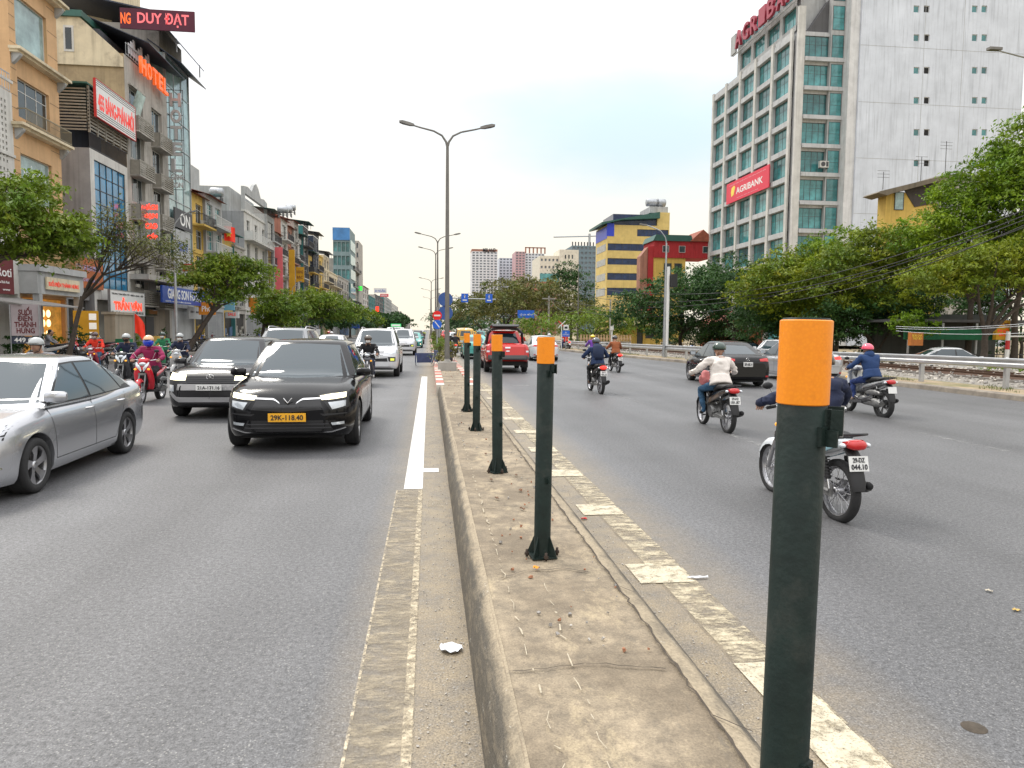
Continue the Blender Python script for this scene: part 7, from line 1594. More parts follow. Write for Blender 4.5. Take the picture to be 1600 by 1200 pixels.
# wires on the right
for i, (a, c, d, s_) in enumerate([((905, 545-100), (1175, 452), (1610, 325), .5), ((905, 452), (1175, 457), (1610, 333), .6), ((900, 458), (1175, 461), (1610, 340), .5), ((905, 462), (1180, 467), (1610, 348), .7), ((1040, 470), (1240, 446), (1610, 352), .4)]):
    pts = [at(a[0], a[1]+8*i, 78), at(c[0]-20+4*i, c[1]+4+2*i, 46), at(d[0], d[1], 27)]; cable(pts, .022, label='black overhead cable sweeping down from the right edge, %s of the bundle' % ['topmost', 'second', 'third', 'fourth', 'lowest'][i], sag=s_, group='black cables sweeping across the right-hand trees')
for i, (y0, y1) in enumerate([((519), (520)), ((512), (505)), ((515), (508))]):
    cable([at(1400, y0-2, 30), at(1610, y1, 24)], .012, M_steel, 'thin pale wire low before the restaurant, %s of three' % ['lowest', 'topmost', 'middle'][i], .1, 'pale wires before the restaurant')
for i, (y0, x1_, y1) in enumerate([(470, 1030, 478), (466, 902, 484), (473, 760, 492)]):
    cable([at(857, y0-4, 95), at(x1_, y1, 60 if x1_ > 900 else 100)], .02, label='dark cable from the concrete utility pole, %s' % ['longest, running right', 'running to the far lamp', 'running left over the road trees'][i], sag=.9, group='cables from the utility pole')
# guardrail with posts
M_gr = mat('guardrail_zinc', (.50, .51, .52), .38, .55, var=.15, vs=3, streak=.1)
t = thing('guardrail', 'long galvanised steel guardrail in front of the railway', 'guardrail', (0, 0, 0)); GP = [(18.6, 10), (17.3, 19.6), (16.2, 26), (15.6, 34), (14.9, 44), (13.9, 54), (12.9, 64), (12.0, 76)]
def gx(y):
    for (xa, ya), (xb, yb_) in zip(GP, GP[1:]):
        if y <= yb_: u = (y-ya)/(yb_-ya); return xa+(xb-xa)*u
    return GP[-1][0]
def gz(y): return interp([(10, .93), (20, .92), (30, .86), (45, .76), (64, .68), (80, .66)], y)
b = MB(); b.loft([[(gx(y)-.04+dx, y, gz(y)+dz) for dx, dz in ((0, .17), (-.045, .15), (-.05, .11), (-.01, .07), (-.01, .03), (-.05, -.01), (-.05, -.09), (0, -.13), (.006, -.13), (-.04, -.09), (-.04, -.01), (0, .03), (0, .07), (-.04, .11), (-.035, .145), (.006, .165))] for y in [10+i*1.5 for i in range(45)]], smooth=True); b.build('rail', M_gr, t, sharp=30)
y = 10.6
while y < 76:
    b = MB(); b.box(gx(y)+.0, gx(y)+.13, y-.02, y+.09, .1, gz(y)+.10); b.build('post', M_gr, t); b = MB(); b.lathe([(.045, 0), (.05, .02), (0, .045)], (gx(y)+.06, y+.03, gz(y)+.15), 'z', 8); b.build('post_cap', M_gr, t); y += 3.05
# wall strip behind the rail farther away
MB().loft([[(gx(y)+2.2, y, .1), (gx(y)+2.2, y, .75), (gx(y)+2.4, y, .75), (gx(y)+2.4, y, .1)] for y in range(30, 78, 2)], smooth=False).build('low_wall', C_conc, label='low stained concrete wall along the tracks behind the guardrail', cat='wall')
# ================================================================= traffic on the left carriageway (coming)
silver = paint('silver', (.47, .48, .51), .24, .7); black = mat('paint_black', (.006, .006, .007), .14, 0, var=0, coat=.22, spec=.22); grey = mat('paint_titan_grey', (.030, .030, .033), .2, .2, var=0, coat=.25, spec=.3); white = paint('pearl_white', (.62, .63, .65)); red_ = paint('pickup_red', (.62, .012, .008)); dsil = paint('dark_silver', (.22, .225, .235), .25, .6); teal = paint('taxi_teal', (.06, .38, .34)); yelc = paint('taxi_yellow', (.7, .4, .04)); blackp = mat('paint_dark_car', (.006, .006, .007), .16, 0, var=0, coat=.22, spec=.25); lsil = paint('light_silver', (.45, .46, .48), .25, .6)
car('sedan', 'silver sedan entering at the left edge with black-and-silver rims', silver, (-5.08, 9.5, 0), pi+.03, style='twist', front=F_SEDAN, rear=R_SEDAN, name='silver_sedan', lit=True).scale = (.985, .985, .965)
car('suv', 'shiny black sport utility car with lit headlights and yellow plate 29K-118.40', black, (-2.06, 12.85, 0), pi+.02, front=F_SUV, rear=R_ANY, plate=[(.55, 'f', '29K-118.40', .52, .125)], plate_m=M_yel, name='black_suv', brand=vbadge, style='ten').scale = (1, 1, .965)
car('crossover', 'dark grey crossover with lit headlights and white plate 21A-171.16', grey, (-4.22, 16.6, 0), pi-.01, front=F_CROSS, rear=R_ANY, plate=[(.655, 'f', '21A-171.16', .48, .11)], name='grey_crossover', brand=hbadge).scale = (1, 1, .97)
car('bigsuv', 'dark silver sport utility car seen only by its roof behind the grey crossover', dsil, (-4.65, 24.6, 0), pi, front=F_BIG, rear=R_ANY, name='silver_suv', roofrail=True)
car('bigsuv', 'white seven-seat sport utility car behind the black one', white, (-2.05, 29.2, 0), pi+.0, front=F_BIG, rear=R_ANY, name='white_suv', roofrail=True, plate=[(.78, 'f', '30E-201.77')])
car('bigsuv', 'smaller white sport utility car farther back nearest the median', white, (-1.85, 52, 0), pi, front=F_BIG, rear=R_ANY, name='white_suv', near=False, plate=[(.78, 'f', '')])
def taxibox(t, bvh): o = MB().box(-.45, .45, -.15, .15, 0, .28).build('roof_sign', mat('taxi_sign', (.05, .5, .15), .4, var=0, emit=.6), t, (0, 0, 2.0)); MB().box(-.38, .38, .151, .16, .06, .22).build('sign_text', M_white, o)
car('van', 'white minibus taxi with a green lit roof sign far down the road', white, (-3.0, 66, 0), pi, name='taxi_van', near=False, parts=[taxibox])
car('sedan', 'teal taxi in the distance beside the median lane', teal, (-1.5, 72, 0), pi, front=F_SEDAN, rear=R_SEDAN, near=False, name='teal_taxi')
car('crossover', 'black car in the distance ahead of the teal taxi', blackp, (-1.5, 90, 0), pi, front=F_CROSS, rear=R_ANY, near=False, name='black_car')
car('bigsuv', 'pale sport utility car in the far distance on the left side', lsil, (-4.8, 84, 0), pi, front=F_BIG, rear=R_ANY, near=False, name='pale_suv')
car('sedan', 'small silver car half hidden behind the white seven-seat car', lsil, (-5.0, 38, 0), pi, front=F_SEDAN, rear=R_SEDAN, near=False, name='silver_car')
for i, (x, y, m_, lb) in enumerate([(-1.8, 112, blackp, 'tiny black car'), (-4.9, 118, white, 'tiny white car'), (-2.0, 140, dsil, 'tiny grey car'), (-5, 155, red_, 'tiny red car'), (-2, 175, white, 'tiny white van-like car'), (-8.2, 130, lsil, 'tiny silver car')]):
    car('crossover', lb+' near the vanishing point of the left lanes, %s' % ['nearest of them', 'second nearest', 'third along the median', 'between two others', 'farthest by the median', 'outermost lane'][i], m_, (x, y, 0), pi, near=False, name='distant_car', group='distant oncoming cars')
# going away, right carriageway
car('pickup', 'bright red pickup truck with black sport bar, driving away', red_, (3.30, 32.3, 0), -.02, rear=R_PICK, name='red_pickup', plate=[(.66, 'b', '29H-236.28', .36, .13)],
    parts=[lambda t, bvh: MB().tube([(-.80, -.95, 1.2), (-.74, -1.15, 1.66), (-.55, -1.25, 1.84), (0, -1.28, 1.90), (.55, -1.25, 1.84), (.74, -1.15, 1.66), (.80, -.95, 1.2)], .06, 10).build('sport_bar', M_black, t),
           lambda t, bvh: MB().loft([[(-.62*k, y, z), (.62*k, y, z), (.60*k, y, z+.05), (-.60*k, y, z+.05)] for y, z, k in ((-1.5, 1.93, .9), (-1.2, 2.0, 1), (-.6, 1.98, 1), (-.2, 1.86, .9))], smooth=False).build('spoiler', M_black, t),
           lambda t, bvh: [MB().box(sx*.75-.17, sx*.75+.17, -2.02, -1.99, .22, .70).build('mud_flap', M_rub, t) for sx in (-1, 1)]])
car('sedan', 'white sedan ahead of the second green post, driving away', white, (6.75, 43.5, 0), -.0, rear=R_SEDAN, front=F_SEDAN, name='white_sedan', near=False, plate=[(.75, 'b', '')])
car('bigsuv', 'black sport utility car between the pickup and the white sedan', blackp, (6.2, 58, 0), 0, rear=R_ANY, name='black_suv', near=False)
car('sedan', 'teal and white taxi just left of the red pickup', teal, (2.9, 46, 0), 0, rear=R_SEDAN, name='teal_taxi', near=False)
car('van', 'yellow-brown van beyond the farthest green post', yelc, (3.3, 68, 0), 0, rear=R_ANY, name='yellow_van', near=False)
car('sedan', 'white car beyond the yellow-brown van near the median', white, (3.0, 88, 0), 0, rear=R_SEDAN, name='white_car', near=False)
for i, (x, y, m_, lb) in enumerate([(2.6, 112, red_, 'tiny red car'), (5.8, 100, yelc, 'tiny yellow taxi'), (6, 130, white, 'tiny white car'), (2.6, 150, blackp, 'tiny dark car'), (8.3, 118, teal, 'tiny teal taxi')]):
    car('crossover', lb+' far off in the right lanes, %s' % ['close to the median', 'in the middle lane', 'farthest in the middle', 'farthest by the median', 'outermost of them'][i], m_, (x, y, 0), 0, near=False, name='distant_car', group='distant cars driving away', rear=R_ANY)
car('sedan', 'black sedan behind the white-jacketed rider, driving away', blackp, (10.35, 24.3, 0), -.06, rear=R_SEDAN, front=F_SEDAN, name='black_sedan', plate=[(.76, 'b', '30F-608.14', .30, .15)], brand=fbadge, style='five')
car('sedan', 'silver sedan with lit red tail lights and yellow plate near the guardrail', lsil, (13.95, 26.2, 0), -.02, rear=[(a if a != 'tail_light' else a, M_redlit if a == 'tail_light' else m_, *r) for a, m_, *r in R_SEDAN], front=F_SEDAN, name='silver_sedan', plate=[(.76, 'b', '', .34, .15)], plate_m=M_yel)
# parked behind the guardrail
M_cover = mat('car_cover', (.16, .11, .19), .7, var=.25, vs=3, bump=.5, bs=4)
p = at(1142, 545, 44); car('sedan', 'parked car wrapped in a purple cloth cover behind the guardrail', M_cover, (p.x, 44, -.28), pi/2+.1, name='covered_car', near=False, glass=M_cover, trim=M_cover)
p = at(1212, 545, 42); car('crossover', 'white parked car behind the guardrail left of the nearest post', white, (p.x, 42, -.28), pi-.9, name='parked_car', near=False, front=F_CROSS)
p = at(1180, 545, 41); car('sedan', 'dark parked car between the covered car and the white one', blackp, (p.x, 43, -.28), pi-.9, name='parked_car', near=False, front=F_SEDAN)
p = at(1532, 565, 29); car('sedan', 'white parked car behind the guardrail at the right', white, (p.x+.6, 31.5, -.32), -pi/2-.25, name='parked_car', near=True, front=F_SEDAN, rear=R_SEDAN)
# ================================================================= riders
def cl(n, c, **k): return mat('cloth_'+n, c, .85, 0, **{**dict(var=.18, vs=7, bump=.3, bs=18), **k})
W_H = (.44, .44, .42)
def hm(n, c): return paint('helmet_'+n, c, .2)
navy = cl('navy', (.012, .018, .05)); blk = cl('black', (.012, .012, .014)); jean = cl('jean', (.03, .09, .17)); jkw = cl('ivory', (.76, .70, .65)); mag = cl('magenta', (.30, .02, .09)); redj = cl('red', (.70, .035, .015)); brown = cl('rust', (.30, .09, .03)); blu = cl('blue', (.015, .045, .14)); trb = cl('trouser_blue', (.015, .035, .14)); grn = cl('green', (.03, .22, .10)); purp = cl('purple', (.16, .05, .35)); beige = cl('beige_trousers', (.4, .32, .25))
# 1: nearest, partly behind the post
X, Y, A = 3.90, 7.02, .03
bike('underbone', 'white and pale blue motorbike right behind the nearest post, plate 29-DZ 044.10', (X, Y, 0), A, paint('bike_white', (.66, .70, .74)), paint('bike_paleblue', (.22, .42, .5)), plate=('29-DZ', '044.10'), spokes='wire')
person('rider in black with arms out, half hidden by the nearest post', (X, Y, 0), A, navy, blk, helmet=hm('black', (.01, .01, .012)), pose=dict(hip=(.04, -.22, .85), waist=(.09, -.18, .98), chest=(.15, -.10, 1.24), neck=(.17, -.04, 1.40), head=(.18, .04, 1.54), sl=(-.06, -.06, 1.28), sr=(.37, -.07, 1.26), el=(-.32, .10, 1.14), er=(.47, .06, 1.08), wl=(-.42, .23, 1.05), wr=(.36, .22, 1.03), hl=(-.37, .29, 1.02), hr=(.33, .28, 1.01)), lod=3)
# 2: white jacket
X, Y, A = 5.33, 12.85, -.02
bike('underbone', 'black motorbike with red tail light under the white-jacketed rider', (X, Y, 0), A, paint('bike_black', (.015, .015, .017)), paint('bike_bronze', (.18, .12, .08), .3, .6), plate=('29-H2', '181.87'), tlit=False)
person('rider in ivory jacket, blue jeans and dark green helmet', (X, Y, 0), A, jkw, jean, helmet=hm('green', (.008, .035, .022)), pose=dict(el=(-.37, .02, 1.12), wl=(-.42, .22, 1.02), hl=(-.34, .30, 1.01), hip=(0, -.24, .86), chest=(.02, -.14, 1.22), neck=(.02, -.08, 1.40), head=(.03, -.03, 1.54), kl=(-.24, .18, .72), al=(-.20, .04, .34), tl=(-.22, .18, .28)), lod=3)
t = thing('plastic_bag', 'pink plastic bag hanging in front of the white-jacketed rider', 'bag', (X-.13, Y+.20, .90), A); q = MB(); q.ell((0, 0, 0), (.11, .13, .13), 18, 14); q.v = [tuple(Vector(v)*(1+.28*noise.noise(Vector(v)*11))+Vector((0, 0, .04 if v[2] > .1 else 0))) for v in q.v]; q.build('bag', mat('bag_pink', (.70, .22, .22), .5, var=.3, vs=9, bump=.6, bs=14), t)
# 3: pink helmet
X, Y, A = 9.72, 15.0, .02
bike('scooter', 'silver scooter with dusty engine carrying the rider in the pink helmet', (X, Y, 0), A, paint('bike_silver', (.42, .43, .44), .25, .5), paint('bike_dark', (.03, .03, .035)), plate=('', '') and None, rimm=mat('rim_grey', (.10, .10, .10), .5, .5))
person('rider in blue quilted jacket, blue trousers and pink cap-like helmet', (X, Y, 0), A, blu, trb, helmet=hm('pink', (.85, .08, .16)), hood=True, bareshin=False, shoes=cl('shoe_cream', (.55, .42, .33)), pose=dict(hip=(0, -.22, .84), chest=(0, -.12, 1.19), neck=(0, -.06, 1.36), head=(0, .0, 1.50), al=(-.17, .14, .38), tl=(-.19, .28, .33), kl=(-.17, .26, .70)))
# 4: navy jacket in the middle
X, Y, A = 4.86, 20.6, .02
bike('underbone', 'dark motorbike with lit tail light under the navy-jacketed rider', (X, Y, 0), A, paint('bike_black', (.015, .015, .017)), plate=('29-T1', '402.55'), tlit=True)
person('rider in navy hooded jacket with a dark backpack, middle of the road', (X, Y, 0), A, cl('navy_blue', (.012, .03, .09)), blk, helmet=hm('slate', (.03, .04, .055)), backpack=cl('pack', (.01, .02, .055)), hood=True, shoes=cl('shoe_brown', (.2, .12, .08)), pose=dict(el=(-.36, .06, 1.10), wl=(-.36, .2, 1.03)))
# 5: brown jacket
X, Y, A = 8.15, 31, .02
bike('underbone', 'small motorbike with lit tail light ridden by the brown-jacketed rider', (X, Y, 0), A, paint('bike_black', (.015, .015, .017)), near=False, plate=('29', '114'), tlit=True)
person('rider in rust brown jacket beyond the navy-jacketed rider', (X, Y, 0), A, brown, blk, helmet=hm('black', (.01, .01, .012)), near=False)
X, Y, A = 8.3, 36, .0
bike('scooter', 'pale scooter ridden by a purple-jacketed rider beyond the brown jacket', (X, Y, 0), A, paint('bike_white', (.66, .70, .74)), near=False)
person('rider in purple jacket and yellow helmet, mostly hidden', (X, Y, 0), A, purp, blk, helmet=hm('yellow', (.8, .6, .02)), near=False)
def farbike(x, y, ang, lab, jk, tr, hel, kind='underbone', paintc=(.02, .02, .025), mask=None, tlit=True, hlit=False, near=False, z=0, grp=None, visor=None, **k):
    nm = 'bike_far_%02d%02d%02d' % tuple(int(c*99) for c in paintc)
    bike(kind, 'motorbike of the '+lab, (x, y, z), ang, paint(nm, paintc), near=near, tlit=tlit, hlit=hlit, group=grp)
    person(lab, (x, y, z), ang, jk, tr, helmet=hel, mask=mask, near=near, visor=visor, **k)
farbike(1.75, 49, 0, 'black-clad rider beside the lamp base going away', blk, blk, hm('black', (.01, .01, .012)))
farbike(1.5, 56, 0, 'rider in white cap just beyond the black-clad rider', blk, blk, hm('white', (.6, .6, .6)))
farbike(6.4, 50, 0, 'rider in bright red jacket near the dark SUV', redj, blk, hm('white', (.6, .6, .6)))
farbike(7.9, 47, 0, 'rider in grey jacket right of the white sedan', cl('greyj', (.25, .25, .27)), blk, hm('white', (.6, .6, .6)))
farbike(12.2, 64, .3, 'rider in red and blue by the guardrail end', redj, trb, hm('redh', (.5, .05, .05)), 'scooter', (.6, .6, .6))
farbike(5.0, 75, 0, 'rider in dark coat far off in the right lanes', blk, blk, hm('slate', (.03, .04, .055)))
farbike(8.5, 84, 0, 'rider in blue far off near the right kerb', blu, blk, hm('white', (.6, .6, .6)))
# oncoming riders on the left
farbike(-1.93, 23.2, pi, 'rider in black jacket and white mask behind the black SUV', blk, cl('trouser_navy', (.01, .02, .06)), hm('taupe', (.08, .06, .045)), 'underbone', (.05, .05, .06), mask=M_white, tlit=False, near=True, shoes=cl('shoe_white', (.6, .58, .55)))
X, Y = -6.75, 18.3
bike('scooter', 'red and black sport scooter facing the camera with white panels', (X, Y, 0), pi, paint('bike_red', (.62, .012, .03)), M_black, near=True, hlit=False)
person('rider in magenta hooded coat with a blue face shield', (X, Y, 0), pi, mag, blk, helmet=hm('cream', (.72, .45, .25)), visor=paint('visor_blue', (.01, .05, .6)), stripe=M_white, pose=dict(el=(-.36, .08, 1.10)))
farbike(-9.05, 22.8, pi, 'rider in navy jacket on a dark scooter left of the magenta rider', navy, blk, hm('silverh', (.4, .42, .42)), 'scooter', (.03, .03, .035), mask=blk, tlit=False, near=True)
farbike(-12.3, 28.2, pi, 'rider in bright red jacket near the left kerb', redj, jean, hm('maroon', (.06, .02, .02)), 'underbone', (.25, .02, .04), mask=cl('mask_grey', (.45, .42, .4)), tlit=False)
farbike(-10.9, 31, pi, 'rider in green jacket behind the magenta rider', grn, blk, hm('green', (.008, .10, .05)), 'scooter', (.05, .25, .12), mask=M_white, tlit=False)
farbike(-8.4, 25.5, pi, 'rider in dark jacket and white mask left of the grey crossover', navy, blk, hm('silverh', (.4, .42, .42)), 'scooter', (.4, .4, .4), mask=M_white, tlit=False)
farbike(-6.9, 13.6, pi-.05, 'rider with grey helmet hidden behind the silver sedan roof', cl('greyj', (.25, .25, .27)), blk, hm('silverh', (.4, .42, .42)), 'scooter', (.3, .3, .3), tlit=False)
farbike(-8.35, 14.2, pi-.05, 'rider with dark helmet at the left edge behind the silver sedan', cl('plum', (.12, .02, .05)), blk, hm('slate', (.03, .04, .055)), 'scooter', (.5, .5, .5), tlit=False)
farbike(-8.6, 42, pi, 'rider in red jacket behind the grey crossover far back', redj, blk, hm('redh', (.5, .05, .05)), 'scooter', (.4, .02, .02), tlit=False)
farbike(-6.6, 50, pi, 'rider in orange-red jacket among the far left traffic', redj, blk, hm('white', (.6, .6, .6)), 'underbone', (.5, .03, .02), tlit=False)
farbike(-7.6, 56, pi, 'rider in dark red far back on the left', cl('plum', (.12, .02, .05)), blk, hm('redh', (.5, .05, .05)), 'underbone', (.5, .03, .02), tlit=False)
farbike(-3.2, 100, pi, 'rider in yellow vest near the vanishing point', cl('hivis', (.5, .6, .05)), blk, hm('yellow', (.8, .6, .02)), tlit=False)
farbike(-.9, 122, pi, 'rider in green vest hugging the median far away', cl('hivis', (.5, .6, .05)), blk, hm('white', (.6, .6, .6)), tlit=False)
# parked scooters on the left pavement (copies of two prototypes)
rnd = random.Random(11)
P0 = bike('scooter', 'parked silver scooter, nearest the pavement sign', (-16.6, 36.5, .15), 1.9, paint('bike_silver', (.42, .43, .44), .25, .5), near=False, name='parked_scooter', group='scooters parked on the shop pavement')
P1 = bike('underbone', 'parked red motorbike by the crooked tree', (-17.0, 37.6, .15), 1.7, paint('bike_red', (.62, .012, .03)), near=False, name='parked_scooter', group='scooters parked on the shop pavement')
cols = [('white', (.62, .62, .62)), ('black', (.02, .02, .022)), ('blue', (.02, .06, .25)), ('maroon', (.2, .02, .03)), ('grey', (.15, .15, .16))]
where = ['before the beige house', 'before the annex', 'under the crooked tree', 'before the white striped sign', 'by the stone gate pier', 'before the hotel entrance', 'past the hotel', 'before the grey house', 'under the leafy crown', 'before the ornate house', 'beyond the second tree', 'near the pink panel', 'before the gold panel']
for i in range(13):
    cn, cc = cols[i % 5]; src = P0 if i % 2 else P1; base = MATS['paint_bike_silver'] if src is P0 else MATS['paint_bike_red']
    dup(src, (-16.7-rnd.random()*.8, 34.6+i*(1.5 if i < 5 else 2.2)+(0 if i < 5 else i*1.2), .15), rnd.uniform(1.3, 2.0), 'parked %s scooter %s' % (cn, where[i]), swap={base: paint('pk_'+cn, cc)})
# motorbikes parked by the trees on the right
for i in range(7):
    cn, cc = cols[(i*2+1) % 5]; p = at(1045+i*16, 545, 52); dup(P1 if i % 2 else P0, (p.x, 52+(i % 2)*1.5, -.3), rnd.uniform(0, 3), 'parked %s scooter under the dark trees, %s from the lamp post' % (cn, ['first', 'second', 'third', 'fourth', 'fifth', 'sixth', 'last'][i]), group='scooters parked behind the guardrail', swap={(MATS['paint_bike_red'] if i % 2 else MATS['paint_bike_silver']): paint('pk_'+cn, cc)})
# seated vendor, stone pier, utility cabinets, planters
person('person in grey sitting side-on on a parked bike before the lighting shop', (-17.3, 35.2, .05), -1.3, cl('greyj', (.12, .12, .13)), jean, hair=blk, near=False, pose=dict(wl=(-.2, .25, .98), hl=(-.15, .32, .95)))
t = thing('gate_pier', 'pale stone gate pier with flat cap before the hotel', 'pier', (-17.9, 43.6, .15), pi/2); MB().box(0, 2.6, 0, .6, 0, 2.35).build('shaft', M('stone_pale', (.36, .32, .25)), t); MB().box(-.1, 2.7, -.1, .7, 2.351, 2.5).build('cap', M('stone_pale', (.36, .32, .25)), t)
for i, (x, y, w_, h_, m_, lab) in enumerate([(-16.2, 40.5, .8, 1.0, M('cabinet_green', (.02, .18, .08)), 'small green utility cabinet on the kerb by the stone pier'), (-16.2, 45.5, .7, 1.1, C_yel, 'yellow painted cabinet behind the riders')]):
    t = thing('utility_cabinet', lab, 'cabinet', (x, y, .15), 1.4); MB().box(0, w_, 0, .5, 0, h_).build('case', m_, t); MB().box(.06, w_-.06, -.02, -.001, .1, h_-.1).build('door', m_, t)
# clutter in the median beyond the lamp: planks, crates, barrier, plants
Mbl = mat('barrier_blue', (.05, .07, .16), .6, var=.3, vs=4)
for i, (x, y, r_, lab) in enumerate([(.28, 30.5, .1, 'worn navy barrier board leaning at the left median kerb'), (.98, 32.5, -.1, 'worn navy barrier board along the right median kerb'), (-.15, 35.5, .4, 'small navy notice board standing on bent legs in the left lane')]):
    t = thing('barrier_board', lab, 'barrier', (x, y, .02 if i == 2 else .30), pi/2+r_ if i < 2 else .2); MB().box(-.55, .55, -.03, .03, .15, .62).build('board', Mbl, t)
    for sx in (-.5, .5): MB().tube([(sx, -.15, 0), (sx, 0, .6), (sx, .15, 0)], .02, 6).build('leg', M_steel, t)
def shrub(lab, x, y, z, r, h_, m, seed, n=500, leaf=.06, grp=None):
    t = thing('shrub', lab, 'plant', (x, y, z), seed, grp); me, cs = crownmesh([(0, 0, h_*.55, r, r, h_*.5)], n, leaf, seed, m, .22, shellp=.4); ob('foliage', me, t); b = MB()
    for k in range(5): c = cs[k % len(cs)]; b.tube([(0, 0, 0), tuple(c*.5), tuple(c)], [.02, .012, .004], 5)
    b.build('stem', M_bark, t); return t
for i in range(9):
    shrub('dry straggly plant in the median, %s beyond the lamp base' % ['first', 'second', 'third', 'fourth', 'fifth', 'sixth', 'seventh', 'eighth', 'ninth'][i], .45+.5*(i % 2), 29.5+i*1.9, .28, .30, .7+.25*(i % 3), [ML_olive, ML_mid][i % 3 == 2], 60+i, 360, .05, 'dry plants in the median')
for i in range(12): shrub('green clump in the median strip far away, %s along' % ['first', 'second', 'third', 'fourth', 'fifth', 'sixth', 'seventh', 'eighth', 'ninth', 'tenth', 'eleventh', 'twelfth'][i], .7, 50+i*7, .28, .5, 1.0+.3*(i % 2), [ML_mid, ML_olive][i % 2], 80+i, 300, .09, 'green clumps in the far median')
# ================================================================= trees
# left pavement
def tpx(px, py, Y): p = at(px, py, Y); return p
def lobesat(x0, y0, L_): # lobes given as (px, py, Y, rx, ry, rz) -> local
    out_ = []
    for px, py, Y, rx, ry, rz in L_: p = at(px, py, Y); out_.append((p.x-x0, p.y-y0, p.z-.15, rx, ry, rz))
    return out_
X0, Y0 = -17.2, 29.5
tree('broad leafy tree at the left edge, crown over the bakery sign', (X0, Y0, .15), lobesat(X0, Y0, [(20, 335, 29, 1.7, 1.8, 1.4), (55, 300, 30, 1.2, 1.3, .7), (75, 370, 29.5, 1.5, 1.5, 1.0), (110, 385, 30, 1.0, 1.1, .8), (-25, 350, 28, 1.8, 1.8, 1.6), (40, 395, 30, 1.6, 1.5, .6), (100, 350, 30, .9, .9, .5)]), (.1, 0, 3.6), 9500, .12, .2, 3, ML_mid, clump=.5, twigs=26, base=(-.5, 0, 0))
X0, Y0 = -16.2, 34.3
tree('crooked half-bare tree with thin olive foliage before the striped sign', (X0, Y0, .15), lobesat(X0, Y0, [(165, 370, 34, 1.4, 1.4, 1.2), (215, 385, 34.5, 1.5, 1.5, 1.2), (265, 390, 35, 1.2, 1.2, .9), (135, 400, 33.5, 1.2, 1.0, .8), (190, 340, 34, 1.0, 1.0, .6), (290, 420, 35, .9, .9, .6)]), (.7, .2, 3.0), 4200, .075, .115, 5, ML_olive, clump=.75, twigs=46, bare=6, base=(0, 0, 0), shellp=.3)
X0, Y0 = -15.9, 51
tree('green leaning street tree with a flat layered crown past the hotel', (X0, Y0, .15), lobesat(X0, Y0, [(330, 430, 52, 1.8, 1.8, 1.1), (375, 445, 53, 2.2, 2.0, 1.2), (405, 425, 54, 1.4, 1.4, .8), (300, 440, 51, 1.6, 1.6, .7), (355, 410, 53, 1.5, 1.4, .7), (345, 465, 52, 1.8, 1.6, .7)]), (1.2, .5, 2.9), 9500, .14, .2, 8, ML_mid, clump=.55, base=(-.5, 0, 0))
X0, Y0 = -14.8, 66
tree('round dark green tree behind the grey crossover', (X0, Y0, .15), lobesat(X0, Y0, [(435, 475, 66, 2.2, 2.2, 1.5), (420, 490, 65, 1.6, 1.6, 1.0), (458, 490, 68, 1.8, 1.8, 1.2), (440, 505, 66, 2, 2, .8)]), (.2, 0, 1.9), 6500, .16, .18, 12, ML_mid, clump=.6)
X0, Y0 = -14.6, 82
tree('wide spreading dark tree in the middle of the left row', (X0, Y0, .15), lobesat(X0, Y0, [(490, 468, 82, 2.6, 2.6, 1.3), (520, 478, 84, 2.6, 2.6, 1.4), (550, 490, 88, 2.0, 2.0, 1.2), (470, 480, 80, 2.0, 2.0, 1.2), (515, 495, 84, 3, 2.6, .9)]), (.3, 0, 2.1), 8500, .18, .22, 15, ML_mid, clump=.7)
for i, (x, y, r, hh, m_) in enumerate([(-14.8, 112, 3.0, 4.8, ML_dark), (-14.6, 136, 3.2, 5.2, ML_dark), (-14.5, 165, 3.6, 6.0, ML_mid), (-14.2, 200, 4.2, 6.5, ML_dark), (-13.8, 245, 5, 7.5, ML_dark), (-13.5, 300, 6, 9, ML_dark)]):
    tree('far dark roadside tree on the left, %s towards the horizon' % ['first', 'second', 'third', 'fourth', 'fifth', 'farthest'][i], (x, y, .15), [(0, 0, hh*.62, r, r, hh*.36), (r*.5, r, hh*.5, r*.8, r*.8, hh*.3), (-r*.4, -r*.7, hh*.55, r*.7, r*.7, hh*.28)], (0, 0, hh*.35), 3200, .24+.05*i, .2, 20+i, m_, clump=.9, group='far trees on the left', twigs=8)
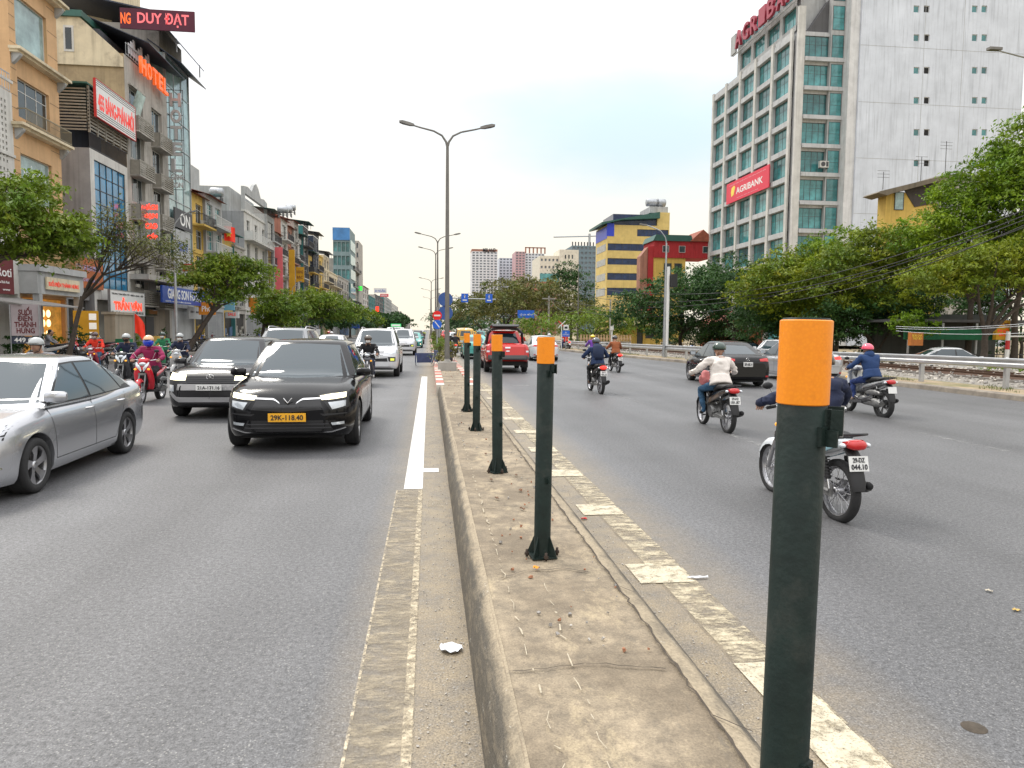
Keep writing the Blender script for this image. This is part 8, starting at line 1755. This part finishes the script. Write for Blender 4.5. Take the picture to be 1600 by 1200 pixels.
# right side: masses from far to near
RT = [('rounded olive tree beside the direction sign', 790, 470, 110, [(0, 0, 0, 5.5, 5, 3.4), (-5, 3, -1.2, 4, 4, 2.6), (4, -2, -1, 4.5, 4, 2.6)], ML_olive, 6500, .26),
      ('large bushy olive-green tree behind the pickup', 838, 468, 100, [(0, 0, 0, 5.5, 5, 3.6), (5, 0, -1.8, 4, 4, 2.6), (-5, 0, -1.5, 4, 4, 2.8)], ML_olive, 7000, .25),
      ('low green tree at the end of the right row near the horizon', 752, 490, 150, [(0, 0, 0, 6, 5, 3.5), (-6, 8, -1, 5, 5, 2.5)], ML_dark, 4200, .32),
      ('farthest tree of the right row at the horizon', 728, 505, 220, [(0, 0, 0, 7, 8, 3.2), (-5, 20, -1, 6, 6, 2)], ML_dark, 3200, .4),
      ('dark tall tree just left of the yellow office', 893, 462, 115, [(0, 0, 0, 3.8, 3.6, 5), (3, 0, -4, 4, 3.5, 3.2), (-1, 0, 3.5, 2.2, 2.2, 2.2)], ML_dark, 5200, .24),
      ('dense bush-like tree below the yellow office', 925, 505, 84, [(0, 0, 0, 4.5, 4, 2.0), (-6, 0, -.4, 3.8, 3.6, 1.7), (5, 0, -.2, 4, 3.4, 1.8)], ML_mid, 6500, .18),
      ('dark round tree behind the lamp at the guardrail', 1065, 470, 62, [(0, 0, 0, 4.2, 3.6, 3.0), (-3.5, 1, -1, 3, 3, 2.2), (3, 0, .8, 3.0, 3, 2.4), (0, -.5, -2.4, 4, 3, 1.4)], ML_dark, 13000, .17),
      ('tall dark tree with twin trunks over the brick gatehouse', 1150, 455, 56, [(0, 0, 0, 3.8, 3.4, 3.0), (-3, 1, -.6, 3, 3, 2.5), (2.8, 0, .2, 2.6, 2.6, 2.2), (1, 0, -2.4, 3.2, 2.6, 1.4)], ML_dark, 13000, .16),
      ('bright yellow-green tree beside the tower foot', 1245, 440, 46, [(0, 0, 0, 3.2, 3, 2.6), (-2.6, 0, -.6, 2.2, 2.2, 1.8), (2.4, .5, .2, 2.6, 2.4, 2.0), (0, -.5, -2.0, 3.0, 2.4, 1.0)], ML_yg, 20000, .125),
      ('wide yellow-green tree in the middle of the right-hand grove', 1365, 420, 42, [(0, 0, 0, 3.6, 3, 2.6), (-2.8, 0, -.8, 2.6, 2.4, 2.0), (3.0, 0, .3, 2.8, 2.6, 2.2), (.5, 0, 1.6, 2.2, 2, 1.2), (0, -.6, -2.2, 3.6, 2.4, .9)], ML_yg, 23000, .12),
      ('lush tall tree rising in front of the white tower', 1525, 330, 38, [(0, 0, 0, 3.0, 2.6, 3.0), (2.6, 0, 1.4, 2.2, 2.2, 2.0), (-2.2, 0, -1.6, 2.4, 2.2, 1.8), (3.0, 0, -2.0, 2.6, 2.4, 2.0), (1.2, 0, 3.2, 1.2, 1.2, .9)], ML_lush, 26000, .12),
      ('second lush tree at the right picture edge', 1600, 300, 36, [(0, 0, 0, 2.8, 2.6, 3.2), (.6, 0, 3.0, 1.8, 1.8, 1.6), (1.5, 0, -2.5, 3, 2.6, 2.0)], ML_lush, 14000, .12),
      ('olive-leaved tree hanging over the restaurant at the right', 1545, 425, 33, [(0, 0, 0, 2.8, 2.2, 1.9), (2.6, 0, .4, 2.2, 2, 1.8), (-2.4, .5, -.5, 1.9, 1.8, 1.2)], ML_yg, 17000, .11),
      ('dark green tree filling the gap behind the pale green crowns', 1310, 465, 54, [(0, 0, 0, 4, 3, 2.2), (5, 0, .3, 4, 3, 2.4), (-4, 0, -.3, 3, 3, 1.8)], ML_mid, 11000, .15),
      ('dark crown low behind the red and white barrier post', 1600, 478, 46, [(0, 0, 0, 3.6, 2.4, 2.6), (-4, 0, .2, 3, 2.2, 2.4), (4, 0, .3, 3, 2.2, 2.6)], ML_dark, 10000, .14),
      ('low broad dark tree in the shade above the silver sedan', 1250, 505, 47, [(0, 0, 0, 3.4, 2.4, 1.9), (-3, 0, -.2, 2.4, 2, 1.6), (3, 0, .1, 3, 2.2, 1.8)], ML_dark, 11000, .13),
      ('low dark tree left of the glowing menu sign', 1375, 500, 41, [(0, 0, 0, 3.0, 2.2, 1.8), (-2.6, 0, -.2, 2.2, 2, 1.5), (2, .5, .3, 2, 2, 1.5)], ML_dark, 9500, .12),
      ('mid green tree standing between the two bright crowns', 1305, 400, 45, [(0, 0, 0, 2.4, 2.2, 2.0), (-1.6, 0, -1.2, 2.2, 2, 1.6), (2.0, 0, -1.0, 2.2, 2, 1.6)], ML_lush, 10000, .12),
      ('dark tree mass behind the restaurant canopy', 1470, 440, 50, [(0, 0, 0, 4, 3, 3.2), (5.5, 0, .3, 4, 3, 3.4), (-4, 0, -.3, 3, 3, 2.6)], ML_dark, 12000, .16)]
for i, (lab, px, py, Y, lb, m_, n, lf) in enumerate(RT):
    p = at(px, py, Y); z = p.z-.1; zg_ = -.3 if Y < 75 else 0; tree(lab, (p.x, Y, zg_), [(a, b_, z-zg_+c, d, e, f_) for a, b_, c, d, e, f_ in lb], (0, 0, max(1.0, z-min(-q[2]+0 for q in lb)-1.5) if False else max(1.2, z*.45)), n, lf, .14+.05*(z > 4), 200+i, m_, clump=lf*4.2, twigs=24, bark=M_bark)
# undergrowth hedges behind the rails
def hedge(lab, pts, m, n, leaf, h_, seed):
    L_ = []
    for (xa, ya), (xb, yb_) in zip(pts, pts[1:]):
        k = max(1, int(math.hypot(xb-xa, yb_-ya)/2.2))
        for i in range(k): u = i/k; L_.append((xa+(xb-xa)*u, ya+(yb_-ya)*u, h_*.5*random.uniform(.7, 1.1), 1.5, 1.2, h_*.5))
    t = thing('hedge', lab, 'hedge', (0, 0, -.3)); me, cs = crownmesh(L_, n, leaf, seed, m, .4, shellp=.5); ob('foliage', me, t); b = MB()
    for c in cs[::9]: b.tube([(c.x, c.y, 0), (c.x, c.y, c.z*.6), tuple(c)], [.04, .03, .01], 5)
    b.build('stem', M_bark, t)
pp = lambda px, Y: (at(px, 540, Y).x, Y)
hedge('long low hedge of shrubs before the yellow office grounds', [pp(905, 95), pp(950, 84), pp(985, 80)], ML_mid, 5200, .14, 2.6, 301)
hedge('dark shrubs behind the covered car and brick gatehouse', [pp(1040, 70), pp(1100, 64), pp(1200, 58)], ML_dark, 6500, .13, 3.0, 302)
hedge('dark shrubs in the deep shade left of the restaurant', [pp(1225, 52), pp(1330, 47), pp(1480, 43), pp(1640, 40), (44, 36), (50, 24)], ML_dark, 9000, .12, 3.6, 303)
hedge('leafy shrubs lining the far right roadside towards the horizon', [(18, 110), (15, 150), (14, 200), (13, 320)], ML_dark, 7000, .24, 4.5, 304)
hedge('green weedy shrubs right of the white parked car', [pp(1585, 29), pp(1650, 28)], ML_mid, 1800, .08, 1.1, 305)
# restaurant under the trees
Yq = 37; x0 = at(1408, 560, Yq).x; x1 = at(1640, 560, Yq).x; t = thing('restaurant', 'open-fronted restaurant with dark interior and green fascia under the trees', 'building', (x0, Yq, -.3)); W = x1-x0; z1 = at(1500, 505, Yq).z+.3; z0 = at(1500, 531, Yq).z+.3
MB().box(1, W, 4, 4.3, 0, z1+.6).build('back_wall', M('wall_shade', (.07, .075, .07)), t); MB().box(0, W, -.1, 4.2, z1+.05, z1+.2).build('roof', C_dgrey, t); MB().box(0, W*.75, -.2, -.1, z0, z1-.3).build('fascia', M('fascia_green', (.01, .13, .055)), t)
for i in range(5): MB().tube([(i*W/4*.9+.3, -.1, 0), (i*W/4*.9+.3, -.1, z1)], .06, 8).build('column', C_lgrey, t)
railing(t, 0, W*.8, -.3, 0, 1.0, .22, M_frd)
blade('menu_sign', 'yellow menu board with red words hanging at the restaurant', 1558, 1577, 500, 531, 36.3, C_gold, [('CƠM', .3, .7, .18, C_maroon), ('PHỞ\nBÒ', -.12, .8, .4, T_red)])
blade('menu_sign', 'small glowing brown menu sign among bright leaves', 1424, 1442, 519, 540, 35, mat('sign_brown', (.30, .10, .02), .5, var=.3, vs=6, emit=.5), [('BÚN CHẢ\nTHỊT BÒ', .15, .8, .5, T_yel)])
shrub('bright green bush around the brown menu sign', at(1432, 530, 36).x, 36.3, 1.1, 1.4, 1.9, ML_lush, 310, 1400, .10)
t = thing('barrier_pole', 'red and white striped crossing barrier post at the right', 'barrier', (at(1573, 560, 33).x, 33, -.3))
for k in range(5): MB().tube([(0, 0, k*.45), (0, 0, k*.45+.445)], .10, 10).build('stripe_band', [M_white, C_red][k % 2], t)
MB().tube([(0, 0, 2.0), (4, 0, 2.05)], .04, 8).build('boom', M_white, t)
t = thing('plaster_fence', 'row of small cream balusters on the station forecourt wall', 'fence', (at(905, 540, 74).x, 74, .15), -.05); L_ = at(985, 540, 74).x-at(905, 540, 74).x
MB().box(0, L_, 0, .2, .0, .55).build('plinth', C_conc, t)
for k in range(18): MB().lathe([(.07, .55), (.12, .7), (.14, .85), (.07, 1.05), (.12, 1.25)], (k*L_/18+.2, .1, 0), 'z', 8).build('baluster', M('plaster_buff', (.55, .38, .22)), t)
for k in range(2): pass
for i, (px, Y, lab) in enumerate([(25, 34, 'beside the pavement sign'), (88, 37, 'before the annex'), (128, 40, 'by the crooked tree foot'), (240, 47, 'left of the hotel door'), (262, 52, 'right of the hotel door'), (400, 80, 'before the ornate house')]):
    p = at(px, 555, Y); shrub('leafy potted plant on the shop pavement, '+lab, -18.2, Y, .15, .5, 1.3+.2*(i % 3), [ML_dark, ML_mid][i % 2], 400+i, 420, .09, 'potted plants before the shops')
# litter and rubble
rnd = random.Random(3); b = MB()
for k in range(420):
    y = 3.2+rnd.random()**1.3*24; x = .45+rnd.random()*.65; c = noise.noise(Vector((x*3, y*.9, 9)))
    if c < -.05: continue
    stone(b, x, y, .293, rnd.uniform(.003, .013), rnd, rnd.randrange(3))
b.build('median_grit', [MATS['stone_a'], MATS['stone_b'], mat('brick_crumb', (.35, .16, .09), .9)], label='fine grit and brick crumbs scattered on the median slab', cat='grit', kind='stuff')
b = MB()
for k in range(1500):
    y = 1.8+rnd.random()**1.5*26; x = rnd.uniform(-.05, .22) if k % 2 else rnd.uniform(1.29, 1.6); stone(b, x, y, .003, rnd.uniform(.002, .007), rnd, rnd.randrange(2))
b.build('gutter_grit', [MATS['stone_a'], MATS['stone_c']], label='loose sand and grit lying along both median gutters', cat='grit', kind='stuff')
def litter(lab, x, y, z, w_, l_, m, seed, cat='litter', name='litter', hgt=.02):
    rr = random.Random(seed); n = 5; t = thing(name, lab, cat, (x, y, z), rr.random()*6); vs = []
    for d in (0, .002):
        for j in range(n+1):
            for i in range(n+1): u, v = i/n-.5, j/n-.5; k = 1-1.1*abs(v); vs.append((w_*u*k, l_*v, .003+d+hgt*abs(noise.noise(Vector((u*3+seed, v*3, 0))))))
    m1 = (n+1)**2; fs = [(j*(n+1)+i, j*(n+1)+i+1, (j+1)*(n+1)+i+1, (j+1)*(n+1)+i) for j in range(n) for i in range(n)]
    b = MB(); b.add(vs, [f[::-1] for f in fs]+[tuple(q+m1 for q in f) for f in fs], 0, True); b.build('sheet', m, t)
p = gnd(705, 1016); litter('crumpled white paper scrap lying in the left gutter', p.x, p.y, .005, .14, .12, mat('paper', (.72, .74, .78), .7, var=.1, vs=30), 1, hgt=.035)
p = gnd(838, 889, .29); litter('small orange scrap before the second green post', p.x, p.y, .293, .05, .035, mat('scrap_orange', (.75, .28, .02), .7, var=.1), 2)
p = gnd(912, 812); litter('tiny red scrap on the right carriageway', p.x, p.y, .005, .05, .06, mat('scrap_red', (.6, .03, .03), .7, var=.1), 3)
p = gnd(1588, 955); litter('dry yellow leaf on the asphalt at the right edge', p.x, p.y, .003, .035, .05, mat('leaf_dry', (.55, .38, .12), .7, var=.1), 4)
p = gnd(1545, 925); litter('dry pale leaf on the asphalt near the yellow one', p.x, p.y, .003, .03, .05, mat('leaf_dry2', (.5, .45, .36), .7, var=.1), 5)
p = gnd(1090, 905); litter('thin white paper strip on the cream edge line', p.x, p.y, .009, .03, .16, mat('paper', (.72, .74, .78), .7, var=.1, vs=30), 6)
for i, (px, py) in enumerate([(1455, 568), (1310, 632), (1130, 575), (1560, 573)]):
    p = gnd(px, py, .16); litter('white plastic bag litter on the verge, %s' % ['behind the pink-helmeted rider', 'on the road edge by the silver sedan', 'beside the black sedan front', 'near the right picture edge'][i], p.x, p.y, .17 if i != 1 else .005, .5, .35, mat('bag_white', (.72, .72, .74), .5, var=.2, vs=8), 20+i, hgt=.22)
rnd = random.Random(8)
for i in range(6):
    x, y = [(.62, 7.1), (.85, 6.6), (.78, 5.9), (.6, 6.3), (.9, 7.3), (.68, 8.6)][i]
    litter('dark dry leaf on the median slab, %s' % ['left of the third post', 'between second and third posts', 'nearest behind the second post', 'at the left between the posts', 'right of the third post', 'beyond the third post'][i], x, y, .293, .03, .07, mat('leaf_brown', (.16, .08, .04), .8, var=.2), 30+i, 'leaf', 'dry_leaf')
b = thing('twig', 'curled dry twig lying on the median at the picture foot', 'twig', (.72, 1.75+.45, .296)); q = MB(); q.tube([(-.04, -.05, .005), (-.01, 0, .02), (.03, .01, .01), (.08, .04, .012)], [.004, .005, .004, .002], 6); q.tube([(0, 0, .018), (.0, .05, .01), (-.04, .08, .01)], [.004, .003, .002], 6); q.build('stem', mat('twig', (.35, .27, .18), .9), b)
t = thing('manhole_mark', 'dark oval tar patch on the right carriageway', 'road patch', (0, 0, 0)); p = gnd(1522, 1137); MB().lathe([(0, .004), (.05, .004), (.055, .001)], (p.x, p.y, 0), 'z', 14).build('patch', M_crack, t)
for i in range(14): MB().tube([(.0, 0, 0)]*0 or [(kx(20+i*3)+.9, 20+i*3, .15), (kx(20+i*3)+.9, 20+i*3, .16)], .01, 4) if False else None
b = MB(); rnd = random.Random(4)
for k in range(5200):
    y = 17+rnd.random()**1.2*50; x = kx(y)+.6+rnd.random()*1.3
    if noise.noise(Vector((x*.9, y*.35, 2))) < .02: continue
    h_ = rnd.uniform(.03, .12); a = rnd.random()*pi; dx, dy = cos(a)*.012, sin(a)*.012; lx, ly = rnd.gauss(0, .03), rnd.gauss(0, .03)
    b.add([(x-dx, y-dy, .15), (x+dx, y+dy, .15), (x+lx, y+ly, .15+h_)], [(0, 1, 2)])
b.build('verge_grass', mat('grass', (.11, .14, .03), .8, var=.3), label='thin green weeds growing on the dusty verge', cat='grass', kind='stuff')
